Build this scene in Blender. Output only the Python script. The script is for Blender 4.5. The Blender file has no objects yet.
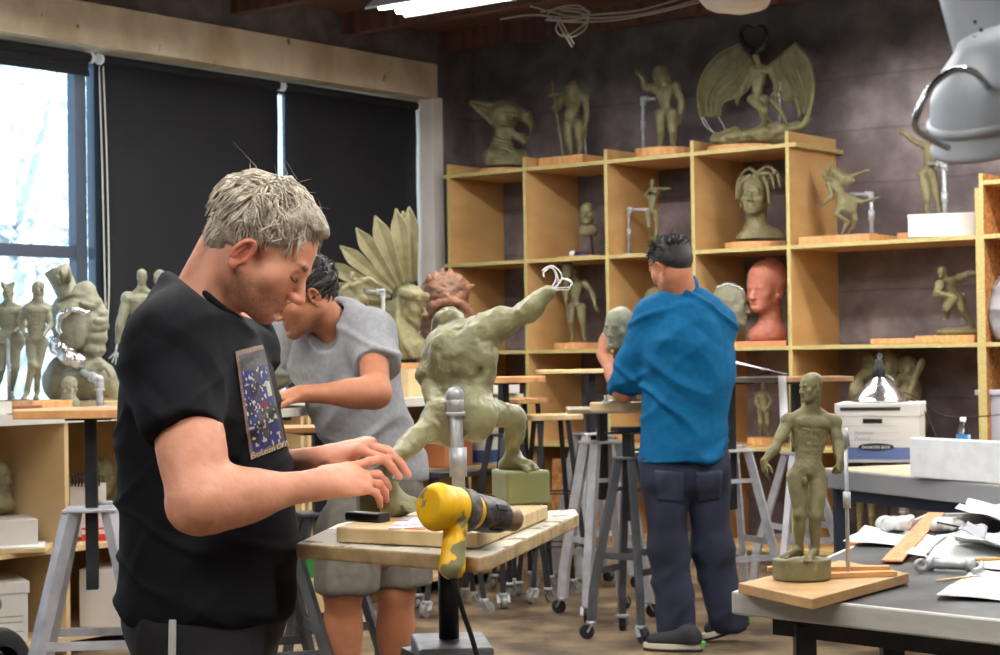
import bpy, math, random
import numpy as np
from mathutils import Vector, Matrix
from mathutils.bvhtree import BVHTree
random.seed(7)
SC = bpy.context.scene
COL = SC.collection
V = lambda *a: np.array(a, dtype=float)
def nrm(v):
    v = np.asarray(v, float); return v/ (np.linalg.norm(v)+1e-12)
# ---------------------------------------------------------------- camera
FPX = 1840.0
CAM = V(0,0,1.27)
PITCH = math.atan(27.5/FPX); ROLL = 0.015
_f = V(0, math.cos(PITCH), math.sin(PITCH))
_r0 = V(1,0,0); _u0 = np.cross(_r0,_f)
CR = _r0*math.cos(ROLL) - _u0*math.sin(ROLL)
CU = _u0*math.cos(ROLL) + _r0*math.sin(ROLL)
def ray(px,py):
    return _f + CR*((px-500)/FPX) + CU*((327.5-py)/FPX)
def P(px,py,Y):
    d = ray(px,py); return CAM + d*(Y/d[1])
def G(px,py,z):
    d = ray(px,py); return CAM + d*((z-CAM[2])/d[2])
# ---------------------------------------------------------------- tagging
def tag(o, label=None, cat=None, group=None, kind=None):
    if label: o['label']=label
    if cat: o['category']=cat
    if group: o['group']=group
    if kind: o['kind']=kind
    return o
def empty(name, loc=(0,0,0), label=None, cat=None, group=None, rz=0):
    o = bpy.data.objects.new(name, None); COL.objects.link(o)
    o.location = Vector([float(c) for c in loc]); o.rotation_euler=(0,0,rz)
    o.empty_display_size = .05
    return tag(o, label, cat, group)
def link(name, me, m=None, parent=None):
    o = bpy.data.objects.new(name, me); COL.objects.link(o)
    if m is not None:
        for q in (m if isinstance(m,(list,tuple)) else [m]): me.materials.append(q)
    if parent is not None:
        o.parent = parent
        mw = Matrix.Translation(parent.location) @ parent.rotation_euler.to_matrix().to_4x4() if parent.parent is None else \
             (Matrix.Translation(parent.parent.location) @ parent.parent.rotation_euler.to_matrix().to_4x4() @ parent.matrix_parent_inverse @ Matrix.Translation(parent.location))
        o.matrix_parent_inverse = mw.inverted()
    return o
# ---------------------------------------------------------------- materials
_mats = {}
def mat(name, col, rough=.6, metal=0.0, col2=None, nscale=8, bump=0.0, bscale=60, spec=.5, detail=4, emit=None, estr=0, trans=0, coat=0, attr=False, stretch=None, thr=(.35,.65), sheen=0):
    if name in _mats: return _mats[name]
    m = bpy.data.materials.new(name); m.use_nodes=True; nt=m.node_tree; N=nt.nodes; L=nt.links
    b = N['Principled BSDF']
    b.inputs['Base Color'].default_value=(*col,1); b.inputs['Roughness'].default_value=rough
    b.inputs['Metallic'].default_value=metal; b.inputs['Specular IOR Level'].default_value=spec
    if coat: b.inputs['Coat Weight'].default_value=coat
    if sheen: b.inputs['Sheen Weight'].default_value=sheen
    if trans: b.inputs['Transmission Weight'].default_value=trans
    if emit: b.inputs['Emission Color'].default_value=(*emit,1); b.inputs['Emission Strength'].default_value=estr
    tc=N.new('ShaderNodeTexCoord'); src=tc.outputs['Object']
    if stretch:
        mp=N.new('ShaderNodeMapping'); mp.inputs['Scale'].default_value=stretch; L.new(src,mp.inputs['Vector']); src=mp.outputs['Vector']
    base=None
    if col2 is not None:
        n=N.new('ShaderNodeTexNoise'); n.inputs['Scale'].default_value=nscale; n.inputs['Detail'].default_value=detail
        L.new(src,n.inputs['Vector'])
        r=N.new('ShaderNodeValToRGB'); r.color_ramp.elements[0].position=thr[0]; r.color_ramp.elements[1].position=thr[1]
        r.color_ramp.elements[0].color=(*col,1); r.color_ramp.elements[1].color=(*col2,1)
        L.new(n.outputs['Fac'],r.inputs['Fac']); base=r.outputs['Color']
    if attr:
        a=N.new('ShaderNodeAttribute'); a.attribute_name='Col'
        if base is None: base=a.outputs['Color']
        else:
            mx=N.new('ShaderNodeMix'); mx.data_type='RGBA'; mx.blend_type='MULTIPLY'; mx.inputs['Factor'].default_value=1
            L.new(base,mx.inputs['A']); L.new(a.outputs['Color'],mx.inputs['B']); base=mx.outputs['Result']
    if base is not None: L.new(base,b.inputs['Base Color'])
    if bump:
        n2=N.new('ShaderNodeTexNoise'); n2.inputs['Scale'].default_value=bscale; n2.inputs['Detail'].default_value=5
        L.new(src,n2.inputs['Vector'])
        bp=N.new('ShaderNodeBump'); bp.inputs['Strength'].default_value=bump; bp.inputs['Distance'].default_value=.01
        L.new(n2.outputs['Fac'],bp.inputs['Height']); L.new(bp.outputs['Normal'],b.inputs['Normal'])
    _mats[name]=m; return m
def srgb(r,g,b):
    f=lambda c:(c/255/12.92) if c/255<=.04045 else ((c/255+.055)/1.055)**2.4
    return (f(r),f(g),f(b))
# ---------------------------------------------------------------- polygon mesh builder
class MB:
    def __init__(s): s.v=[]; s.f=[]; s.mi=[]; s.sm=[]; s.cur=0
    def add(s, vs, fs, smooth=False):
        o=len(s.v); s.v += [tuple(float(c) for c in v) for v in vs]
        for f in fs: s.f.append([o+i for i in f]); s.mi.append(s.cur); s.sm.append(smooth)
        return s
    def box(s,c,size,R=None):
        R=np.eye(3) if R is None else np.asarray(R); c=np.asarray(c,float); h=np.asarray(size,float)/2
        vs=[c+R@(h*V(x,y,z)) for x in(-1,1) for y in(-1,1) for z in(-1,1)]
        return s.add(vs,[(0,1,3,2),(4,6,7,5),(0,4,5,1),(2,3,7,6),(0,2,6,4),(1,5,7,3)])
    def frame(s,d,up=(0,0,1)):
        d=nrm(d); up=np.asarray(up,float)
        if abs(d@nrm(up))>.98: up=V(1,0,0) if abs(d[0])<.9 else V(0,1,0)
        x=nrm(np.cross(d,up)); y=np.cross(x,d); return x,y,d
    def beam(s,a,b,w,h=None,up=(0,0,1),e=0):
        h=w if h is None else h; a=np.asarray(a,float); b=np.asarray(b,float); x,y,d=s.frame(b-a,up)
        a=a-d*e; b=b+d*e
        vs=[q+x*i*w/2+y*j*h/2 for q in(a,b) for i,j in((-1,-1),(1,-1),(1,1),(-1,1))]
        return s.add(vs,[(3,2,1,0),(4,5,6,7),(0,1,5,4),(1,2,6,5),(2,3,7,6),(3,0,4,7)])
    def tube(s,pts,r,n=10,cap=True,up=(0,0,1)):
        pts=[np.asarray(p,float) for p in pts]; m=len(pts)
        rs=[r]*m if np.isscalar(r) else list(r)
        vs=[]; prev=None
        for i,p in enumerate(pts):
            d=nrm(pts[min(i+1,m-1)]-pts[max(i-1,0)])
            if prev is None: x,y,_=s.frame(d,up)
            else:
                x=prev-d*(prev@d); x=nrm(x); y=np.cross(d,x)
            prev=x
            if i==0: y=np.cross(d,x)
            for k in range(n):
                t=2*math.pi*k/n; vs.append(p+rs[i]*(x*math.cos(t)+y*math.sin(t)))
        fs=[(i*n+k,i*n+(k+1)%n,(i+1)*n+(k+1)%n,(i+1)*n+k) for i in range(m-1) for k in range(n)]
        s.add(vs,fs,True)
        if cap:
            o=len(s.v)-len(vs)
            s.f.append([o+k for k in range(n)][::-1]); s.mi.append(s.cur); s.sm.append(False)
            s.f.append([o+(m-1)*n+k for k in range(n)]); s.mi.append(s.cur); s.sm.append(False)
        return s
    def lathe(s,prof,o,axis=(0,0,1),n=24,up=(0,1,0),smooth=True):
        o=np.asarray(o,float); x,y,d=s.frame(axis,up); vs=[]
        for r,h in prof:
            for k in range(n):
                t=2*math.pi*k/n; vs.append(o+d*h+r*(x*math.cos(t)+y*math.sin(t)))
        m=len(prof)
        s.add(vs,[(i*n+k,i*n+(k+1)%n,(i+1)*n+(k+1)%n,(i+1)*n+k) for i in range(m-1) for k in range(n)],smooth)
        return s
    def ball(s,c,r,n=12,m=8,R=None):
        c=np.asarray(c,float); R=np.eye(3) if R is None else R; r=np.ones(3)*r
        vs=[]
        for i in range(m+1):
            a=math.pi*i/m
            for k in range(n):
                t=2*math.pi*k/n; vs.append(c+R@(r*V(math.sin(a)*math.cos(t),math.sin(a)*math.sin(t),math.cos(a))))
        return s.add(vs,[(i*n+k,(i+1)*n+k,(i+1)*n+(k+1)%n,i*n+(k+1)%n) for i in range(m) for k in range(n)],True)
    def prism(s,poly,th,direction=(0,0,-1)):
        n=len(poly); d=nrm(direction)*th; a=[np.asarray(p,float) for p in poly]; b=[p+d for p in a]
        return s.add(a+b,[tuple(range(n)),tuple(range(2*n-1,n-1,-1))]+[(i,i+n,(i+1)%n+n,(i+1)%n) for i in range(n)])
    def sheet(s,rows,th,smooth=True):
        """grid of points -> solid sheet with thickness"""
        g=np.array(rows,float); R,C,_=g.shape
        du=np.gradient(g,axis=0); dv=np.gradient(g,axis=1); n=np.cross(du,dv); n/= (np.linalg.norm(n,axis=2,keepdims=True)+1e-12)
        A=(g+n*th/2).reshape(-1,3); B=(g-n*th/2).reshape(-1,3); N=R*C
        fs=[]
        for i in range(R-1):
            for j in range(C-1):
                q=(i*C+j,i*C+j+1,(i+1)*C+j+1,(i+1)*C+j); fs.append(q); fs.append(tuple(N+x for x in q[::-1]))
        ed=[(0*C+j) for j in range(C)]+[i*C+C-1 for i in range(1,R)]+[(R-1)*C+j for j in range(C-2,-1,-1)]+[i*C for i in range(R-2,0,-1)]
        for k in range(len(ed)):
            a,b=ed[k],ed[(k+1)%len(ed)]; fs.append((a,a+N,b+N,b))
        return s.add(list(A)+list(B),fs,smooth)
    def mesh(s,name):
        me=bpy.data.meshes.new(name); me.from_pydata(s.v,[],s.f)
        me.polygons.foreach_set('material_index',s.mi); me.polygons.foreach_set('use_smooth',s.sm)
        me.update(); return me
    def build(s,name,m=None,parent=None,bev=0):
        o=link(name,s.mesh(name),m,parent)
        if bev:
            b=o.modifiers.new('bev','BEVEL'); b.width=bev; b.segments=2; b.limit_method='ANGLE'; b.angle_limit=math.radians(40)
        return o
def rotz(a):
    c,s=math.cos(a),math.sin(a); return np.array([[c,-s,0],[s,c,0],[0,0,1]])
def Rax(axis,a):
    return np.array(Matrix.Rotation(a,3,Vector(axis)))
def bez(pts,n=8):
    """catmull-rom through pts"""
    p=[np.asarray(q,float) for q in pts]; p=[2*p[0]-p[1]]+p+[2*p[-1]-p[-2]]; out=[]
    for i in range(1,len(p)-2):
        for k in range(n):
            t=k/n; a,b,c,d=p[i-1:i+3]
            out.append(.5*((2*b)+(-a+c)*t+(2*a-5*b+4*c-d)*t*t+(-a+3*b-3*c+d)*t**3))
    out.append(p[-2]); return out
# ---------------------------------------------------------------- noise
_rng=np.random.RandomState(3); _LAT=_rng.rand(48,48,48).astype(np.float32)
def vnoise(p):
    p=np.asarray(p,np.float32); i=np.floor(p).astype(np.int32); f=p-i; f=f*f*(3-2*f); i%=48; j=(i+1)%48
    x0,y0,z0=i[...,0],i[...,1],i[...,2]; x1,y1,z1=j[...,0],j[...,1],j[...,2]; fx,fy,fz=f[...,0],f[...,1],f[...,2]
    L=_LAT
    a=L[x0,y0,z0]*(1-fx)+L[x1,y0,z0]*fx; b=L[x0,y1,z0]*(1-fx)+L[x1,y1,z0]*fx
    c=L[x0,y0,z1]*(1-fx)+L[x1,y0,z1]*fx; d=L[x0,y1,z1]*(1-fx)+L[x1,y1,z1]*fx
    return (a*(1-fy)+b*fy)*(1-fz)+(c*(1-fy)+d*fy)*fz
def fbm(p,s,o=3):
    r=0; a=.5
    for k in range(o): r=r+a*(vnoise(p*s+k*17.3)-.5); s=s*2; a*=.5
    return r
def ridged(p,sc):
    """folds: 1 at creases, sc = per-axis scale"""
    n=vnoise(p*np.asarray(sc)+5.1); return 1-np.abs(2*n-1)
# ---------------------------------------------------------------- implicit surfaces
class Blob:
    def __init__(s): s.ops=[]; s.k=.02
    def cone(s,a,b,ra,rb=None,k=None,sub=False,flat=None):
        """tapered capsule; flat=(axis,ratio) squeezes it along axis"""
        rb=ra if rb is None else rb; a=np.asarray(a,float); b=np.asarray(b,float); R=max(ra,rb)*1.3
        s.ops.append(('c',(a,b,ra,rb,flat),np.minimum(a,b)-R,np.maximum(a,b)+R,s.k if k is None else k,sub)); return s
    def ell(s,c,r,R=None,k=None,sub=False):
        c=np.asarray(c,float); r=np.ones(3)*r; R=np.eye(3) if R is None else np.asarray(R)
        e=np.sqrt(((R*r)**2).sum(1))
        s.ops.append(('e',(c,r,R),c-e,c+e,s.k if k is None else k,sub)); return s
    def boxs(s,c,h,R=None,rd=.005,k=None,sub=False):
        c=np.asarray(c,float); h=np.asarray(h,float); R=np.eye(3) if R is None else np.asarray(R)
        e=np.abs(R)@h+rd
        s.ops.append(('b',(c,h-rd,R,rd),c-e,c+e,s.k if k is None else k,sub)); return s
    @staticmethod
    def _ev(kind,pr,Q):
        if kind=='c':
            a,b,ra,rb,flat=pr; ab=(b-a).astype(np.float32); l2=float(ab@ab)+1e-12
            q=Q-a.astype(np.float32); t=np.clip((q@ab)/l2,0,1)
            q=q-t[...,None]*ab
            if flat is not None:
                ax,ra_=flat; ax=nrm(ax).astype(np.float32); c=q@ax; q=q+(c*(1/ra_-1))[...,None]*ax
                return (np.sqrt((q*q).sum(-1))-(ra+(rb-ra)*t))*min(1,.5+.5*ra_)
            return np.sqrt((q*q).sum(-1))-(ra+(rb-ra)*t)
        if kind=='e':
            c,r,R=pr; q=(Q-c.astype(np.float32))@R.astype(np.float32); r=r.astype(np.float32)
            k0=np.sqrt(((q/r)**2).sum(-1)); k1=np.sqrt(((q/(r*r))**2).sum(-1))+1e-9
            return k0*(k0-1)/k1
        c,h,R,rd=pr; q=np.abs((Q-c.astype(np.float32))@R.astype(np.float32))-h.astype(np.float32)
        return np.sqrt((np.maximum(q,0)**2).sum(-1))+np.minimum(q.max(-1),0)-rd
    def grid(s,vs):
        lo=np.min([o[2] for o in s.ops if not o[5]],axis=0)-vs*3; hi=np.max([o[3] for o in s.ops if not o[5]],axis=0)+vs*3
        n=np.ceil((hi-lo)/vs).astype(int)+1
        if n.prod()>70e6: raise RuntimeError('grid too large %s'%n)
        D=np.full(n,9.0,np.float32)
        ax=[(lo[i]+np.arange(n[i])*vs).astype(np.float32) for i in range(3)]
        for kind,pr,l,h,k,sub in s.ops:
            pad=k+2.5*vs
            i0=np.clip(np.floor((l-pad-lo)/vs).astype(int),0,n); i1=np.clip(np.ceil((h+pad-lo)/vs).astype(int)+1,0,n)
            if (i1<=i0).any(): continue
            sl=tuple(slice(i0[i],i1[i]) for i in range(3))
            Q=np.stack(np.meshgrid(*[ax[i][sl[i]] for i in range(3)],indexing='ij'),-1)
            d=s._ev(kind,pr,Q); A=D[sl]
            if sub:
                d=-d; hh=np.maximum(k-np.abs(A-d),0)/max(k,1e-6); D[sl]=np.maximum(A,d)+hh*hh*k/4
            else:
                hh=np.maximum(k-np.abs(A-d),0)/max(k,1e-6); D[sl]=np.minimum(A,d)-hh*hh*k/4
        return D,lo
    def mesh(s,name,vs,disp=None,color=None,smooth=1):
        D,lo=s.grid(vs); Vt,F=surface_nets(D,lo,vs)
        if len(Vt)==0: raise RuntimeError('empty '+name)
        for _ in range(smooth): Vt=lap(Vt,F,.5)
        if disp is not None:
            N=vnormals(Vt,F); Vt=Vt+N*disp(Vt,N)[:,None]
        me=bpy.data.meshes.new(name)
        me.vertices.add(len(Vt)); me.vertices.foreach_set('co',Vt.astype(np.float32).ravel())
        me.loops.add(len(F)*4); me.polygons.add(len(F))
        me.polygons.foreach_set('loop_start',np.arange(len(F),dtype=np.int32)*4)
        me.loops.foreach_set('vertex_index',F.astype(np.int32).ravel())
        me.polygons.foreach_set('use_smooth',np.ones(len(F),bool))
        me.update(calc_edges=True); me.validate()
        if color is not None:
            c=color(Vt,vnormals(Vt,F)); c=np.concatenate([c,np.ones((len(c),1))],1).astype(np.float32)
            a=me.color_attributes.new('Col','FLOAT_COLOR','POINT'); a.data.foreach_set('color',c.ravel())
        return me
    def build(s,name,vs,m,parent=None,**kw):
        return link(name,s.mesh(name,vs,**kw),m,parent)
def lap(Vt,F,w):
    acc=np.zeros_like(Vt); cnt=np.zeros(len(Vt))
    for i in range(4):
        a=F[:,i]; b=F[:,(i+1)%4]
        for c in range(3):
            acc[:,c]+=np.bincount(a,Vt[b,c],len(Vt))+np.bincount(b,Vt[a,c],len(Vt))
        cnt+=np.bincount(a,minlength=len(Vt))+np.bincount(b,minlength=len(Vt))
    return Vt*(1-w)+w*acc/np.maximum(cnt,1)[:,None]
def vnormals(Vt,F):
    n=np.cross(Vt[F[:,2]]-Vt[F[:,0]],Vt[F[:,3]]-Vt[F[:,1]]); N=np.zeros_like(Vt)
    for i in range(4):
        for c in range(3): N[:,c]+=np.bincount(F[:,i],n[:,c],len(Vt))
    return N/(np.linalg.norm(N,axis=1,keepdims=True)+1e-12)
def surface_nets(D,lo,vs):
    I=D<0; nx,ny,nz=D.shape
    c=np.zeros((nx-1,ny-1,nz-1),np.int8)
    for a in(0,1):
        for b in(0,1):
            for d in(0,1): c+=I[a:nx-1+a,b:ny-1+b,d:nz-1+d]
    act=(c>0)&(c<8); idx=-np.ones(act.shape,np.int64); A=np.argwhere(act); idx[act]=np.arange(len(A))
    acc=np.zeros((len(A),3)); cnt=np.zeros(len(A))
    offs=[(a,b,d) for a in(0,1) for b in(0,1) for d in(0,1)]
    for o in offs:
        for ax in range(3):
            if o[ax]==1: continue
            o2=list(o); o2[ax]=1
            p=A+np.array(o); q=A+np.array(o2)
            d0=D[p[:,0],p[:,1],p[:,2]]; d1=D[q[:,0],q[:,1],q[:,2]]
            m=(d0<0)!=(d1<0); t=np.where(m,d0/np.where(m,d0-d1,1),0); t=np.clip(t,0,1)
            pos=np.tile(np.array(o,float),(len(A),1)); pos[:,ax]+=t
            acc+=pos*m[:,None]; cnt+=m
    Vt=lo+(A+acc/np.maximum(cnt,1)[:,None])*vs
    Fs=[]
    for ax in range(3):
        b,cx=(ax+1)%3,(ax+2)%3
        s0=[slice(None)]*3; s1=[slice(None)]*3; s0[ax]=slice(0,-1); s1[ax]=slice(1,None)
        e=I[tuple(s0)]!=I[tuple(s1)]; E=np.argwhere(e)
        ok=(E[:,b]>0)&(E[:,cx]>0)&(E[:,b]<D.shape[b]-1)&(E[:,cx]<D.shape[cx]-1); E=E[ok]
        if len(E)==0: continue
        ins=I[E[:,0],E[:,1],E[:,2]]
        def g(db,dc):
            q=E.copy(); q[:,b]-=db; q[:,cx]-=dc; return idx[q[:,0],q[:,1],q[:,2]]
        f=np.stack([g(1,1),g(0,1),g(0,0),g(1,0)],1); f[~ins]=f[~ins][:,::-1]; Fs.append(f)
    F=np.concatenate(Fs) if Fs else np.zeros((0,4),int)
    F=F[(F>=0).all(1)]
    return Vt,F
def clay_disp(amp,sc,off=0.0):
    return lambda p,n: amp*fbm(p+off,sc,3)*2
# ---------------------------------------------------------------- frames of the room
A_ = V(.787,-.616,0)/np.linalg.norm([.787,.616])      # along the shelf wall, towards the right
N_ = V(-A_[1],A_[0],0)                                 # into the shelf wall
Wd = -N_                                               # along the window wall towards the viewer
CORN = V(-.159,13.21,0)
P0 = V(-.35,12.6,0)
RS = np.stack([A_,N_,V(0,0,1)],1)
CEIL = 3.54
def W(a,w,z=0): return CORN + A_*a + Wd*w + V(0,0,z)
def proj(p):
    q=np.asarray(p,float)-CAM; w=q@_f; return 500+FPX*(q@CR)/w, 327.5-FPX*(q@CU)/w
def SH(px,d,z):
    """point on the shelving, d metres behind its fronts, at height z, seen at column px"""
    lo,hi=-2.0,9.0
    for _ in range(40):
        m=(lo+hi)/2; p=P0+N_*d+A_*m; p=V(p[0],p[1],z)
        if proj(p)[0]<px: lo=m
        else: hi=m
    return p
def wbox(a0,a1,w0,w1,z0,z1,name,m,kind='structure',parent=None,bev=0):
    b=MB(); c=W((a0+a1)/2,(w0+w1)/2,(z0+z1)/2); b.box(c,(a1-a0,w1-w0,z1-z0),RS)
    o=b.build(name,m,parent,bev)
    if kind and parent is None: o['kind']=kind
    return o
# ---------------------------------------------------------------- surface materials
def wall_material():
    m=bpy.data.materials.new('stained_board_formed_concrete'); m.use_nodes=True; nt=m.node_tree; N=nt.nodes; L=nt.links; b=N['Principled BSDF']
    b.inputs['Roughness'].default_value=.9; b.inputs['Specular IOR Level'].default_value=.2
    tc=N.new('ShaderNodeTexCoord'); 
    n1=N.new('ShaderNodeTexNoise'); n1.inputs['Scale'].default_value=.9; n1.inputs['Detail'].default_value=6; n1.inputs['Roughness'].default_value=.6
    L.new(tc.outputs['Object'],n1.inputs['Vector'])
    r=N.new('ShaderNodeValToRGB'); e=r.color_ramp.elements
    e[0].position=.36; e[0].color=(*srgb(104,94,95),1); e[1].position=.72; e[1].color=(*srgb(164,152,149),1)
    q=e.new(.52); q.color=(*srgb(126,115,115),1)
    L.new(n1.outputs['Fac'],r.inputs['Fac'])
    # horizontal pour bands
    sx=N.new('ShaderNodeSeparateXYZ'); L.new(tc.outputs['Object'],sx.inputs['Vector'])
    n3=N.new('ShaderNodeTexNoise'); n3.inputs['Scale'].default_value=2.5; L.new(tc.outputs['Object'],n3.inputs['Vector'])
    ad=N.new('ShaderNodeMath'); ad.operation='MULTIPLY_ADD'; ad.inputs[1].default_value=.03; L.new(n3.outputs['Fac'],ad.inputs[0]); L.new(sx.outputs['Z'],ad.inputs[2])
    md=N.new('ShaderNodeMath'); md.operation='PINGPONG'; md.inputs[1].default_value=.165; L.new(ad.outputs[0],md.inputs[0])
    lt=N.new('ShaderNodeMapRange'); lt.inputs['From Min'].default_value=0; lt.inputs['From Max'].default_value=.014; lt.inputs['To Min'].default_value=.72; L.new(md.outputs[0],lt.inputs['Value'])
    mx=N.new('ShaderNodeMix'); mx.data_type='RGBA'; mx.blend_type='MULTIPLY'; mx.inputs['Factor'].default_value=1
    L.new(r.outputs['Color'],mx.inputs['A']); L.new(lt.outputs['Result'],mx.inputs['B'])
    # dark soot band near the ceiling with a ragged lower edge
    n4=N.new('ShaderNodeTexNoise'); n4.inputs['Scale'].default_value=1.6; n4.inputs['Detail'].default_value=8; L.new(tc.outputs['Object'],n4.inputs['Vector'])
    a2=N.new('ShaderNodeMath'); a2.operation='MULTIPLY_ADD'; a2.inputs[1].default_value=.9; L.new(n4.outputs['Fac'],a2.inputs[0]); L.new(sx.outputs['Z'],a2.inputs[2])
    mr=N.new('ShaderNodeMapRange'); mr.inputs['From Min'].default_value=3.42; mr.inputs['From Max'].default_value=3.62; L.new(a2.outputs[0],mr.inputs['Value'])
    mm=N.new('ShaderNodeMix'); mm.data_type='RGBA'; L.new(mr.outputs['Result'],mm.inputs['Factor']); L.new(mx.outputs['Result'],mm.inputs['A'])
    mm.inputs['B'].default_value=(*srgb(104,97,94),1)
    n5=N.new('ShaderNodeTexNoise'); n5.inputs['Scale'].default_value=5; n5.inputs['Detail'].default_value=8; L.new(tc.outputs['Object'],n5.inputs['Vector'])
    r5=N.new('ShaderNodeValToRGB'); r5.color_ramp.elements[0].position=.4; r5.color_ramp.elements[0].color=(.6,.6,.6,1); r5.color_ramp.elements[1].position=.65; r5.color_ramp.elements[1].color=(1.15,1.15,1.15,1)
    L.new(n5.outputs['Fac'],r5.inputs['Fac'])
    m6=N.new('ShaderNodeMix'); m6.data_type='RGBA'; m6.blend_type='MULTIPLY'; m6.inputs['Factor'].default_value=.8; L.new(mm.outputs['Result'],m6.inputs['A']); L.new(r5.outputs['Color'],m6.inputs['B'])
    L.new(m6.outputs['Result'],b.inputs['Base Color'])
    bp=N.new('ShaderNodeBump'); bp.inputs['Strength'].default_value=.5; bp.inputs['Distance'].default_value=.03
    L.new(n5.outputs['Fac'],bp.inputs['Height']); L.new(bp.outputs['Normal'],b.inputs['Normal'])
    return m
M_wall=wall_material()
def beam_material():
    m=mat('cream_concrete_beam',srgb(198,182,154),.9,col2=srgb(222,206,178),nscale=3,bump=.4,bscale=12,detail=8)
    nt=m.node_tree; N=nt.nodes; L=nt.links; b=N['Principled BSDF']; old=b.inputs['Base Color'].links[0].from_socket
    tc=N.new('ShaderNodeTexCoord'); vo=N.new('ShaderNodeTexNoise'); vo.inputs['Scale'].default_value=9; vo.inputs['Detail'].default_value=3; L.new(tc.outputs['Object'],vo.inputs['Vector'])
    r=N.new('ShaderNodeValToRGB'); r.color_ramp.elements[0].position=.27; r.color_ramp.elements[0].color=(.25,.2,.17,1); r.color_ramp.elements[1].position=.33; r.color_ramp.elements[1].color=(1,1,1,1)
    L.new(vo.outputs['Fac'],r.inputs['Fac']); mx=N.new('ShaderNodeMix'); mx.data_type='RGBA'; mx.blend_type='MULTIPLY'; mx.inputs['Factor'].default_value=1
    L.new(old,mx.inputs['A']); L.new(r.outputs['Color'],mx.inputs['B'])
    mp=N.new('ShaderNodeMapping'); mp.inputs['Scale'].default_value=(2.2,2.2,1.3); L.new(tc.outputs['Object'],mp.inputs['Vector']); n2=N.new('ShaderNodeTexNoise'); n2.inputs['Scale'].default_value=1.6; n2.inputs['Detail'].default_value=6; L.new(mp.outputs['Vector'],n2.inputs['Vector'])
    r2=N.new('ShaderNodeValToRGB'); r2.color_ramp.elements[0].position=.40; r2.color_ramp.elements[0].color=(.62,.50,.36,1); r2.color_ramp.elements[1].position=.56; r2.color_ramp.elements[1].color=(1,1,1,1); L.new(n2.outputs['Fac'],r2.inputs['Fac'])
    m2=N.new('ShaderNodeMix'); m2.data_type='RGBA'; m2.blend_type='MULTIPLY'; m2.inputs['Factor'].default_value=.45; L.new(mx.outputs['Result'],m2.inputs['A']); L.new(r2.outputs['Color'],m2.inputs['B']); L.new(m2.outputs['Result'],b.inputs['Base Color']); return m
M_beam=beam_material()
M_floor=mat('worn_stained_concrete_floor',srgb(70,57,43),.5,col2=srgb(132,112,86),nscale=3.4,bump=.35,bscale=18,detail=12,spec=.35,thr=(.40,.64))
M_ceil=mat('dark_stained_timber_ceiling',srgb(70,46,36),.85,col2=srgb(104,66,50),nscale=2,stretch=(1,12,1),bump=.3,bscale=10)
M_white=mat('white_paint',srgb(205,203,196),.7,col2=srgb(225,223,216),nscale=2)
M_jamb=mat('white_window_jamb',srgb(214,206,196),.7,col2=srgb(232,226,218),nscale=3)
M_frame=mat('dark_blue_grey_aluminium_frame',srgb(70,80,95),.45,metal=.3)
M_black_fab=mat('black_blackout_fabric',srgb(17,17,22),.85,col2=srgb(21,21,26),nscale=3,bump=.05,bscale=400)
M_glass=None
def glass(name,tint=(1,1,1),f=.06):
    m=bpy.data.materials.new(name); m.use_nodes=True; N=m.node_tree.nodes; L=m.node_tree.links; N.remove(N['Principled BSDF'])
    t=N.new('ShaderNodeBsdfTransparent'); t.inputs[0].default_value=(*tint,1); g=N.new('ShaderNodeBsdfGlossy'); g.inputs['Roughness'].default_value=.03
    x=N.new('ShaderNodeMixShader'); x.inputs[0].default_value=f; L.new(t.outputs[0],x.inputs[1]); L.new(g.outputs[0],x.inputs[2]); L.new(x.outputs[0],N['Material Output'].inputs['Surface']); return m
M_glass=glass('window_glass')
# ---------------------------------------------------------------- shell
RA,RW=12.5,14.5
wbox(-.5,RA+.3,-.3,RW+.3,-.2,0,'floor',M_floor)
wbox(-.5,RA+.3,-.3,RW+.3,CEIL,CEIL+.25,'ceiling',M_ceil)
wbox(-.4,RA+.3,-.3,0,0,CEIL,'wall_back',M_wall)
wbox(RA,RA+.3,0,RW,0,CEIL,'wall_right',M_white)
wbox(-.3,RA+.3,RW,RW+.3,0,CEIL,'wall_front',M_white)
# window wall: pier, sill wall, header band, end wall
OW0,OW1=.466,8.2; ZS,ZH=.92,3.07; TH=.34
wl=MB()
for (w0,w1,z0,z1) in ((0,OW0,0,CEIL),(OW0,OW1,0,ZS),(OW0,OW1,3.30,CEIL),(OW1,RW,0,CEIL)):
    wl.box(W(-TH/2,(w0+w1)/2,(z0+z1)/2),(TH,w1-w0,z1-z0),RS)
wl.build('wall_left',M_wall)['kind']='structure'
# cream concrete lintel over the windows, a little proud of the dark wall above
lb=MB(); lb.box(W(-TH/2+.01,(OW0-.03+OW1)/2,(ZH+3.31)/2),(TH+.02,OW1-OW0+.03,3.31-ZH),RS)
lb.build('trim_1',M_beam)['kind']='structure'
b=MB(); b.box(W(-TH/2+.004,OW0-.04,(ZH)/2+.02),(TH+.008,.11,ZH-.02),RS); b.build('trim_2',M_jamb)['kind']='structure'
wbox(-TH-.02,.03,OW0+.02,OW1,ZS-.03,ZS,'trim_3',M_jamb)
# ceiling joists
jm=MB()
for i in range(14): jm.box(W(RA/2,.35+i*1.0,CEIL-.07),(RA,.09,.14),RS)
jm.build('trim_4',M_ceil)['kind']='structure'
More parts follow.
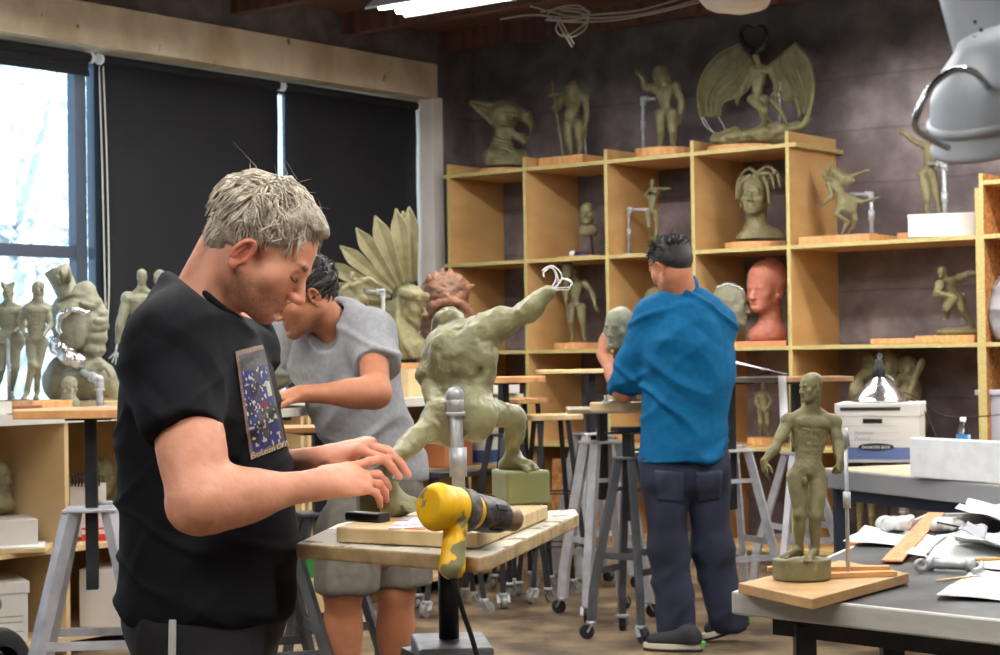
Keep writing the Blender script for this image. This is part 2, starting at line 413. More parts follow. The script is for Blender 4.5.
# windows
def window(n,w0,w1,bars):
    f=MB(); D=-.24
    for w in (w0+.04,w1-.04): f.box(W(D,w,(ZS+ZH)/2),(.07,.08,ZH-ZS),RS)
    for z in (ZS+.04,ZH-.04): f.box(W(D,(w0+w1)/2,z),(.068,w1-w0,.08),RS)
    for z in bars: f.box(W(D,(w0+w1)/2,z),(.06,w1-w0,.07),RS)
    root=empty('window_%d'%n,W(D,(w0+w1)/2,ZS)); root['kind']='structure'
    f.build('window_frame',M_frame,root)
    g=MB(); g.box(W(D,(w0+w1)/2,(ZS+ZH)/2),(.006,w1-w0-.1,ZH-ZS-.1),RS); g.build('glass_pane',M_glass,root)
window(1,3.36,5.35,[1.90]); window(2,1.60,3.30,[1.90]); window(3,OW0,1.60,[1.90]); window(4,5.4,OW1,[1.90])
# roller blinds
def blind(w0,w1,zb,label,gap=.13):
    r=empty('roller_blind',W(-gap,(w0+w1)/2,zb),label,'blind',None)
    s=MB(); rows=[]
    for i in range(13):
        z=3.0-(3.0-zb)*i/12; rows.append([W(-gap+.004*math.sin(i*1.7+j*.8),w0+(w1-w0)*j/10,z) for j in range(11)])
    s.sheet(rows,.002); s.build('blind_fabric',M_black_fab,r)
    t=MB(); t.tube([W(-gap,w0-.01,3.025),W(-gap,w1+.01,3.025)],.028,12); t.build('roller_tube',M_black_fab,r)
    for q0,q1 in((w0-.028,w0-.006),(w1+.006,w1+.028)):
        c=MB(); c.tube([W(-gap,q0,3.025),W(-gap,q1,3.025)],.032,12); c.build('end_cap',mat('white_plastic',srgb(225,225,225),.4),r)
    h=MB(); h.box(W(-gap,(w0+w1)/2,zb),(.018,w1-w0,.03),RS); h.build('hem_bar',M_black_fab,r); return r
b1=blind(.50,1.80,.80,'black roller blind pulled down over the window nearest the room corner')
b2=blind(1.865,3.30,.80,'black roller blind pulled down behind the man in the black t-shirt')
b3=blind(3.40,5.2,2.93,'rolled-up black blind above the open bright window')
cd=MB()
for off in(0,.03):
    pts=bez([W(-.10,3.315+off,2.98),W(-.095,3.30+off*1.2,2.4),W(-.09,3.30+off,1.7),W(-.085,3.33,1.42 if off else 1.40)],8)
    cd.tube(pts,.004,6)
tag(cd.build('blind_cord',mat('cream_cord',srgb(215,210,195),.6)),'white pull cord looping down beside the bright window','cord')
# outside: trees beyond the glass
M_leaf=mat('pale_outdoor_foliage',srgb(196,222,224),.7,col2=srgb(220,235,238),nscale=2)  # near-white leaf colour has the overexposed daylight put into it
M_bark=mat('tree_bark',srgb(176,180,182),.9)  # bark paled too, outdoor glare put into its colour
def tree(o,h,r,label,seed):
    rr=random.Random(seed); t=empty('tree',o,label,'tree','trees outside the window')
    s=MB(); s.tube([o,o+V(.1,0,h*.5),o+V(0,.1,h*.8)],[.14,.1,.05],8)
    for k in range(6):
        a=k*1.05; s.tube([o+V(0,0,h*.45+k*.12),o+V(math.cos(a)*r*.7,math.sin(a)*r*.7,h*.65+k*.2)],[.05,.02],6)
    s.build('trunk',M_bark,t)
    l=MB()
    for k in range(2600):
        u=nrm([rr.gauss(0,1),rr.gauss(0,1),rr.gauss(0,1)]); q=o+V(0,0,h*.72)+u*V(r,r,r*.9)*(.35+.65*rr.random()**.5)
        d1=nrm([rr.gauss(0,1) for _ in range(3)]); d2=nrm(np.cross(d1,[rr.gauss(0,1) for _ in range(3)])); w=rr.uniform(.05,.11)
        l.add([q-d1*w,q+d2*w*.5,q+d1*w,q-d2*w*.5],[(0,1,2,3)])
    l.build('foliage',M_leaf,t)
tree(P(18,355,17)*V(1,1,0)+V(0,0,-.6),5.6,2.3,'pale leafy tree outside the open window, the nearer one',5)
tree(P(70,355,23)*V(1,1,0)+V(0,0,-.6),6.4,2.6,'pale leafy tree outside the open window, the farther one',9)
gr=MB(); gr.box(W(-20,4,-.65),(38,50,.1),RS); g_=gr.build('floor_outside_ground',mat('bright_pavement',srgb(215,220,222),.9)); g_.name='ground'; g_['kind']='structure'
# ---------------------------------------------------------------- world, lights
wd=bpy.data.worlds.new('w'); SC.world=wd; wd.use_nodes=True; bg=wd.node_tree.nodes['Background']
bg.inputs[0].default_value=(.52,.78,1,1); bg.inputs[1].default_value=3.0
po=bpy.data.lights.new('window_portal','AREA'); po.shape='RECTANGLE'; po.size=1.9; po.size_y=2.1; po.cycles.is_portal=True
o=bpy.data.objects.new('window_portal',po); COL.objects.link(o); c=W(-.3,4.35,2.0); o.location=Vector(c)
o.rotation_euler=Vector(A_).to_track_quat('-Z','Z').to_euler()
sun=bpy.data.lights.new('sun','SUN'); sun.energy=16; sun.angle=.01; o=bpy.data.objects.new('sun',sun); COL.objects.link(o)
o.rotation_euler=Vector(-A_*1.0+V(0,0,-.9)).to_track_quat('-Z','Y').to_euler(); o.location=(0,0,8)
M_tube=mat('lit_fluorescent_tube',(1,1,1),.4,emit=(.93,.95,1.0),estr=48)
M_fix=mat('white_enamel_fixture',srgb(225,225,222),.35)
def fixture(c,L,label,power,d=A_,grp=None):
    c=np.asarray(c,float); d=nrm(d); s=np.cross(V(0,0,1),d); R=np.stack([d,s,V(0,0,1)],1)
    r=empty('fluorescent_fixture',c,label,'light fixture',grp)
    h=MB()
    h.add([c+R@V(x,y,z) for x in(-L/2,L/2) for (y,z) in((-.17,-.01),(-.06,.07),(.06,.07),(.17,-.01),(.17,.0),(.07,.08),(-.07,.08),(-.17,.0))],
      [(i,(i+1)%8,(i+1)%8+8,i+8) for i in range(8)]+[tuple(range(7,-1,-1)),tuple(range(8,16))])
    h.build('reflector_housing',M_fix,r)
    for s_ in(-.075,.075):
        t=MB(); t.tube([c+R@V(-L/2+.03,s_,.015),c+R@V(L/2-.03,s_,.015)],.019,12); t.build('fluorescent_tube',M_tube,r)
    for x in(-L/2+.2,L/2-.2):
        k=MB(); k.tube([c+R@V(x,0,.07),c+R@V(x,0,CEIL-c[2]-.001)],.004,6); k.build('hanger',M_fix,r)
    li=bpy.data.lights.new('fluorescent_light','AREA'); li.shape='RECTANGLE'; li.size=L-.1; li.size_y=.22; li.energy=power*.88; li.color=(1.0,.955,.86)
    lo=bpy.data.objects.new('fluorescent_light',li); COL.objects.link(lo); lo.matrix_world=Matrix.Translation(Vector(c-V(0,0,.03)))@Matrix(np.array([[R[0,0],R[0,1],R[0,2]],[R[1,0],R[1,1],R[1,2]],[R[2,0],R[2,1],R[2,2]]]).tolist()).to_4x4()
fx=P(385,12,10.4); fx2=fx+A_*2.4
fixture((fx+A_*1.2),2.4,'long lit fluorescent tube fixture hanging at the top of the picture',75)
for i,(px,Y) in enumerate(((-1.2,8.2),(3.6,7.2),(-1.4,4.6),(1.6,5.2),(1.2,2.2),(-2.0,1.2),(3.35,8.75))):
    fixture(V(px,Y,3.2),2.4,'fluorescent fixture on the ceiling out of the picture %s'%('over the left benches','over the right tables','over the window side aisle','over the middle stands','over the near table','near the viewer','added to brighten the shelf wall at right')[i],[46,44,50,48,50,38,60][i])  # last fixture is added out of view to brighten the shelf wall
# ---------------------------------------------------------------- camera
cam=bpy.data.cameras.new('camera'); co=bpy.data.objects.new('camera',cam); COL.objects.link(co); SC.camera=co
cam.sensor_width=36; cam.lens=36*FPX/1000; cam.clip_start=.05
co.matrix_world=Matrix(((CR[0],CU[0],-_f[0],CAM[0]),(CR[1],CU[1],-_f[1],CAM[1]),(CR[2],CU[2],-_f[2],CAM[2]),(0,0,0,1)))
cam.dof.use_dof=True; cam.dof.focus_distance=3.65; cam.dof.aperture_fstop=12
SC.view_settings.view_transform='Standard'; SC.view_settings.look='None'; SC.view_settings.gamma=1; SC.view_settings.use_curve_mapping=False
SC.view_settings.exposure=0.0
SC.cycles.use_denoising=True
SC.cycles.max_bounces=8; SC.cycles.diffuse_bounces=4
# ---------------------------------------------------------------- furniture materials
M_ply=mat('warm_plywood_face',srgb(188,146,92),.55,col2=srgb(204,164,108),nscale=2,stretch=(1,1,3),bump=.05,bscale=30,spec=.3)
M_edge=mat('pale_plywood_edge',srgb(196,180,118),.6,col2=srgb(176,158,98),nscale=30,stretch=(1,1,6))
M_birch=mat('birch_plywood_counter',srgb(198,168,120),.6,col2=srgb(212,184,138),nscale=1.5,stretch=(1,1,3),bump=.04,bscale=30)
M_osb=mat('orange_particle_board',srgb(190,128,66),.8,col2=srgb(120,76,38),nscale=40,bump=.3,bscale=60)
M_board=mat('orange_wood_board',srgb(214,160,100),.55,col2=srgb(190,134,82),nscale=12,stretch=(1,5,1),bump=.05)
M_pale=mat('pale_wood_board',srgb(222,196,148),.6,col2=srgb(200,172,122),nscale=8,stretch=(1,6,1),bump=.05)
M_laminate=mat('white_laminate_top',srgb(222,218,208),.45,col2=srgb(205,200,188),nscale=6)
def splat():
    m=mat('clay_spattered_white_top',srgb(196,190,174),.55,col2=srgb(184,178,160),nscale=5)
    nt=m.node_tree; N=nt.nodes; L=nt.links; b=N['Principled BSDF']; old=b.inputs['Base Color'].links[0].from_socket
    tc=N.new('ShaderNodeTexCoord'); vo=N.new('ShaderNodeTexNoise'); vo.inputs['Scale'].default_value=22; vo.inputs['Detail'].default_value=4; L.new(tc.outputs['Object'],vo.inputs['Vector'])
    r=N.new('ShaderNodeValToRGB'); r.color_ramp.elements[0].position=.37; r.color_ramp.elements[0].color=(*srgb(122,116,78),1); r.color_ramp.elements[1].position=.42; r.color_ramp.elements[1].color=(1,1,1,1)
    L.new(vo.outputs['Fac'],r.inputs['Fac']); mx=N.new('ShaderNodeMix'); mx.data_type='RGBA'; mx.blend_type='MULTIPLY'; mx.inputs['Factor'].default_value=1
    L.new(old,mx.inputs['A']); L.new(r.outputs['Color'],mx.inputs['B']); L.new(mx.outputs['Result'],b.inputs['Base Color']); return m
M_splat=splat()
M_steel=mat('silver_painted_steel',srgb(198,198,202),.42,metal=.25,col2=srgb(172,172,178),nscale=14)
M_dsteel=mat('grey_painted_steel',srgb(98,100,104),.45,metal=.4,col2=srgb(80,82,86),nscale=10)
M_bsteel=mat('black_painted_steel',srgb(34,34,38),.42,metal=.3,col2=srgb(48,48,52),nscale=12)
M_pipe=mat('galvanised_pipe',srgb(186,188,190),.4,metal=.35,col2=srgb(160,162,164),nscale=30)
M_rubber=mat('black_rubber',srgb(24,24,25),.7)
M_clearw=mat('translucent_caster_wheel',srgb(138,136,128),.25,spec=.6)
M_alu=mat('worn_aluminium_edge',srgb(196,194,186),.5,metal=.25,col2=srgb(178,176,168),nscale=6,stretch=(1,1,6))
M_dtop=mat('dusty_black_table_top',srgb(50,51,53),.42,col2=srgb(92,93,92),nscale=7,bump=.06,bscale=60,detail=9,thr=(.42,.78),spec=.4)
# ---------------------------------------------------------------- tall shelving against the back wall
T=.024; Cc=28967.0
def aof(px):        # distance along the fronts of the divider seen at column px
    Z=Cc/(px+1850); return (P0[1]-Z)/.616
DV=[aof(x) for x in (449,525,606.5,693,788)]
a_end=aof(981); ROWZ=[.085,.69,1.30,1.90,2.51]; DEP=.6; TOPZ=2.58
def S3(a,d,z): return P0+A_*a+N_*d+V(0,0,z)
unit=empty('shelving_unit',S3((DV[0]+DV[-1])/2,DEP/2,0),'tall open plywood shelving unit with four columns against the back wall','shelf')
def sbox(parent,name,a0,a1,d0,d1,z0,z1,m=M_ply,edge=True):
    b=MB(); b.box(S3((a0+a1)/2,(d0+d1)/2,(z0+z1)/2),(a1-a0,d1-d0,z1-z0),RS)
    if edge: b.mi[4 if False else 0]=0; b.mi=[1 if i in(4,) else 0 for i in range(6)]
    # face index 2 is -y local? choose by normal
    mi=[]
    for f in b.f:
        v=[np.array(b.v[i]) for i in f]; n=np.cross(v[1]-v[0],v[2]-v[0]); n=nrm(n); c=sum(v)/4-S3((a0+a1)/2,(d0+d1)/2,(z0+z1)/2)
        n=n if n@c>0 else -n; th=min(a1-a0,z1-z0); mi.append(1 if (n@N_<-.9 or (abs(n@A_)>.9 and th==z1-z0 and (z1-z0)<.05) or (n[2]>.9 and th==a1-a0)) else 0)
    b.mi=mi
    return b.build(name,[m,M_edge],parent)
for i,a in enumerate(DV): sbox(unit,'divider',a,a+T,0,DEP,0,TOPZ if i else TOPZ)
for r,z in enumerate(ROWZ):
    for i in range(4): sbox(unit,'shelf',DV[i]+T,DV[i+1],.001,DEP-.001,z-T,z)
    sbox(unit,'shelf_end',DV[0]-.035,DV[0],.0,DEP-.002,z-T,z)
sbox(unit,'shelf_end',DV[-1]+T,DV[-1]+T+.05,.0,DEP-.002,ROWZ[4]-T,ROWZ[4])
sbox(unit,'plinth',DV[0]+T,DV[-1],.08,.1,.001,ROWZ[0]-T-.001)
unit2=empty('wide_shelving_unit',S3((DV[-1]+a_end)/2,DEP/2,0),'wide plywood shelves between the tall unit and the right-hand unit','shelf')
for r,z in enumerate(ROWZ[:4]): sbox(unit2,'shelf',DV[-1]+T+.001,a_end-T-.002,.0,DEP-.004,z-T,z)
sbox(unit2,'plinth',DV[-1]+T+.002,a_end-T-.003,.08,.1,.001,ROWZ[0]-T-.001)
sbox(unit2,'divider',a_end-T-.001,a_end-.001,0,DEP-.004,0,2.16)
unit3=empty('shelving_unit',S3(a_end+.6,DEP/2,0),'plywood shelving unit cut off by the right edge of the picture','shelf')
for a in(a_end,a_end+1.22): sbox(unit3,'divider',a,a+T,0,DEP,0,2.24,m=M_osb)
for z in ROWZ[:4]+[2.2]: sbox(unit3,'shelf',a_end+T,a_end+1.22,.001,DEP-.001,z-T,z)
# ---------------------------------------------------------------- counters under the windows
CP=V((65-500)/FPX*7.95,7.95,0)                         # front point seen at column 65
def K3(t,d,z): return CP - Wd*t - A_*d*-1*-1 + V(0,0,z) # t towards the corner, d towards the window
KT=lambda px: (lambda k:(k*CP[1]-CP[0])/(-Wd[0]-k*-Wd[1]))((px-500)/FPX)
def kbox(parent,name,t0,t1,d0,d1,z0,z1,m):
    b=MB(); c=K3((t0+t1)/2,(d0+d1)/2,(z0+z1)/2); b.box(c,(d1-d0,t1-t0,z1-z0),RS); return b.build(name,m,parent)
def counter(t0,t1,dvs,zt,zm,label,mtop):
    r=empty('counter_unit',K3((t0+t1)/2,.4,0),label,'counter')
    kbox(r,'worktop',t0,t1,-.01,1.25,zt-.045,zt,mtop)
    for t in dvs: kbox(r,'divider',t-.011,t+.011,0,.8,.001,zt-.046,M_birch)
    for z in(.085,zm):
        for a,b in zip(dvs[:-1],dvs[1:]): kbox(r,'shelf',a+.012,b-.012,.0,.795,z-.022,z,M_birch)
    kbox(r,'back_panel',dvs[0]+.012,dvs[-1]-.012,.80,.815,.001,zt-.046,M_birch)
    return r
tA=KT(-90); t1_=KT(65); t2_=KT(180); t3_=KT(301); t4_=KT(470); t5_=KT(521)
counter(tA-.05,t3_+.01,[tA,t1_,t2_,t3_],1.05,.47,'low open counter of pale plywood below the bright window, carrying clay statues',M_laminate)
counter(t3_+.03,t5_,[t3_+.05,KT(380),t4_-.02,t5_-.03],1.05,.66,'low plywood counter behind the man in the grey t-shirt, nearer the corner',M_laminate)
# ---------------------------------------------------------------- adjustable sculpting stands
def caster(parent,p,clear,ang):
    """p = lower end of the leg; the wheel touches the floor"""
    d=V(math.cos(ang),math.sin(ang),0); r=.032; c=V(p[0],p[1],r)+d*.022
    k=MB(); s=np.cross(d,V(0,0,1)); q=V(p[0],p[1],0)
    for sg in(-1,1): k.beam(q+V(0,0,p[2]-.004)+s*sg*.02,c+s*sg*.02,.004,.028,up=s)
    k.tube([q+V(0,0,p[2]-.012),q+V(0,0,p[2]+.004)],.024,10)
    o=k.build('caster_fork',M_pipe,parent)
    w=MB(); w.tube([c-s*.014,c+s*.014],r,18); w.build('wheel',M_clearw if clear else M_rubber,o)
def stand(c,zp,zt,label,top=None,half=.075,foot=.27,yaw=.5,legm=None,postm=None,ncross=2,clear=False,leg_w=.032,topm=None,group='wheeled sculpting stands',topth=.02,post=True,bend=True,castp=True,feet=4,th2=None,sh=True):
    """c=(x,y) of the post; square plate at zp on splayed legs, a post through it, a board on top"""
    legm=legm or M_steel; postm=postm or M_bsteel
    r=empty('sculpting_stand',(c[0],c[1],0),label,'stand',group); R=rotz(yaw); o=V(c[0],c[1],0)
    corners=[V(math.cos(math.pi/4+i*math.pi/2),math.sin(math.pi/4+i*math.pi/2),0) for i in range(4)]
    pl=MB(); pl.box(o+V(0,0,zp),(half*2+.03,half*2+.03,.012),R); pl.build('plate',legm,r,.003)
    zb=.075
    for i in range(feet):
        d=R@corners[i]; a=o+d*half*1.2+V(0,0,zp-.006); kn=o+d*foot+V(0,0,.22); b=o+d*(foot+.012)+V(0,0,zb)
        l=MB(); x=nrm(np.cross(d,V(0,0,1)))
        l.beam(a,kn,leg_w,leg_w*.85,up=x,e=.004); l.beam(kn,b,leg_w,leg_w*.85,up=x); l.build('leg',legm,r)
        caster(r,b,clear,yaw+i*1.9+.4)
    for lv in range(ncross):
        z=.30+.12*lv*0+lv*.30*0
        for i in range(4):
            zz=.30+(.07 if i%2 else 0)+lv*.36
            if zz>zp-.1: continue
            f=(zp-zz)/(zp-.22); rad=half*1.2+(foot-half*1.2)*min(1,f)
            p=o+R@corners[i]*rad+V(0,0,zz); q=o+R@corners[(i+1)%4]*rad+V(0,0,zz)
            if lv==1 and i%2: continue
            b=MB(); b.beam(p,q,.026 if lv==0 else .02,.006 if lv==0 else .004,e=-.004,up=(0,0,1)); 
            b=MB(); b.beam(p,q,.006,.03 if lv==0 else .02,e=-.004); b.build('crossbar',legm,r)
    pb=MB(); pb.beam(o+V(0,0,zp-.28),o+V(0,0,zt-topth-.002),.042,.042,up=R@V(1,0,0)); po_=pb.build('post',postm,r,.003)
    br=MB(); br.box(o+V(0,0,zt-topth-.006),(.16,.16,.008),R); br.build('top_bracket',postm,r)
    kb=MB(); kb.tube([o+V(0,0,zp+.02)+R@V(.02,0,0),o+V(0,0,zp+.02)+R@V(.07,0,0)],.008,8); kb.tube([o+V(0,0,zp+.02)+R@V(.065,-.03,0),o+V(0,0,zp+.02)+R@V(.065,.03,0)],.006,8); kb.build('clamp_handle',M_pipe,r)
    if top is not None:
        t=MB(); t.prism([V(p[0],p[1],zt) for p in top],topth); t.build('top_board',topm or M_board,r,.003)
    return r
def rect(c,w,d,yaw,off=(0,0)):
    R=rotz(yaw); return [V(c[0],c[1],0)+R@V(off[0]+sx*w/2,off[1]+sy*d/2,0) for sx,sy in((-1,-1),(1,-1),(1,1),(-1,1))]
def rrect(c,w,d,yaw,rad=.06,off=(0,0),n=5):
    R=rotz(yaw); out=[]
    for sx,sy,a0 in((1,1,0),(-1,1,90),(-1,-1,180),(1,-1,270)):
        for k in range(n+1):
            t=math.radians(a0+90*k/n); out.append(V(c[0],c[1],0)+R@V(off[0]+sx*(w/2-rad)+rad*math.cos(t),off[1]+sy*(d/2-rad)+rad*math.sin(t),0))
    return out
def XY(px,Y): p=P(px,355,Y); return (p[0],p[1])
yawS=math.atan2(A_[1],A_[0])
# left stand with an orange board (in front of the counter)
c=XY(90,6.45); stand(c,.752,1.105,'silver legged stand with an orange board left of the man in the black t-shirt',top=rect(c,.60,.42,-.06,(.09,0)),foot=.26,half=.078,yaw=.12,leg_w=.045,topm=M_board,topth=.03)
# stand under the cream rounded board
c=XY(262,6.15); stand(c,.74,1.105,'stand with a cream rounded board under the hand of the man in grey',top=rrect(c,.44,.36,0,.05,(-.09,.10)),foot=.27,half=.075,yaw=.3,legm=M_dsteel,topm=M_laminate,topth=.03)
sb=MB(); sb.prism([q+V(0,0,1.16) for q in rrect((c[0],c[1]),.46,.38,0,.06,(-.09,.10))],.038); sb.build('sculpting_board',mat('cream_board',srgb(216,200,150),.5,col2=srgb(200,184,130),nscale=5),None,.012)
tag(bpy.data.objects['sculpting_board'],'thick cream board with rounded corners lying on the stand by the man in grey','board')
c=XY(318,6.75); stand(c,.70,1.02,'grey stand behind the bare legs of the man in shorts',top=rrect(c,.3,.3,0,.03),foot=.24,half=.07,yaw=.35,legm=M_dsteel,leg_w=.03)
# centre stand under the running figure : a lower plate, one thick post
TZ=.95
tp=[G(296,543,TZ),G(478,557,TZ),G(492,554,TZ),G(579,514,TZ),G(576,509,TZ),G(345,522,TZ),G(336,524,TZ)]
cs=XY(445,3.42)
r=empty('sculpting_stand',(cs[0],cs[1],0),'near white-topped stand spattered with clay, under the large running figure','stand','wheeled sculpting stands')
t=MB(); t.prism(tp,.026); t.mi=[0]+[1]*(len(t.f)-1); t.build('top_board',[M_splat,mat('raw_chipboard_edge',srgb(186,160,116),.7,col2=srgb(150,124,84),nscale=30)],r,.004)
pb=MB(); pb.tube([V(cs[0],cs[1],.733),V(cs[0],cs[1],TZ-.036)],.019,18); pb.build('post',M_bsteel,r)
pb=MB(); pb.box(V(cs[0],cs[1],TZ-.032),(.26,.26,.008),rotz(.3)); pb.build('top_bracket',M_bsteel,r)
pb=MB(); pb.box(V(cs[0]+.005,cs[1]-.03,.733),(.135,.20,.028),rotz(.12)); pb.build('plate',mat('scuffed_steel_plate',srgb(150,152,160),.45,metal=.5,col2=srgb(110,112,120),nscale=14),r,.004)
for i in range(4):
    d=rotz(.12)@V(math.cos(math.pi/4+i*math.pi/2),math.sin(math.pi/4+i*math.pi/2),0); a=V(cs[0],cs[1],.718)+d*.085; b=V(cs[0],cs[1],.075)+d*.27
    l=MB(); l.beam(a,b,.035); l.build('leg',M_steel,r); caster(r,b,False,i*1.7)
for i in range(4):
    q=[V(cs[0],cs[1],.3)+rotz(.12)@V(math.cos(math.pi/4+j*math.pi/2),math.sin(math.pi/4+j*math.pi/2),0)*.2 for j in(i,i+1)]
    l=MB(); l.beam(q[0],q[1],.006,.03); l.build('crossbar',M_steel,r)
# stands and stools in the middle distance
c=XY(503,9.45); stand(c,.86,1.158,'black legged stand with an orange rounded board behind the running clay figure',top=rrect(c,.45,.36,0,.10,(-.01,0)),foot=.20,half=.06,yaw=.7,legm=M_bsteel,clear=True,topm=M_board,topth=.03)
def stool(c,zt,w,label,m,mt,yaw,rnd=False,clear=True,foot=.2,th=.028):
    r=empty('stool',(c[0],c[1],0),label,'stool','wheeled stools'); o=V(c[0],c[1],0)
    t=MB(); t.prism([q+V(0,0,zt) for q in rrect(c,w,w*.9,yaw,w*.42 if rnd else .01,n=8 if rnd else 2)],th); t.build('seat',mt,r,.004)
    for i in range(4):
        d=rotz(yaw)@V(math.cos(math.pi/4+i*math.pi/2),math.sin(math.pi/4+i*math.pi/2),0)
        l=MB(); l.beam(o+d*.10+V(0,0,zt-th-.001),o+d*foot+V(0,0,.075),.026); l.build('leg',m,r); caster(r,o+d*foot+V(0,0,.075),clear,i*2.1)
        for z in(.28,.55):
            f=(zt-z)/(zt-.08); rad=.1+(foot-.1)*f; d2=rotz(yaw)@V(math.cos(math.pi/4+(i+1)*math.pi/2),math.sin(math.pi/4+(i+1)*math.pi/2),0)
            b=MB(); b.beam(o+d*rad+V(0,0,z),o+d2*rad+V(0,0,z),.02,.006); b.build('stretcher',m,r)
    return r
stool(XY(519,10.0),1.035,.37,'black stool with a worn round-edged wooden top just under the orange board',M_bsteel,mat('worn_dark_wood',srgb(176,130,80),.6,col2=srgb(110,76,44),nscale=9),.5,True,foot=.16)
stool(XY(550,9.6),.957,.28,'black stool with a small square wooden top between the stands',M_bsteel,M_pale,.25,foot=.21)
stool(XY(447,9.15),.70,.30,'low black stool partly hidden behind the running figure',M_bsteel,M_bsteel,.2,True)
c=XY(590,10.05); stand(c,.834,1.185,'silver stand with a pale square board, furthest back beside the man in blue',top=rect(c,.36,.34,.10,(-.10,0)),foot=.21,half=.07,yaw=.42,clear=False,topm=M_pale,leg_w=.044)
c=XY(601,8.95); stand(c,.84,1.012,'silver stand with a grey board directly left of the man in the blue shirt',top=rrect(c,.35,.50,-.02,.02,(-.0,-.18)),foot=.21,half=.075,yaw=.35,leg_w=.046,topm=mat('grey_board',srgb(150,138,116),.7,col2=srgb(125,114,94),nscale=12))
c=XY(627,8.25); stand(c,.80,.94,'dark grey stand nearest to the left leg of the man in blue',top=rect(c,.13,.13,.2),foot=.17,half=.04,yaw=.95,legm=M_dsteel,leg_w=.036,topm=M_bsteel)
# right of the man in blue
c=XY(729,8.75); stand(c,.80,1.145,'silver stand with a grey board and drooping papers right of the man in blue',top=rect(c,.34,.40,-.15,(.10,0)),foot=.23,half=.07,yaw=.42,leg_w=.036,topm=mat('dark_grey_board',srgb(112,106,98),.6,col2=srgb(90,86,80),nscale=9),topth=.02)
c=XY(795,9.5); stand(c,.74,1.135,'silver legged stand with a thin brown board behind the standing clay man',top=rect(c,.57,.36,.03,(-.02,0)),foot=.23,half=.05,yaw=.3,legm=M_steel,leg_w=.036,topm=mat('brown_board',srgb(160,122,84),.6,col2=srgb(130,96,62),nscale=12),topth=.025)
# ---------------------------------------------------------------- grey work table on the right, middle distance
TH_=.765
def table(label,corners,z,th,legs,mt,me,legm,name='work_table',lw=.06,group=None):
    r=empty(name,tuple((corners[0]+corners[2])/2*V(1,1,0)),label,'table',group)
    t=MB(); t.prism([V(p[0],p[1],z) for p in corners],.012); t.build('table_top',mt,r)
    n=len(corners)
    for i in range(n):
        a,b=[V(q[0],q[1],z-th/2-.002) for q in(corners[i],corners[(i+1)%n])]
        e=MB(); e.beam(a,b,.022,th,e=.008); e.build('edge_band',me,r,.004)
    cc=sum(corners)/n
    for q in legs:
        l=MB(); l.beam(V(q[0],q[1],.0),V(q[0],q[1],z-th*.6),lw,lw*.8,up=(1,0,0)); l.build('leg',legm,r,.004)
    for i in range(len(legs)):
        a,b=legs[i],legs[(i+1)%len(legs)]
        l=MB(); l.beam(V(a[0],a[1],z-th-.03),V(b[0],b[1],z-th-.03),.03,.05); l.build('rail',legm,r)
    return r
q=[G(822,468,.735),G(1090,494,.735)]; dirn=nrm(q[1]-q[0]); nn=V(-dirn[1],dirn[0],0)
TB=[q[0],q[1],q[1]+nn*.85,q[0]+nn*.85]
table('long light grey work table with a cardboard file box and a heat lamp on it',TB,.735,.085,[TB[0]+dirn*.06+nn*.05,TB[1]-dirn*.1+nn*.05,TB[2]-dirn*.1-nn*.05,TB[3]+dirn*.06-nn*.05],mat('beige_top',srgb(190,176,150),.6,col2=srgb(172,158,132),nscale=6),mat('grey_painted_apron',srgb(150,150,152),.5,col2=srgb(140,140,142),nscale=3),mat('dark_blue_steel',srgb(36,44,62),.5))
# black-topped near table at the right
ZT=.75
nt_=[G(735,592,ZT),G(822,560,ZT),G(928,514,ZT),G(1120,511,ZT),G(1120,633,ZT)]
r=empty('work_table',tuple(sum(nt_)/5*V(1,1,0)),'near dusty black-topped table with an aluminium edge at the lower right','table')
t=MB(); t.prism([V(p[0],p[1],ZT) for p in nt_],.012); t.build('table_top',M_dtop,r)
for i in range(5):
    a,b=nt_[i],nt_[(i+1)%5]; e=MB()
    hh=.05; a_=V(a[0],a[1],ZT-hh/2+.002); b_=V(b[0],b[1],ZT-hh/2+.002); e.beam(a_,b_,.014,hh,e=.006); e.build('edge_band',M_alu,r,.005)
fd=nrm(nt_[4]-nt_[0]); fn=V(-fd[1],fd[0],0)
if fn[1]<0: fn=-fn
def near(px,d): 
    p=G(px,592+(px-735)*.105,ZT); return p+fn*d
for px,d in((775,.10),(857,.12),(955,.12),(1090,.15)):
    p=near(px,d); l=MB(); l.beam(V(p[0],p[1],0),V(p[0],p[1],ZT-.07),.045,.045,up=(1,0,0)); l.build('leg',M_bsteel,r,.003)
a,b=near(748,.10),near(1110,.10); l=MB(); l.beam(V(a[0],a[1],ZT-.075),V(b[0],b[1],ZT-.075),.035,.045); l.build('rail',M_bsteel,r)
a,b=near(775,.10),near(790,.75); l=MB(); l.beam(V(a[0],a[1],ZT-.075),V(b[0],b[1],ZT-.075),.035,.045); l.build('rail',M_bsteel,r)
kb=MB(); p=near(905,.14); kb.tube([V(p[0],p[1],ZT-.08),V(p[0]-.012,p[1],ZT-.14),V(p[0]-.025,p[1],ZT-.2)],[.008,.018,.03],12); kb.build('adjusting_knob',M_rubber,r)
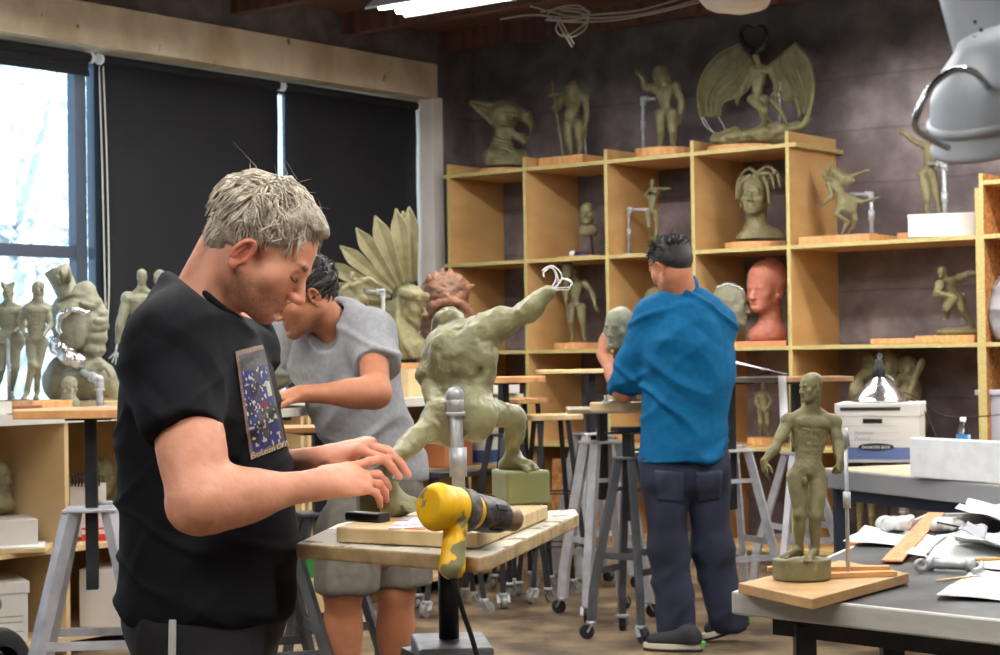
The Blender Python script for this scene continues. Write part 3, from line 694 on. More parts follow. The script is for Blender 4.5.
# ---------------------------------------------------------------- bodies, heads, hands as implicit surfaces
class Fr:
    """local frame: x = the subject's right, y = forwards, z = up"""
    def __init__(s,o,fwd,up,k=1.0):
        s.o=np.asarray(o,float); s.y=nrm(fwd); s.z=nrm(np.asarray(up,float)-s.y*(np.asarray(up,float)@s.y)); s.x=np.cross(s.y,s.z); s.k=k
        s.R=np.stack([s.x,s.y,s.z],1)
    def __call__(s,x,y,z): return s.o+s.R@(V(x,y,z)*s.k)
    def loc(s,p): return ((np.asarray(p)-s.o)@s.R)/s.k
def head(B,F,neck=None,jaw=1.0,nose=1.0,ears=True,mouth=0,eye=1.0,neckr=.054,det=True,earz=0,fl=1.0):
    k=F.k; R=F.R; zf=lambda c:(c[0],c[1],c[2]*(fl if c[2]<0 else 1)); e=lambda c,r,kk=.02,sub=False,RR=None: B.ell(F(*zf(c)),V(*r)*k,R if RR is None else R@RR,k=kk*k,sub=sub)
    c=lambda a,b,r1,r2=None,kk=.015,sub=False: B.cone(F(*zf(a)),F(*zf(b)),r1*k,(r1 if r2 is None else r2)*k,k=kk*k,sub=sub)
    e((0,-.018,.038),(.076,.094,.084)); e((0,.03,.03),(.064,.062,.07)); e((0,.035,-.045),(.056,.058,.07),.03)
    for s in(-1,1):
        c((s*.05*jaw,-.005,-.05),(s*.018,.07,-.098),.022,.017,.03); e((s*.043,.058,-.024),(.026,.02,.022),.03)
    e((0,.078,-.1),(.02*jaw,.016,.016),.02)
    c((-.034,.083,.02),(.034,.083,.02),.0125,None,.012)
    if det:
        for s in(-1,1):
            e((s*.031,.102,.001),(.017,.019,.010),.010,True); e((s*.031,.075,0),(.0135*eye,)*3,.002)
            c((s*.017,.0865,.006),(s*.045,.078,.006),.0035,.003,.003); c((s*.018,.085,-.009),(s*.043,.077,-.008),.003,.003,.004)
    c((0,.088,.012),(0,.088+.024*nose,-.034),.0085,.0105,.01)
    for s in(-1,1): e((s*.0125,.098+.006*nose,-.038),(.009,.012,.008),.008)
    if det:
        e((0,.089,-.061),(.024,.011,.006),.006); e((0,.087,-.0735),(.02,.011,.0075),.006); c((-.024,.1,-.0668),(.024,.1,-.0668),.002+.004*mouth,None,.003,True)
        e((0,.096,-.086),(.018,.006,.004),.008,True)
    if ears:
        for s in(-1,1):
            q=np.array(Matrix.Rotation(-.25,3,'X'))
            e((s*.079,-.012,-.008+earz),(.009,.02,.033),.006,False,q); e((s*.088,-.007,-.003+earz),(.007,.012,.021),.005,True,q); c((s*.077,0,-.016+earz),(s*.082,.002,-.032+earz),.006,.007,.006)
    if neck is not None: B.cone(F(0,-.025,-.055),neck,neckr*k,neckr*1.1*k,k=.03*k)
def hand(B,w,d,n,th,k=1.0,curl=(.5,.5,.5,.5),thumb=.4,spread=.12,kk=.004):
    """w wrist, d direction wrist->knuckles, n back-of-hand normal, th side (unit, towards the thumb); curl per finger index..little (radians per joint)"""
    d=nrm(d); n=nrm(n-d*(n@d)); t=np.cross(d,n); t=t if t@th>0 else -t
    R=np.stack([t,d,n],1); pt=lambda x,y,z: w+R@(V(x,y,z)*k)
    B.ell(pt(0,.05,0),V(.040,.052,.0155)*k,R,k=.02*k); B.ell(pt(.022,.035,-.008),V(.018,.032,.016)*k,R,k=.012*k)
    B.cone(pt(0,-.01,0),pt(0,.03,0),.024*k,.025*k,k=.02*k,flat=(n,.72))
    L=((.044,.026,.021),(.048,.030,.022),(.044,.028,.021),(.034,.021,.018)); X=(.030,.010,-.010,-.029); Y=(.088,.094,.089,.079); rr=(.0088,.009,.0085,.0076)
    tips=[]
    for i in range(4):
        p=pt(X[i],Y[i]-.012,0); a=0; B.cone(pt(X[i]*.7,.04,0),p,.0105*k,.0102*k,k=.008*k)
        sp=nrm(d+t*(X[i]/.03)*spread)
        r=rr[i]
        for j in range(3):
            a+=curl[i]*(1,1.15,.75)[j] if np.isscalar(curl[i]) else curl[i][j]
            q=p+(sp*math.cos(a)-n*math.sin(a))*L[i][j]*k; B.cone(p,q,r*k,r*.9*k,k=kk*k); p=q; r*=.9
        tips.append(p)
    a=thumb; p=pt(.030,.022,-.006); r=.0125
    dd=nrm(t*math.cos(a)*.75+d*.75-n*math.sin(a)*.8)
    q=p+dd*.040*k; B.cone(p,q,.0135*k,.0108*k,k=.008*k); p=q
    dd=nrm(dd*.75+d*.55-n*.15-t*.15*a); q=p+dd*.030*k; B.cone(p,q,.0106*k,.0098*k,k=kk*k); p=q
    dd=nrm(dd*.8+d*.45-t*.15); q=p+dd*.024*k; B.cone(p,q,.0098*k,.0082*k,k=kk*k)
    tips.append(q); return tips
def limb(B,a,b,ra,rb,bulge=None,k=.03):
    B.cone(a,b,ra,rb,k=k)
    if bulge is not None:
        t,off,r,L=bulge; c=np.asarray(a)+(np.asarray(b)-a)*t+off; B.ell(c,V(r,r,L),np.stack(MB().frame(np.asarray(b)-a),1),k=k)
def human(B,J,s,m=1.0,belly=0,legs=True,arms=True,hnd=True,breast=0,foot=True,det=True,bk=1.0,lat=1.0,bl=None):
    bl=bk if bl is None else bl
    """J: joints hd(centre) hf(head fwd) hu(head up) nk pe slr: sL eL wL sR eR wR hL kL aL tL ... (L/R = subject's)"""
    g=lambda q:np.asarray(J[q],float)
    nk,pe=g('nk'),g('pe'); up=nrm(nk-pe); sd=nrm(g('sR')-g('sL')); fr=nrm(np.cross(up,sd)) ; sd=np.cross(fr,up); R=np.stack([sd,fr,up],1); R2=R.copy()
    if 'hL' in J:
        hs=nrm(g('hR')-g('hL')); hf_=nrm(np.cross(V(0,0,1) if abs(hs[2])<.8 else up,hs)); R2=np.stack([hs,hf_,np.cross(hs,hf_)],1)
    at=lambda t,x=0,y=0: pe+(nk-pe)*t+sd*x*s+fr*y*s
    L=np.linalg.norm(nk-pe)
    B.ell(at(.66),V(.160,.110,.30*L/s)*s*V(bk**.5,1,1),R,k=.05*s); B.ell(at(.74),V(.172,.095,.17*L/s)*s*V(bk**.5,1,1),R,k=.05*s); B.ell(at(.40),V(.132+.02*belly,.092+.05*belly,.24*L/s)*s,R,k=.05*s)
    B.ell(pe+R2@V(0,0,.02)*s,V(.150,.104,.11)*s,R2,k=.05*s)
    B.ell(at(.24),V(.128,.088,.20*L/s)*s,R,k=.05*s)
    if belly: B.ell(at(.28,0,.06*belly),V(.13,.10,.13)*s*(1+.15*belly),R,k=.05*s)
    B.cone(g('sL'),g('sR'),.052*s,.052*s,k=.05*s)
    for q in('sL','sR'): B.cone(nk+up*.03*s,g(q),.052*s,.052*s,k=.03*s); B.ell((g(q)*.7+at(.8)*.3),V(.06,.06,.07)*s,R,k=.04*s)
    if m>0:
        for x in(-1,1):
            B.ell(at(.77,x*.078,.075),V(.088,.040+.02*breast,.060)*s*(1+.08*m),R,k=.014*s); B.ell(at(.74,x*.095,-.05*lat),V(.055,.038,.11)*s*m,R,k=.04*s)
            B.ell(at(.60,x*.135,-.01),V(.03,.07,.13)*s*m,R,k=.03*s)
        B.cone(at(.05,0,-.118),at(.95,0,-.125),.010*s,.010*s,k=.03*s,sub=True)
        B.cone(at(.25,0,.105+.06*belly),at(.72,0,.115),.006*s,.006*s,k=.015*s,sub=True)
        for x in(-1,1): B.cone(at(.685,x*.015,.118),at(.70,x*.12,.100),.005*s,.005*s,k=.016*s,sub=True); B.cone(at(.10,x*.05,.10),at(.22,x*.12,.07),.005*s,.004*s,k=.014*s,sub=True)
        for t in(.3,.42,.53):
            for x in(-1,1): B.ell(at(t,x*.032,.08+.03*belly),V(.03,.022,.028)*s,R,k=.008*s)
    if legs:
        for x,sg in(('L',-1),('R',1)):
            h,kn,an,to=g('h'+x),g('k'+x),g('a'+x),g('t'+x)
            B.ell(h-R2[:,1]*.07*s+V(0,0,-.0)*s,V(.085,.075,.085)*s,R2,k=.03*s)
            ld=nrm(kn-h); fw=nrm(R2[:,1]-ld*(R2[:,1]@ld)) if abs(R2[:,1]@ld)<.95 else R2[:,2]
            B.cone(h,kn,.088*s*bl,.055*s*bl,k=.04*s); B.ell(h+(kn-h)*.42+fw*.022*s,V(.062,.055,.17)*s*bl,np.stack([nrm(np.cross(fw,ld)),fw,ld],1),k=.03*s)
            B.ell(kn+fw*.022*s,V(.038,.032,.04)*s,R,k=.015*s)
            sd_=nrm(an-kn); cf=nrm(-(fw-sd_*(fw@sd_)))
            B.cone(kn,an,.050*s*bl,.036*s*bl,k=.03*s); B.ell(kn+(an-kn)*.30+cf*.018*s,V(.048,.046,.11)*s*bl,np.stack([nrm(np.cross(cf,sd_)),cf,sd_],1),k=.03*s)
            if foot:
                fd=nrm(to-an); hl=an-nrm(V(fd[0],fd[1],0)+1e-6)*.035*s+sd_*.045*s
                B.cone(an,hl,.034*s,.03*s,k=.02*s); B.cone(an,to,.036*s,.026*s,k=.02*s); B.cone(hl,to,.026*s,.024*s,k=.02*s)
                sw=nrm(np.cross(fd,V(0,0,1)))
                for j in range(5): B.cone(to-fd*.02*s+sw*(j-2)*.018*s,to+fd*(.03-.004*abs(j-1))*s+sw*(j-2)*.019*s-V(0,0,.008*s),.012*s,.010*s,k=.006*s)
    if arms:
        for x in('L','R'):
            if 'e'+x not in J: continue
            a,b,c=g('s'+x),g('e'+x),g('w'+x)
            B.ell(a,V(.064,.064,.072)*s*bk,R,k=.03*s); B.cone(a,b,.050*s*bk,.040*s*bk,k=.03*s); 
            ud=nrm(b-a); B.ell(a+(b-a)*.5,V(.050,.050,.10)*s*bk,np.stack(MB().frame(ud),1),k=.02*s)
            B.cone(b,c,.043*s*bk,.029*s*bk,k=.02*s); B.ell(b+(c-b)*.28,V(.047,.042,.085)*s*bk,np.stack(MB().frame(nrm(c-b)),1),k=.02*s)
            if hnd and ('w'+x+'f') not in J:
                d=nrm(c-b); n=fr-d*(fr@d); n=nrm(n) if np.linalg.norm(n)>.2 else nrm(np.cross(d,sd)); th=fr
                hand(B,c,d,nrm(np.cross(d,fr)) if abs(d@fr)<.9 else up,fr,s*bk,(.25,.3,.35,.4),.3,kk=.004)
    if 'hd' in J:
        F=Fr(g('hd'),J.get('hf',fr),J.get('hu',up),J.get('hk',s)); head(B,F,nk,det=det,neckr=.062); return F
M_clay=mat('olive_clay',srgb(128,121,86),.55,col2=srgb(108,101,69),nscale=14,bump=.25,bscale=90,spec=.4)  # darker clay tone also carries the dimmer light on the background statues
M_clayl=mat('pale_green_clay',srgb(148,145,107),.42,col2=srgb(126,122,86),nscale=9,bump=.3,bscale=70,spec=.55)
M_clayd=mat('grey_green_clay',srgb(136,134,112),.6,col2=srgb(118,116,94),nscale=14,bump=.25,bscale=90)
M_terra=mat('pink_terracotta_clay',srgb(186,116,92),.55,col2=srgb(168,100,78),nscale=8,bump=.2,bscale=80)
M_rust=mat('rust_brown_clay',srgb(132,90,64),.65,col2=srgb(94,62,44),nscale=10,bump=.4,bscale=60)
M_skin1=mat('fair_skin',(1,1,1),.5,attr=True,col2=(.93,.9,.88),nscale=40,bump=.06,bscale=180,spec=.4)
M_skin1.node_tree.nodes['Principled BSDF'].inputs['Subsurface Weight'].default_value=.12
M_skin1.node_tree.nodes['Principled BSDF'].inputs['Subsurface Radius'].default_value=(.012,.005,.003)
M_eye=mat('eye_white',srgb(215,208,200),.25)
def skin_color(base,F=None,fl=1.0,lip=None,stub=None,red=None,hands=()):
    def f(p,n):
        c=np.tile(np.array(base),(len(p),1)); 
        w=(fbm(p,9,3)*1.2)[:,None]; c=c*(1+w*.25)
        if red is not None:
            # knuckles/ears slightly redder
            for q,r,s in red:
                d=np.linalg.norm(p-np.asarray(q),axis=1); k=np.clip(1-d/r,0,1)[:,None]*s; c=c*(1-k)+np.array(srgb(214,112,88))*k
        if F is not None:
            L=F.loc(p); L=L.copy(); L[:,2]=np.where(L[:,2]<0,L[:,2]/fl,L[:,2])
            if lip is not None:
                k=np.clip(1.6-1.6*np.sqrt((((L-np.array([0,.094,-.067]))/np.array([.026,.02,.013]))**2).sum(1)),0,1)[:,None]
                c=c*(1-k)+np.array(lip)*k
            if stub is not None:
                k=np.clip((-.035-L[:,2])/.03,0,1)*np.clip((L[:,1]+.03)/.03,0,1)*np.clip((L[:,2]+.135)/.03,0,1)
                nz=.45+.55*vnoise(p*420); k=(k*.8*nz)[:,None]; lipk=np.clip(1.6-1.6*np.sqrt((((L-np.array([0,.094,-.067]))/np.array([.026,.02,.013]))**2).sum(1)),0,1)[:,None]
                k=k*(1-lipk); c=c*(1-k)+np.array(stub)*k
            # brows
            bx=np.abs(L[:,0]); k=(np.clip(1-np.abs(bx-.032)/.022,0,1)*np.clip(1-np.abs(L[:,2]-.024)/.007,0,1)*(L[:,1]>.05))
            k=np.clip(k*2,0,.75)[:,None]; c=c*(1-k)+np.array(stub if stub is not None else (.05,.03,.02))*.8*k
        return np.clip(c,0,1)
    return f
def torso(TS,rows,Yf,rz=.05,k=.05,step=.022):
    """rows: (px left, px right, py, half depth); smooth stack of sections"""
    a=[]
    for l,r,y,dd in rows:
        Yc=Yf(y); p,q=P(l,y,Yc),P(r,y,Yc); a.append(((p+q)/2,(q[0]-p[0])/2,dd))
    for (c0,w0,d0),(c1,w1,d1) in zip(a[:-1],a[1:]):
        n=max(1,int(abs(c0[2]-c1[2])/step))
        for i in range(n):
            t=i/n; TS.ell(c0*(1-t)+c1*t,V(w0*(1-t)+w1*t,d0*(1-t)+d1*t,rz),k=k*.6)
    TS.ell(a[-1][0],V(a[-1][1],a[-1][2],rz),k=k)
def tufts(name,F,pts,m,parent,n_side=3):
    """pts: list of (root, [points], r0) tapered locks as one hair mesh"""
    b=MB()
    for P_,r in pts:
        k=len(P_); b.tube(P_,[r*(1-.85*(i/(k-1))**1.5) for i in range(k)],n_side,cap=False)
    return b.build(name,m,parent)
# ================================================================ the man in the black t-shirt
m1=empty('person',P(205,600,3.3)*V(1,1,0),'man in a black printed t-shirt with grey tousled hair, bowed over the clay figure','person')
th1=math.radians(37); c42,s42=math.cos(th1),math.sin(th1)
HF=V(c42,-.08,-s42); HU=V(s42,.0,c42)
F1=Fr(P(242,252,3.22),HF,HU,.94)
F1.o=F1.o-F1.R@(V(.082,-.012,-.018)*F1.k)
nk=P(196,306,3.30)
B=Blob()
head(B,F1,None,nose=1.1,ears=False,fl=.88,jaw=1.1)
B.cone(F1(0,-.055,-.04),P(196,318,3.3),.053,.062,k=.022)
# near arm (his right)
sR=P(178,352,3.16); eR=P(199,503,3.02); wR=P(322,484,3.18)
B.cone(sR,eR,.054,.048,k=.03); B.ell(sR+(eR-sR)*.64,V(.053,.051,.09),np.stack(MB().frame(eR-sR),1),k=.03)
B.cone(eR,wR,.046,.026,k=.03,flat=(V(0,.3,1),.92)); B.ell(eR+(wR-eR)*.25,V(.043,.047,.09),np.stack(MB().frame(wR-eR),1),k=.03); B.ell(eR+V(-.012,-.005,-.008),V(.03,.03,.03),k=.02)
t1=hand(B,wR,P(370,476,3.25)-wR,V(-.10,-.72,.66),V(.1,.35,.9),1.03,curl=((-.12,.12,.08),(.22,.40,.22),(.30,.50,.25),(.38,.52,.25)),thumb=.75,spread=.03)
# far arm
sL=P(238,345,3.50); eL=P(236,478,3.62); wL=P(327,460,3.36)
B.cone(sL,eL,.055,.045,k=.03); B.cone(eL,wL,.044,.027,k=.03)
t2=hand(B,wL,P(362,446,3.34)-wL,V(.1,-.25,.95),V(.1,-.9,-.2),1.0,curl=((.70,.42,.22),(.66,.50,.25),(.66,.55,.3),(.7,.6,.3)),thumb=.85,spread=.03)
# hidden trunk and legs keep it one body
B.cone(P(190,385,3.3),P(205,560,3.32),.10,.11,k=.06); B.cone(P(196,318,3.3),P(190,385,3.3),.05,.09,k=.03); B.cone(sR,sL,.06,.06,k=.05)
hip=P(205,590,3.32)
for dy in(-.09,.09):
    h=hip+V(0,dy,-.03); kn=V(h[0]+.03,h[1],.50); an=V(h[0]-.02,h[1],.09); B.cone(h,kn,.085,.055,k=.05); B.cone(kn,an,.054,.035,k=.03)
    B.cone(an,an+V(.16,0,-.045),.035,.028,k=.02)
skc=srgb(226,160,130)
col=skin_color(skc,F1,fl=.88,lip=srgb(196,110,98),stub=srgb(96,66,48),red=[(F1(.085,-.012,-.008),.04,.45),(F1(0,.118,-.035),.03,.4),(P(372,480,3.25),.07,.22),(wL+V(.06,0,.0),.09,.2),(eR,.05,.2)])
B.build('body',.0028,M_skin1,m1,color=col,smooth=1,disp=lambda p,n:.0012*fbm(p,60,2)*2)
def ear(F,sg,parent,base,ez=0,k=1.0):
    E=Blob(); E.k=.003; R=F.R@np.array(Matrix.Rotation(-.22,3,'X'))@np.array(Matrix.Rotation(sg*.32,3,'Z')); o=F(sg*.080,-.012,-.008+ez); kk=F.k*k; g=lambda x,y,z:o+R@(V(sg*x,y,z)*kk)
    E.ell(g(.0,0,0),V(.007,.0165,.030)*kk,R)
    rim=[g(.006+.004*math.sin(a),.003+.0145*math.cos(a)-.004,.004+.027*math.sin(a)) for a in np.linspace(-.6,3.9,14)]
    for a,b in zip(rim[:-1],rim[1:]): E.cone(a,b,.0042*kk,.0042*kk,k=.003)
    E.ell(g(.009,.0,.002),V(.006,.010,.018)*kk,R,k=.004,sub=True); E.ell(g(.0065,.007,-.006),V(.005,.006,.009)*kk,R,k=.003,sub=True)
    E.ell(g(.003,.004,-.027),V(.006,.009,.009)*kk,R,k=.006); E.ell(g(.005,.014,-.006),V(.004,.004,.006)*kk,R,k=.004); E.cone(g(.005,-.006,-.012),g(.005,-.006,.014),.003*kk,.003*kk,k=.004)
    E.build('ear',.0012,M_skin1,parent,color=lambda p,n:np.tile(np.array(base),(len(p),1))*(1+.2*fbm(p,40,2))[:,None])
for sg in(-1,1): ear(F1,sg,m1,srgb(222,138,112),-.012,1.0)
# hair: a close cap and tousled grey locks
H=Blob()
H.ell(F1(0,-.022,.050),V(.080,.090,.079),F1.R); H.ell(F1(0,.022,.075),V(.066,.066,.05),F1.R,k=.03); H.ell(F1(0,-.070,-.012),V(.062,.034,.050),F1.R,k=.03)
H.boxs(F1(0,.155,-.02),V(.12,.10,.105),F1.R,k=.012,sub=True)
for s in(-1,1):
    H.ell(F1(s*.085,-.006,-.012),V(.03,.032,.036),F1.R,k=.01,sub=True); H.boxs(F1(s*.08,.055,-.03),V(.05,.055,.05),F1.R@np.array(Matrix.Rotation(.25,3,'X')),k=.012,sub=True)
M_hair1=mat('grey_blond_hair',srgb(190,178,158),.5,col2=srgb(132,118,102),nscale=60,stretch=(1,1,1),bump=.5,bscale=240,spec=.45,thr=(.35,.7))
M_hair1b=mat('grey_hair_locks',srgb(228,218,198),.45,col2=srgb(164,150,130),nscale=45,spec=.5,thr=(.38,.62))
hc=H.build('hair',.004,M_hair1,m1,disp=lambda p,n:.006*ridged(F1.loc(p)+.35*fbm(p,10,2)[:,None],(60,22,50))-.002)
rr=random.Random(4); L=[]
ctr=F1(0,-.02,.045)
for i in range(2600):
    u=nrm([rr.gauss(0,1),rr.gauss(0,1),rr.gauss(0,1)])
    l=u*V(.086,.099,.086)+V(0,-.028,.048)
    x,y,z=l
    if z<.045 and y>.045: continue
    if z<.045 and y>.0 : continue
    if z<-.045 or (z<.012 and abs(x)>.062 and -.045<y): continue
    root=F1(*(l*.985)); nrmv=F1.R@u
    comb=nrm(F1.R@V(x*3+rr.gauss(0,.35),.75+rr.gauss(0,.45),-.35+rr.gauss(0,.4)+ (-.6 if z<.04 else 0)))
    if y<-.06: comb=nrm(F1.R@V(rr.gauss(0,.4),-.2,-1))
    tang=nrm(comb-nrmv*(comb@nrmv)); ln=rr.uniform(.022,.040)*(1 if z>.05 else .7)*(.7 if y>.045 else 1)
    lift=rr.uniform(.1,.55)*(1 if z>.06 else .3)
    wv=np.cross(nrmv,tang)*rr.gauss(0,.25)
    pts=[root,root+(tang*.4+nrmv*lift+wv)*ln*.5,root+(tang*.9+nrmv*lift*.8+wv)*ln*.9,root+(tang*1.4+nrmv*lift*.25+wv*.4)*ln]
    L.append((pts,rr.uniform(.0022,.0050)))
for i in range(700):
    u=nrm([rr.gauss(0,1),-abs(rr.gauss(0,1)),rr.gauss(0,1)]); l=V(0,-.070,-.012)+u*V(.062,.034,.050); root=F1(*l); n_=F1.R@u
    tg=nrm(F1.R@V(rr.gauss(0,.35),-.1,-1)); tg=nrm(tg-n_*(tg@n_)); ln=rr.uniform(.012,.022); L.append(([root-n_*.002,root+(tg*.6+n_*.30)*ln,root+(tg*1.3+n_*.22)*ln],rr.uniform(.0016,.003)))
for i in range(14):
    u=nrm([rr.gauss(0,.6),rr.gauss(-.1,.6),1]); root=F1(*(u*V(.086,.099,.086)+V(0,-.028,.048))); n_=F1.R@u
    L.append(([root,root+n_*.02+F1.R@V(rr.gauss(0,.01),rr.gauss(0,.01),0),root+n_*.035+F1.R@V(rr.gauss(0,.02),rr.gauss(0,.02),0)],.0008))
tufts('hair_locks',F1,L,M_hair1b,m1)
zz=.88
for sg in(-1,1):
    b=MB(); b.tube(bez([F1(sg*.014,.0895,-.001),F1(sg*.024,.0925,-.006),F1(sg*.036,.0905,-.0065),F1(sg*.047,.081,-.002)],4),[.0006]+[.0016]*11+[.0007],5); b.build('eyelashes',mat('brown_lashes',srgb(70,48,38),.6),m1)
    b=MB()
    for i in range(46):
        t=i/45; x=.014+.040*t; p=F1(sg*x,.0955-.22*max(0,x-.028)**1.0*.9,.0235+.007*math.sin(t*2.6)-.003+rr.gauss(0,.0016)); b.tube([p,p+F1.R@V(sg*.006,.001,.0015+rr.gauss(0,.0012))],[.0009,.0003],3,cap=False)
    b.build('eyebrow',M_hair1,m1)
# black t-shirt
M_tee=mat('black_cotton',srgb(17,17,21),.85,col2=srgb(22,22,26),nscale=5,bump=.12,bscale=500,spec=.2)
TS=Blob(); X=V(1,0,0)
def sec(pxl,pxr,py,Y,dep):
    a,b=P(pxl,py,Y),P(pxr,py,Y); c=(a+b)/2; return c,(b[0]-a[0])/2,dep
torso(TS,[(158,238,318,.15),(146,250,335,.175),(131,263,365,.18),(124,274,405,.168),(122,283,445,.157),(122,290,485,.152),(123,291,530,.152),(124,291,570,.158),(124,290,606,.165)],lambda y:3.3)
# shoulders: near and far
TS.cone(P(198,308,3.3),P(172,345,3.17),.062,.078,k=.06); TS.cone(P(200,312,3.32),P(236,345,3.48),.06,.07,k=.06)
TS.cone(P(188,310,3.3),P(212,324,3.3),.062,.058,k=.05)
# sleeves
TS.cone(P(173,346,3.17),P(184,448,3.05),.075,.063,k=.04); TS.cone(P(238,350,3.48),P(237,420,3.58),.068,.066,k=.04)
ax=nrm(P(188,436,3.06)-P(172,345,3.17)); fx_=MB().frame(ax); Rs=np.stack(fx_,1)
TS.boxs(P(184,431,3.06)+ax*.08,V(.11,.095,.08),Rs,k=.004,sub=True)
TS.boxs(P(205,620,3.32)+V(0,0,-.055),V(.3,.3,.06),k=.01,sub=True)        # hem
TS.cone(F1(0,-.05,-.03),P(206,306,3.3),.057,.060,k=.006,sub=True)
TS.boxs(P(219,262,3.3),V(.16,.16,.062),Rax((0,1,0),.60),k=.008,sub=True)
def teefold(p,n):
    f=ridged(p+.02*fbm(p,8,2)[:,None],(3.2,3.2,9.0)); g=ridged(p+3.3,(6,6,4)); low=np.clip((1.02-p[:,2])/.15,0,1)
    h=ridged((p+.05*fbm(p,5,2)[:,None])@Rax((0,1,0),.5),(4,4,13)); h2=ridged((p+4+.04*fbm(p,6,2)[:,None])@Rax((0,1,0),-.8),(4,4,12))
    return .008*np.clip(f-.6,0,1)*2.2*(.35+.65*low)+.0075*np.clip(h-.7,0,1)*3+.006*np.clip(h2-.75,0,1)*3-.003
tee=TS.build('t_shirt',.0055,M_tee,m1,disp=teefold,smooth=1)
# collar and sleeve rib
rb=MB(); c_=P(219,302,3.3); hf=(P(239,319,3.3)-P(199,285,3.3))/2; cpts=[c_+hf*math.cos(a)+V(0,.062*math.sin(a),0) for a in np.linspace(0,2*math.pi,33)]; rb.tube(cpts,.0065,8,cap=False); rb.build('collar',M_tee,m1)
# chest print (flat transfer lying on the cloth)
def tee_print():
    me=tee.data; bv=BVHTree.FromPolygons([v.co for v in me.vertices],[p.vertices for p in me.polygons])
    NU,NV=64,110; vs=[];cs=[]; ok=True
    quad=[(234,352),(262,345),(285,446),(250,460)]
    tan=np.array(srgb(128,100,84)); blue=np.array(srgb(34,42,104)); blk=np.array(srgb(30,30,38)); cream=np.array(srgb(205,200,180)); gry=np.array(srgb(74,72,76)); red=np.array(srgb(120,36,40))
    for j in range(NV+1):
        for i in range(NU+1):
            u,v=i/NU,j/NV; q=[np.array(x,float) for x in quad]
            p=(q[0]*(1-u)+q[1]*u)*(1-v)+(q[3]*(1-u)+q[2]*u)*v
            d=ray(*p); h=bv.ray_cast(Vector(CAM),Vector(d))
            if h[0] is None: vs.append(None)
            else: vs.append(np.array(h[0])+np.array(h[1])*.0025)
            s3=V(u*9,v*26,1.3); n1=float(vnoise(s3)); n2=float(vnoise(V(u*18,v*40,7.7))); n3=float(vnoise(V(u*5,v*10,3.7)))
            brd=(u<.09) or v>.95 or v<.045
            if brd: c=tan*(.55+.9*float(vnoise(V(u*60,v*120,2))))
            elif v<.2: c=gry*(.6+.8*n2)
            else:
                c=blue if n3<.58 else blk
                if .42<u<.66 and n1>.40: c=gry*.8
                if n2>.72: c=cream*.8
                if u>.8 and .35<v<.5: c=cream*.7
                if abs(v-.56)<.03 and .5<u<.75: c=red
                if u>.93 : c=gry*.7
            cs.append(np.clip(c,0,1))
    idx={}; out=[];oc=[]
    for k,v in enumerate(vs):
        if v is not None: idx[k]=len(out); out.append(tuple(v)); oc.append(cs[k])
    fs=[]
    for j in range(NV):
        for i in range(NU):
            a=[j*(NU+1)+i,j*(NU+1)+i+1,(j+1)*(NU+1)+i+1,(j+1)*(NU+1)+i]
            if all(x in idx for x in a):
                pp=[np.array(out[idx[x]]) for x in a]
                if max(np.linalg.norm(pp[x]-pp[x-1]) for x in range(4))<.02: fs.append([idx[x] for x in a])
    me2=bpy.data.meshes.new('print'); me2.from_pydata(out,[],fs); me2.update()
    at=me2.color_attributes.new('Col','FLOAT_COLOR','POINT'); at.data.foreach_set('color',np.concatenate([np.array(oc),np.ones((len(oc),1))],1).astype(np.float32).ravel())
    for p in me2.polygons: p.use_smooth=True
    link('chest_print',me2,mat('shirt_print_ink',(1,1,1),.7,attr=True),m1)
    # lettering under the print
    cu=bpy.data.curves.new('t','FONT'); cu.body='Evolution Of M'; cu.size=1; cu.resolution_u=2; to=bpy.data.objects.new('t',cu); COL.objects.link(to)
    bpy.context.view_layer.update(); tm=bpy.data.meshes.new_from_object(to.evaluated_get(bpy.context.evaluated_depsgraph_get())); bpy.data.objects.remove(to)
    w=max(v.co.x for v in tm.vertices)
    for v in tm.vertices:
        u,t=v.co.x/w,v.co.y; px=250+u*38; py=459.5-u*14-t*9.0; px+=0
        h=bv.ray_cast(Vector(CAM),Vector(ray(px,py)))
        v.co=(h[0]+h[1]*.003) if h[0] is not None else Vector(P(px,py,3.2))
    link('shirt_lettering',tm,mat('cream_ink',srgb(205,198,170),.7),m1)
tee_print()
# black trousers with a white side stripe
TR=Blob(); M_trk=mat('black_track_cloth',srgb(22,22,28),.7,col2=srgb(28,28,35),nscale=5,bump=.1,bscale=300)
TR.ell(P(205,612,3.32),V(.142,.14,.12),k=.05)
for dy in(-.085,.085):
    h=hip+V(0,dy,-.05); TR.cone(h,V(h[0]+.03,h[1],.5),.108,.085,k=.05); TR.cone(V(h[0]+.03,h[1],.5),V(h[0]-.02,h[1],.08),.085,.07,k=.04)
TR.boxs(V(hip[0],hip[1],.03),V(.3,.3,.04),k=.005,sub=True)
tr=TR.build('trousers',.007,M_trk,m1,disp=lambda p,n:.009*np.clip(ridged(p,(6,6,10))-.6,0,1)*2)
def stripe_on(o,quad,name,m,NU=4,NV=24,off=.003):
    me=o.data; bv=BVHTree.FromPolygons([v.co for v in me.vertices],[p.vertices for p in me.polygons]); rows=[]
    for j in range(NV+1):
        row=[]
        for i in range(NU+1):
            u,v=i/NU,j/NV; q=[np.array(x,float) for x in quad]; p=(q[0]*(1-u)+q[1]*u)*(1-v)+(q[3]*(1-u)+q[2]*u)*v
            h=bv.ray_cast(Vector(CAM),Vector(ray(*p)))
            row.append(np.array(h[0])+np.array(h[1])*off if h[0] is not None else (row[-1] if row else None))
        if any(x is None for x in row): continue
        rows.append(row)
    if len(rows)>1:
        b=MB(); b.sheet(rows,.0015); b.build(name,m,o.parent)
stripe_on(tr,[(170,602),(177,602),(176,720),(168,720)],'side_stripe',mat('white_stripe',srgb(215,212,205),.6))
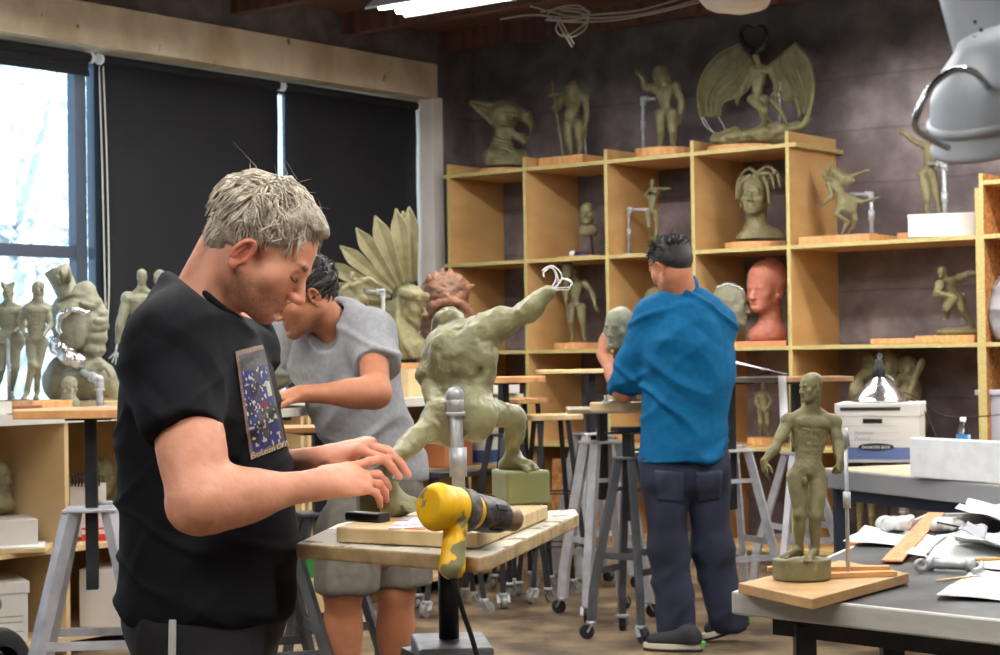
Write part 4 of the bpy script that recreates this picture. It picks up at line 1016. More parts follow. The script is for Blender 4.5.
for sg in(-1,1):
    S_=Blob(); a=V(hip[0]-.02,hip[1]+sg*.085,.0); S_.cone(a+V(-.03,0,.045),a+V(.17,0,.032),.042,.04,k=.03); S_.boxs(a+V(.07,0,-.01),V(.2,.1,.012),k=.004,sub=True)
    S_.build('shoe',.006,M_rubber,m1)
# ================================================================ the man in the grey t-shirt
m2=empty('person',P(375,600,6.2)*V(1,1,0),'man in a grey t-shirt and grey shorts leaning on a stand, wearing glasses','person')
F2=Fr(P(303,297,6.05),V(-.86,-.38,-.36),V(-.22,-.10,.95),1.0)
B=Blob(); head(B,F2,None,mouth=.6,ears=False)
B.cone(F2(0,-.03,-.05),P(340,335,6.2),.058,.066,k=.04)
sh2=P(372,333,6.10); el2=P(376,393,5.86); wr2=P(300,394,5.80)   # his left arm, image right
B.cone(sh2,el2,.052,.045,k=.03); B.cone(el2,wr2,.045,.027,k=.03); B.ell(el2+(wr2-el2)*.25,V(.045,.045,.08),np.stack(MB().frame(wr2-el2),1),k=.03)
hand(B,wr2,V(-1,-.25,-.12),V(0,-.15,1),V(-.1,-1,0),1.0,curl=((.15,.2,.1),(.15,.25,.1),(.2,.25,.1),(.25,.3,.1)),thumb=.2)
sh2b=P(290,338,6.45); el2b=P(262,395,6.4); wr2b=P(266,399,6.12)
B.cone(sh2b,el2b,.046,.044,k=.03); B.cone(el2b,wr2b+V(-.05,-.1,0),.043,.028,k=.03)
hand(B,wr2b+V(-.05,-.1,0),V(-.3,-1,-.1),V(0,0,1),V(1,0,0),1.0,curl=((.3,.3,.2),)*4,thumb=.2)
B.cone(P(345,365,6.2),P(375,480,6.25),.11,.11,k=.06); B.cone(sh2,sh2b,.04,.04,k=.04)
lg=[(P(350,550,6.12),P(343,592,6.07),P(340,652,6.1)),(P(398,550,6.28),P(396,590,6.22),P(393,650,6.28))]
for h,kn,calf in lg:
    B.cone(h,kn,.085,.062,k=.04); an=V(calf[0]-.0,calf[1]+.05,.10); B.cone(kn,an,.060,.036,k=.03); B.ell(kn+(an-kn)*.36+V(0,.01,0),V(.064,.064,.13),np.stack(MB().frame(an-kn),1),k=.03)
    B.cone(an+V(0,.03,-.06),an+V(-.06,-.16,-.065),.036,.03,k=.03)
B.cone(P(375,480,6.25),P(375,540,6.22),.12,.12,k=.05)
col2=skin_color(srgb(180,120,88),F2,lip=srgb(168,94,84),stub=srgb(90,62,46))
B.build('body',.005,M_skin1,m2,color=col2,disp=lambda p,n:.0015*fbm(p,40,2)*2)
H=Blob(); M_blackhair=mat('black_hair',srgb(26,22,22),.4,col2=srgb(40,34,32),nscale=50,bump=.5,bscale=200,spec=.5)
H.ell(F2(0,-.028,.046),V(.084,.098,.088),F2.R); H.boxs(F2(0,.16,-.03),V(.12,.10,.09),F2.R,k=.012,sub=True)
for s in(-1,1): H.ell(F2(s*.085,0,-.012),V(.03,.03,.034),F2.R,k=.01,sub=True); H.boxs(F2(s*.08,.05,-.045),V(.05,.05,.05),F2.R,k=.012,sub=True)
H.build('hair',.0045,M_blackhair,m2,disp=lambda p,n:.007*ridged(F2.loc(p),(50,20,50))-.002)
rr=random.Random(8); L=[]
for i in range(420):
    u=nrm([rr.gauss(0,1),rr.gauss(0,1),rr.gauss(0,1)]); l=u*V(.087,.1,.09)+V(0,-.028,.046); x,y,z=l
    if (z<.06 and y>.04) or z<-.03 or (z<.02 and y>-.03): continue
    root=F2(*(l*.97)); n_=F2.R@u; cb=F2.R@V(x*3,.9+rr.gauss(0,.3),-.2+rr.gauss(0,.3)); tg=nrm(cb-n_*(cb@n_)); ln=rr.uniform(.03,.05)
    L.append(([root,root+(tg*.5+n_*.3)*ln*.6,root+(tg+n_*.25)*ln,root+(tg*1.5-n_*.1)*ln],rr.uniform(.003,.005)))
tufts('hair_locks',F2,L,M_blackhair,m2)
for sg in(-1,1): ear(F2,sg,m2,srgb(182,118,88))
gl=MB()
for s in(-1,1):
    cpt=[F2(s*.034+.024*math.cos(t),.102-.008*abs(math.cos(t)),-.001+.017*math.sin(t)) for t in np.linspace(0,2*math.pi,17)]; gl.tube(cpt,.0017,5,cap=False)
    gl.tube([F2(s*.058,.098,.004),F2(s*.076,.05,.006),F2(s*.082,-.01,.004)],.0017,5)
gl.tube([F2(-.010,.104,.003),F2(.010,.104,.003)],.0017,5); gl.build('glasses',M_bsteel,m2)
TS=Blob(); M_grey=mat('heather_grey_cotton',srgb(150,150,152),.85,col2=srgb(136,136,139),nscale=60,bump=.1,bscale=400)
torso(TS,[(318,368,318,.12),(298,384,338,.165),(290,393,370,.165),(306,402,400,.158),(323,413,432,.155),(333,422,462,.155),(336,426,480,.155)],lambda y:6.2+.0004*(y-320))
TS.cone(P(345,322,6.2),sh2,.07,.078,k=.05); TS.cone(P(325,325,6.25),sh2b,.06,.085,k=.06)
TS.cone(sh2,P(376,367,5.98),.082,.078,k=.04); TS.cone(sh2b,P(274,370,6.42),.08,.078,k=.05)
ax=nrm(el2-sh2); TS.boxs(P(376,366,5.98)+ax*.085,V(.13,.13,.08),np.stack(MB().frame(ax),1),k=.005,sub=True)
TS.boxs(P(372,478,6.24)+V(0,0,-.10),V(.3,.3,.1),Rax((0,1,0),.10),k=.01,sub=True)
TS.cone(F2(0,-.03,-.05),P(338,330,6.2),.06,.07,k=.01,sub=True); TS.ell(P(322,333,6.06),V(.05,.07,.06),k=.01,sub=True)
TS.build('t_shirt',.0075,M_grey,m2,disp=lambda p,n:.016*np.clip(ridged((p+.05*fbm(p,4,2)[:,None])@Rax((0,1,0),-.7),(2.5,2.5,9))-.72,0,1)*3-.005+.012*np.clip(ridged((p+9+.04*fbm(p,5,2)[:,None])@Rax((0,1,0),.5),(3,3,8))-.75,0,1)*3)
SH_=Blob(); M_short=mat('taupe_cotton_shorts',srgb(100,94,84),.85,col2=srgb(88,82,73),nscale=40,bump=.15,bscale=300)
SH_.ell(P(376,500,6.24),V(.165,.16,.16),k=.06)
for (h,kn,_),q in zip(lg,((347,583,6.08),(401,583,6.24))):
    SH_.cone(h+V(0,0,.06),P(*q),.115,.108,k=.04); SH_.cone(P(*q)+V(0,0,-.075),kn+V(0,0,-.16),.078,.078,k=.004,sub=True)
SH_.boxs(P(375,588,6.15)+V(0,0,-.08),V(.4,.3,.08),k=.006,sub=True)
SH_.build('shorts',.007,M_short,m2,disp=lambda p,n:.012*np.clip(ridged(p,(8,8,3))-.6,0,1)*2+.007*np.clip(ridged(p+4,(4,4,9))-.65,0,1)*2)
for h,kn,calf in lg:
    S_=Blob(); a=V(calf[0],calf[1]+.05,0); S_.cone(a+V(.01,.04,.045),a+V(-.06,-.17,.03),.045,.042,k=.03); S_.boxs(a+V(0,-.05,-.01),V(.2,.2,.012),k=.004,sub=True); S_.build('shoe',.007,M_rubber,m2)
# ================================================================ the man in the blue shirt
Z3=7.95
m3=empty('person',P(690,645,Z3)*V(1,1,0),'man in a bright blue shirt and dark jeans seen from behind','person')
F3=Fr(P(670,266,Z3-.02),V(-.62,.70,-.32),V(-.28,.12,.95),.95)
B=Blob(); head(B,F3,None,ears=False)
B.cone(F3(0,-.03,-.05),P(684,300,Z3),.058,.066,k=.04)
sL=P(645,318,Z3+.0); eL=P(624,392,Z3+.12); wL=P(603,354,Z3+.28)
B.cone(sL,eL,.044,.044,k=.03); B.cone(eL,wL,.046,.028,k=.03); B.ell(eL+(wL-eL)*.3,V(.044,.044,.09),np.stack(MB().frame(wL-eL),1),k=.02)
hand(B,wL,V(.12,.15,1),V(-.9,-.5,.0),V(.55,-.8,.2),1.0,curl=((.35,.5,.4),(.4,.5,.4),(.4,.5,.4),(.4,.5,.4)),thumb=.5)
sR=P(722,325,Z3+.02); eR=P(717,385,Z3+.28); wR=P(655,352,Z3+.42)
B.cone(sR,eR,.042,.042,k=.03); B.cone(eR,wR,.042,.028,k=.03); hand(B,wR,V(-.8,.1,.3),V(.2,.9,.1),V(0,-.2,1),1.0,curl=((.4,.5,.4),)*4,thumb=.5)
B.cone(sL,sR,.038,.038,k=.03); B.cone(P(684,335,Z3),P(686,450,Z3),.11,.11,k=.06)
hL=P(664,455,Z3+.0); kL=P(668,548,Z3+.0); aL=P(678,632,Z3+.0)
hR=P(705,455,Z3+.02); kR=P(712,545,Z3+.10); aR=P(729,618,Z3+.12)
for h,k_,a in((hL,kL,aL),(hR,kR,aR)): B.cone(h,k_,.085,.055,k=.04); B.cone(k_,a,.055,.036,k=.03)

B.build('body',.005,M_skin1,m3,color=skin_color(srgb(186,124,92),F3),disp=lambda p,n:.0015*fbm(p,40,2)*2)
H=Blob(); H.ell(F3(0,-.026,.046),V(.080,.096,.084),F3.R); H.ell(F3(0,-.07,.0),V(.058,.045,.05),F3.R,k=.03); H.boxs(F3(0,.16,-.03),V(.12,.10,.10),F3.R,k=.012,sub=True)
for s in(-1,1): H.ell(F3(s*.085,0,-.012),V(.03,.03,.034),F3.R,k=.01,sub=True); H.boxs(F3(s*.08,.055,-.045),V(.05,.055,.05),F3.R,k=.012,sub=True)
H.build('hair',.0045,M_blackhair,m3)
rr=random.Random(5); L=[]
for i in range(900):
    u=nrm([rr.gauss(0,1),rr.gauss(0,1),rr.gauss(0,1)]); l=u*V(.080,.096,.084)+V(0,-.026,.046); x,y,z=l
    if (z<.06 and y>.05) or z<-.03 or (z<.02 and y>-.03): continue
    root=F3(*(l*.97)); n_=F3.R@u; ln=rr.uniform(.014,.030)*(1 if z>.06 else .5)
    L.append(([root,root+(n_+F3.R@V(rr.gauss(0,.3),rr.gauss(0.1,.3),.2))*ln*.6,root+(n_+F3.R@V(rr.gauss(0,.5),rr.gauss(.2,.5),.1))*ln],rr.uniform(.003,.005)))
tufts('hair_locks',F3,L,M_blackhair,m3)
for sg in(-1,1): ear(F3,sg,m3,srgb(188,120,90))
M_blue=mat('bright_blue_cotton_shirt',srgb(0,90,134),.8,col2=srgb(0,80,121),nscale=30,bump=.08,bscale=300,spec=.2)
TS=Blob()
torso(TS,[(660,712,306,.11),(646,726,324,.14),(642,733,350,.155),(642,733,385,.152),(642,728,415,.148),(640,724,445,.160),(638,726,472,.168)],lambda y:Z3)
TS.cone(P(670,300,Z3),P(700,300,Z3),.058,.058,k=.04); TS.cone(P(684,300,Z3),P(654,315,Z3),.062,.07,k=.05); TS.cone(P(684,300,Z3),P(717,322,Z3+.02),.062,.075,k=.05)
TS.cone(P(652,316,Z3),P(628,378,Z3+.09),.085,.074,k=.05); TS.cone(P(717,324,Z3+.02),P(716,375,Z3+.24),.08,.072,k=.05)
TS.cone(P(628,380,Z3+.09),P(622,386,Z3+.14),.072,.066,k=.03)
TS.cone(eL+(wL-eL)*.16,eL+(wL-eL)*.22,.060,.060,k=.01)
fw=nrm(wL-eL); TS.boxs(eL+fw*(.075+.08),V(.10,.10,.08),np.stack(MB().frame(fw),1),k=.004,sub=True)
# rounded shirt tail
TS.boxs(P(684,461,Z3)+V(0,0,-.10),V(.3,.3,.1),Rax((0,1,0),-.04),k=.01,sub=True)
TS.cone(F3(0,-.03,-.05),P(684,292,Z3),.056,.056,k=.006,sub=True)
tsb=TS.build('shirt',.0075,M_blue,m3,disp=lambda p,n:.020*np.clip(ridged((p+.06*fbm(p,4,2)[:,None])@Rax((0,1,0),.6),(2.5,2.5,9))-.72,0,1)*3-.006+.014*np.clip(ridged((p+9+.05*fbm(p,5,2)[:,None])@Rax((0,1,0),-.5),(3,3,8))-.75,0,1)*3)
cl=Blob(); cl.cone(P(684,287,Z3),P(684,300,Z3),.066,.082,k=.01); cl.cone(F3(0,-.03,-.03),P(684,300,Z3),.059,.059,k=.004,sub=True); cl.boxs(P(681,275,Z3-.02)+V(0,0,.04),V(.12,.12,.05),Rax((0,1,0),-.25),k=.004,sub=True); cl.build('collar',.006,M_blue,m3)
M_jean=mat('dark_blue_denim',srgb(24,27,44),.85,col2=srgb(44,50,74),nscale=3,bump=.2,bscale=300,detail=7,thr=(.4,.75))
TS=Blob(); TS.ell(P(682,468,Z3),V(.152,.13,.12),k=.06)
for h,k_,a,bx in((hL,kL,aL,(658,595)),(hR,kR,aR,(720,590))):
    TS.cone(h,k_,.102,.080,k=.05); TS.cone(k_,a+V(0,0,-.02),.080,.078,k=.05); TS.ell(h+V(0,-.035,-.06),V(.090,.085,.10),k=.04)
TS.boxs(aL+V(-.1,0,-.155),V(.2,.13,.10),k=.01,sub=True); TS.boxs(aR+V(.02,0.05,-.155),V(.14,.13,.10),Rax((0,1,0),-.15),k=.01,sub=True)
M_jpk=mat('denim_pocket',srgb(40,45,66),.85,col2=srgb(56,62,86),nscale=12)
jn=TS.build('jeans',.0085,M_jean,m3,disp=lambda p,n:.010*np.clip(ridged((p+.05*fbm(p,5,2)[:,None])@Rax((0,1,0),.6),(3,3,9))-.55,0,1)*2+.010*np.clip(ridged((p+7+.05*fbm(p,4,2)[:,None])@Rax((0,1,0),-.7),(3,3,7))-.62,0,1)*2+.008*fbm(p,9,2))
for qd_ in([(655,470),(684,472),(683,503),(657,500)],[(696,472),(722,470),(720,499),(697,502)]): stripe_on(jn,qd_,'back_pocket',M_jpk,8,8,.004)
pk=MB()
for (cx,cy,w) in((668,480,24),(713,478,20)):
    pts=[P(cx-w/2,cy-12,Z3-.17),P(cx+w/2,cy-12,Z3-.17),P(cx+w/2,cy+14,Z3-.165),P(cx,cy+19,Z3-.165),P(cx-w/2,cy+14,Z3-.165)]
M_cream=mat('cream_rubber_sole',srgb(206,200,178),.6); M_blackcv=mat('black_canvas',srgb(30,29,31),.8); M_green=mat('green_heel_patch',srgb(96,170,84),.6)
def shoe(heel,toe,parent,lift=0):
    d=nrm((toe-heel)); sd=nrm(np.cross(d,V(0,0,1))); up=np.cross(sd,d); R=np.stack([sd,d,up],1); Lh=np.linalg.norm(toe-heel); c=(heel+toe)/2
    for nm,z0,z1,gr,m in(('rubber_sole',0,.012,.000,M_rubber),('sole_band',.0125,.034,-.001,M_cream)):
        o=[]
        for k in range(28):
            t=2*math.pi*k/28; y=math.cos(t)*(Lh/2+gr); w=.046+.006*math.cos(t-.3)-.008*(math.cos(t)<-.2)
            o.append(c+R@V(math.sin(t)*(w+gr),y,z1))
        b=MB(); b.prism(o,z1-z0,-up); b.build(nm,m,parent,.003)
    U=Blob(); U.cone(heel+d*.05+up*.06,toe-d*.05+up*.036,.042,.036,k=.03); U.cone(heel+d*.05+up*.05,heel+d*.06+up*.08,.040,.038,k=.03); U.boxs(c-up*.006,V(.1,.25,.04),R,k=.003,sub=True); U.build('canvas_upper',.006,M_blackcv,parent)
    g=MB(); g.box(heel+up*.030-d*.002,(.05,.008,.03),R); g.build('heel_patch',M_green,parent,.002)
e=empty('shoe',P(672,650,Z3)*V(1,1,0)); e.parent=m3; e.matrix_parent_inverse=Matrix.Translation(m3.location).inverted()
shoe(G(703,652,.0)+V(0,0,0),G(643,650,.0),m3)
hr=P(750,640,Z3+.15); tr_=P(704,647,Z3+.12); tr_[2]=.004; hr[2]=.07; shoe(hr,tr_,m3)
bpy.data.objects.remove(e)
# ================================================================ sculptures
def slope(f,px0,Z,k=.78):
    """keep a wide piece parallel to the shelf wall"""
    return lambda x,y,dz=0: f(x,y,dz-(x-px0)*Z/FPX*k)
def tri(q,base=None):
    """q(px,py,dz) at depth Z with a vertical shift so that (px0,py0) lands at height z0"""
    px0,py0,Z,z0=q; sh=0 if z0 is None else z0-P(px0,py0,Z)[2]
    return lambda px,py,dz=0: P(px,py,Z+dz)+V(0,0,sh)
def statue(name,loc,label,group=None): return empty(name,loc,label,'sculpture',group)
def round_board(parent,c,z,rx,ry=None,th=.02,m=None,n=20,yaw=0):
    ry=ry or rx; b=MB(); R=rotz(yaw); b.prism([V(c[0],c[1],z)+R@V(rx*math.cos(2*math.pi*k/n),ry*math.sin(2*math.pi*k/n),0) for k in range(n)],th); return b.build('base_board',m or M_board,parent,.002)
def sq_board(parent,c,z,w,d,th=.02,m=None,yaw=0):
    b=MB(); b.prism([p+V(0,0,z) for p in rect(c,w,d,yaw)],th); return b.build('base_board',m or M_board,parent,.002)
def pipe(parent,pts,r=.011,fits=(),flange=None,m=None,name='support_pipe'):
    b=MB(); b.tube(pts,r,10)
    for i in range(1,len(pts)-1):
        b.ball(pts[i],r*1.45); d0=nrm(np.asarray(pts[i-1])-pts[i]); d1=nrm(np.asarray(pts[i+1])-pts[i])
        for d in(d0,d1): b.tube([pts[i],pts[i]+d*r*2.6],r*1.35,10); b.tube([pts[i]+d*r*2.4,pts[i]+d*r*3],r*1.55,10)
    for t in fits: b.tube([t-V(0,0,r*2.2),t+V(0,0,r*2.2)],r*1.4,10)
    if flange is not None: b.tube([flange,flange+V(0,0,r*.8)],r*2.8,14)
    return b.build(name,m or M_pipe,parent)
def wires(parent,curves,r=.0015,name='armature_wire',m=None):
    for c in curves:
        b=MB(); b.tube(bez(c,6),r,6); b.build(name,m or M_wire,parent)
M_wire=mat('bare_aluminium_wire',srgb(205,205,205),.35,metal=.6)
cd_=lambda s: clay_disp(.02*s,14/s)
# ---- the large running figure on the near stand
ZR=3.50; BZ=TZ+.028
rf=statue('running_figure',P(455,520,ZR)*V(1,1,0)+V(0,0,BZ),'large green clay figure mid-stride with one arm flung out, on the near white-topped stand')
q=lambda x,y,dz=0: P(x,y,ZR+dz)
s=.40
J=dict(hd=q(449,331,.06),hf=V(-.65,.62,-.35),hu=V(-.3,.3,.9),hk=.36,nk=q(461,338,.03),pe=q(461,412,0),sL=q(438,343,.03),sR=q(489,329,.0),
  eR=q(522,315,-.02),wR=q(549,292,-.04),wRf=1,hL=q(447,418,-.01),hR=q(476,412,0),kL=q(416,437,-.09),aL=q(391,463,-.14),tL=q(383,472,-.17),kR=q(514,414,.08),aR=q(512,458,.12),tR=q(528,466,.10))
B=Blob(); human(B,J,s,m=.6,bk=1.06,bl=.84,lat=.8)
B.cone(q(436,347,.03),q(428,374,.01),.021,.018,k=.012); B.cone(q(428,374,.01),q(434,404,-.02),.0175,.012,k=.01)
B.ell(q(473,348,-.028),V(.030,.012,.036),np.array(Matrix.Rotation(.4,3,'Y')),k=.035); B.ell(q(443,354,-.016),V(.020,.012,.034),k=.035); B.ell(q(482,368,-.01),V(.02,.03,.05),k=.02)      # shoulder blades
B.cone(q(487,329,0),q(500,322,-.01),.026,.024,k=.02); B.ell(q(530,309,-.03),V(.03,.018,.02),np.stack(MB().frame(q(549,292,-.04)-q(522,315,-.02)),1)[:,[2,0,1]],k=.01)
for a,b in(((455,345,-.055),(452,400,-.05)),((470,395,-.05),(484,360,-.03)),((440,380,-.045),(455,405,-.05)),((495,425,.03),(468,402,-.045))):
    B.cone(q(*a),q(*b),.004,.003,k=.012,sub=True)
B.ell(q(447,420,-.045),V(.042,.035,.045),k=.015); B.ell(q(474,416,-.04),V(.044,.036,.046),k=.015)
body=B.build('clay_body',.0028,M_clayl,rf,disp=lambda p,n:.0075*fbm(p,30,4)*2+.004*np.clip(ridged(p+.01*fbm(p,40,2)[:,None],(40,40,16))-.65,0,1)*2,smooth=1)
pz=q(455,396,-.085)
pb_=MB(); foot_=V(q(457,500,-.085)[0],pz[1],BZ)
pipe(rf,[q(457,394,-.03),pz+V(0,0,.0),V(pz[0]+.006,pz[1],BZ)],.0122,fits=[V(pz[0]+.004,pz[1],q(457,462,-.085)[2])],flange=V(pz[0]+.006,pz[1],BZ))
blk=Blob(); c0=G(521,503,BZ); blk.boxs(V(c0[0],c0[1],BZ+.033),V(.045,.05,.033),rotz(.32),rd=.004); blk.build('clay_block',.003,mat('smooth_green_clay',srgb(140,142,96),.45,col2=srgb(128,130,86),nscale=6,spec=.5),rf,disp=lambda p,n:.003*fbm(p,20,2))
lmp=Blob(); Fz=q(402,500,-.12)
lmp.cone(q(391,487,-.14),q(393,505,-.14),.016,.022,k=.02); lmp.cone(q(393,504,-.14),q(412,504,-.12),.020,.014,k=.02)
for j in range(5): lmp.cone(q(405,502+j*1.2,-.12-.012*j),q(418-j*1.5,507+j*.8,-.11-.014*j),.0065,.0058,k=.004)
lmp.build('clay_foot',.0025,M_clayl,rf,disp=lambda p,n:.004*fbm(p,40,3)*2)
bk=Blob(); bk.boxs(V(q(374,505,-.08)[0],q(374,505,-.08)[1],BZ+.022),V(.03,.03,.021),rotz(.2),rd=.006); bk.build('clay_slab',.003,mat('dark_olive_clay',srgb(104,100,66),.6),rf)
T0=q(550,291,-.04)
wires(rf,[[T0,q(558,285,-.04),q(556,272,-.04),q(548,267,-.04),q(542,271,-.05)],[T0,q(561,281,-.03),q(560,272,-.03),q(552,266,-.03),q(545,268,-.02)],[T0,q(559,288,-.05),q(570,287,-.05),q(572,283,-.06),q(563,279,-.06),q(557,282,-.05)],[T0,q(560,290,-.03),q(569,289,-.04),q(571,281,-.03),q(562,278,-.04)],[T0,q(556,278,-.02),q(552,268,-.02),q(544,272,-.03),q(544,277,-.04)],[q(486,358,.02),q(490,355,.02),q(495,350,.0)]],.0016,m=mat('white_wire',srgb(225,225,222),.4))
bd=MB(); bd.prism([G(336,527,BZ),G(478,533,BZ),G(548,505,BZ),G(415,503,BZ)],.026); bo=bd.build('sculpting_board',M_pale,None,.003); tag(bo,'pale wooden board under the large running clay figure','board')
# ---- standing clay man on the black table
ZM=3.97; BM=ZT+.026
sm=statue('standing_figure',P(802,575,ZM)*V(1,1,0)+V(0,0,BM),'olive clay anatomy figure of a bald man standing on a disc at the lower right')
q=tri((802,586,ZM-.07,BM)); q=(lambda f: (lambda x,y,dz=0: f(x,y,dz+.07)))(q)
J=dict(hd=q(811,389,0),hf=V(-.86,-.5,-.06),hu=V(0,0,1),hk=.262,nk=q(811,413,.015),pe=q(808,472,.0),sR=q(788,423,.0),sL=q(834,424,.012),
  eR=q(776,449,-.02),wR=q(764,463,-.04),wRf=1,eL=q(838,446,.0),wL=q(840,464,-.03),wLf=1,hR=q(797,479,0),hL=q(818,480,.005),kR=q(800,516,-.015),aR=q(799,551,.0),tR=q(785,558,-.045),kL=q(816,518,-.02),aL=q(815,551,-.005),tL=q(808,561,-.055))
B=Blob(); human(B,J,.222,m=1.15,bk=1.15)
B.ell(q(805,483,-.028),V(.006,.008,.010),k=.004)
hand(B,q(764,463,-.04),V(.0,-.1,-1),V(-.8,-.5,0),V(.5,-.8,0),.25,curl=((.2,.3,.2),(.3,.35,.2),(.4,.4,.2),(.5,.4,.2)),thumb=.3,kk=.002)
hand(B,q(840,464,-.03),V(.0,-.15,-1),V(.6,-.7,0),V(-.7,-.7,0),.25,curl=((1.2,1.3,.8),)*4,thumb=.9,kk=.002)
B.build('clay_body',.0015,M_clay,sm,disp=lambda p,n:.0022*fbm(p,60,3)*2)
db=Blob(); cc=q(802,572,0); db.cone(V(cc[0],cc[1],BM+.024),V(cc[0],cc[1],BM+.027),.062,.062,flat=(V(0,0,1),.38)); db=MB()
pr=[];n=30
for k in range(n):
    t=2*math.pi*k/n; r_=.062*(1+.03*math.sin(3*t)+.02*math.sin(5*t+1)); pr.append(V(cc[0]+r_*math.cos(t),cc[1]+r_*.85*math.sin(t),BM+.046))
db.prism(pr,.044); db.build('clay_disc',M_clay,sm,.004)
rod=q(848,565,.05); b=MB(); zt=q(846,435,.05)[2]; b.tube([V(rod[0],rod[1],BM),V(rod[0],rod[1],zt)],.0045,8); b.tube([V(rod[0],rod[1],BM),V(rod[0],rod[1],BM+.006)],.011,10)
zc=q(848,503,.05)[2]; b.tube([V(rod[0],rod[1],zc-.015),V(rod[0],rod[1],zc+.02)],.0085,10); b.tube([V(rod[0],rod[1],zt-.03),V(rod[0]-.006,rod[1],zt+.01)],.010,8); b.build('support_rod',M_pipe,sm)
b=MB(); b.prism([G(738,583,BM),G(812,599,BM),G(909,573,BM),G(840,560,BM)],.022); tag(b.build('sculpting_board',mat('tan_hardboard',srgb(190,150,98),.6,col2=srgb(164,128,80),nscale=9),None,.002),'tan square board under the bald standing clay man','board')
# ================================================================ small clay people on the shelves and counters
def shelf_fig(label,px0,py0,zrow,J,s,bw=None,d=.26,group=None,m=1,belly=0,mt=None,name='clay_figure',vs=None,extra=None,pipes=None,hk=None,bth=None,round_=True,Z=None,fing=False,bj=(0,0),bk=1.36):
    bth=bth or (.05 if Z is not None else (.07 if zrow==ROWZ[4] else .045))
    Zb=Z if Z is not None else SH(px0,d,zrow)[1]
    o=P(px0,py0,Zb); r=statue(name,(o[0],o[1],zrow),label,group); q=tri((px0,py0,Zb,zrow+bth)); q=slope(q,px0,Zb) if Z is None else q
    JJ={}
    for k,v in J.items():
        if k in('hf','hu'): JJ[k]=np.array(v,float)
        elif k=='hk': JJ[k]=v
        elif k.endswith('f') and len(k)==3: JJ[k]=1
        else: JJ[k]=q(*v)
    JJ.setdefault('hk',s*1.05)
    B=Blob(); B.k=.02*s
    human(B,JJ,s,m=m,belly=belly,legs='hL' in J,hnd=True,det=True,bk=bk)
    if extra: extra(B,q)
    B.build('clay_body',vs or max(.0022,s*.0085),mt or M_clay,r,disp=lambda p,n:s*.014*fbm(p,11/s,3)*2)
    if bw: 
        c=(o[0]+bj[0],o[1]+bj[1]); (round_board(r,c,zrow+bth-.001,bw/2,bw*.42,bth-.002) if round_ else sq_board(r,c,zrow+bth-.001,bw,bw*.8,bth-.002,yaw=yawS))
    if pipes: pipes(r,q,zrow+bth)
    return r,q
def P2(pts,**k):
    def f(r,q,zb):
        w=[q(*p) for p in pts]; w[-1]=V(w[-2][0],w[-2][1],zb); pipe(r,w,k.get('r',.014),fits=[(w[-1]+w[-2])/2],flange=w[-1])
    return f
R1,R2_,R3,R4,R5=ROWZ[4],ROWZ[3],ROWZ[2],ROWZ[1],ROWZ[0]
# top of the shelving
def staff(B,q):
    B.cone(q(552,82,-.1),q(563,156,-.08),.008,.009,k=.004); B.cone(q(550,95,-.1),q(557,94,-.1),.011,.011,k=.01); B.ell(q(555,108,-.1),V(.02,.02,.03),k=.01)
    B.ell(q(573,92,-.05),V(.05,.04,.07),k=.03)
shelf_fig('fat bearded clay man with a tall staff on top of the shelves',573,157,R1,dict(hd=(573,85,0),hf=(-.3,-.9,-.1),hu=(0,0,1),nk=(573,94,0),pe=(573,122,0),sR=(562,97,0),sL=(585,97,0),eR=(558,107,-.05),wR=(556,109,-.12),eL=(587,113,0),wL=(585,128,-.03),hR=(568,124,0),hL=(579,124,0),kR=(569,139,-.02),aR=(571,152,0),tR=(568,156,-.05),kL=(580,138,-.02),aL=(580,151,.02),tL=(577,156,-.03)),.285,bk=1.6,bw=.36,belly=1.6,extra=staff,round_=False,
  pipes=lambda r,q,zb: pipe(r,[q(584,130,.06),V(*(q(586,140,.08)[:2]),zb)],.007))
def mane(B,q):
    B.ell(q(661,74,.03),V(.055,.05,.06),k=.03); B.cone(q(662,70,.02),q(672,92,.04),.035,.03,k=.03)
shelf_fig('hairy clay beast man raising one hand, on top of the shelves',664,148,R1,dict(hd=(661,76,-.02),hf=(-.75,-.6,-.1),hu=(0,0,1),nk=(664,84,0),pe=(666,112,0),sR=(655,88,0),sL=(676,86,0),eR=(645,87,-.05),wR=(642,77,-.06),eL=(682,102,.0),wL=(680,114,-.04),hR=(661,114,0),hL=(673,114,0),kR=(661,130,-.02),aR=(660,145,.02),tR=(656,148,-.03),kL=(673,130,-.02),aL=(673,144,.02),tL=(674,148,-.04)),.275,bk=1.85,bw=.38,extra=mane,m=1.3,pipes=P2([(656,98,.05),(643,98,.05),(643,148,.05)]))
# winged demon
Zd=SH(758,.24,R1)[1]; qd=slope(tri((755,141,Zd,R1+.03)),755,Zd)
dm=statue('winged_demon',(qd(755,143)[0],qd(755,143)[1],R1),'large winged horned clay demon standing on a rock on top of the shelves')
B=Blob(); B.k=.01
human(B,dict(hd=qd(756,52),hf=V(-.6,-.7,-.3),hu=V(-.2,0,1),hk=.24,nk=qd(759,62,.03),pe=qd(757,93,0),sR=qd(752,66,0),sL=qd(771,65,.0),eR=qd(744,80,-.03),wR=qd(739,91,-.06),eL=qd(776,80,-.03),wL=qd(776,91,-.08),hR=qd(753,95,0),hL=qd(763,95,0),kR=qd(764,106,-.08),aR=qd(764,119,.0),tR=qd(758,122,-.02),kL=qd(763,110,.02),aL=qd(770,118,.08),tL=qd(766,121,.05)),.265,m=1.2,det=False,bk=1.55)
B.cone(qd(771,95,.05),qd(782,108,.05),.02,.014,k=.01); B.cone(qd(782,108,.05),qd(788,122,.03),.014,.005,k=.005)
B.build('clay_body',.003,M_clay,dm,disp=cd_(.25))
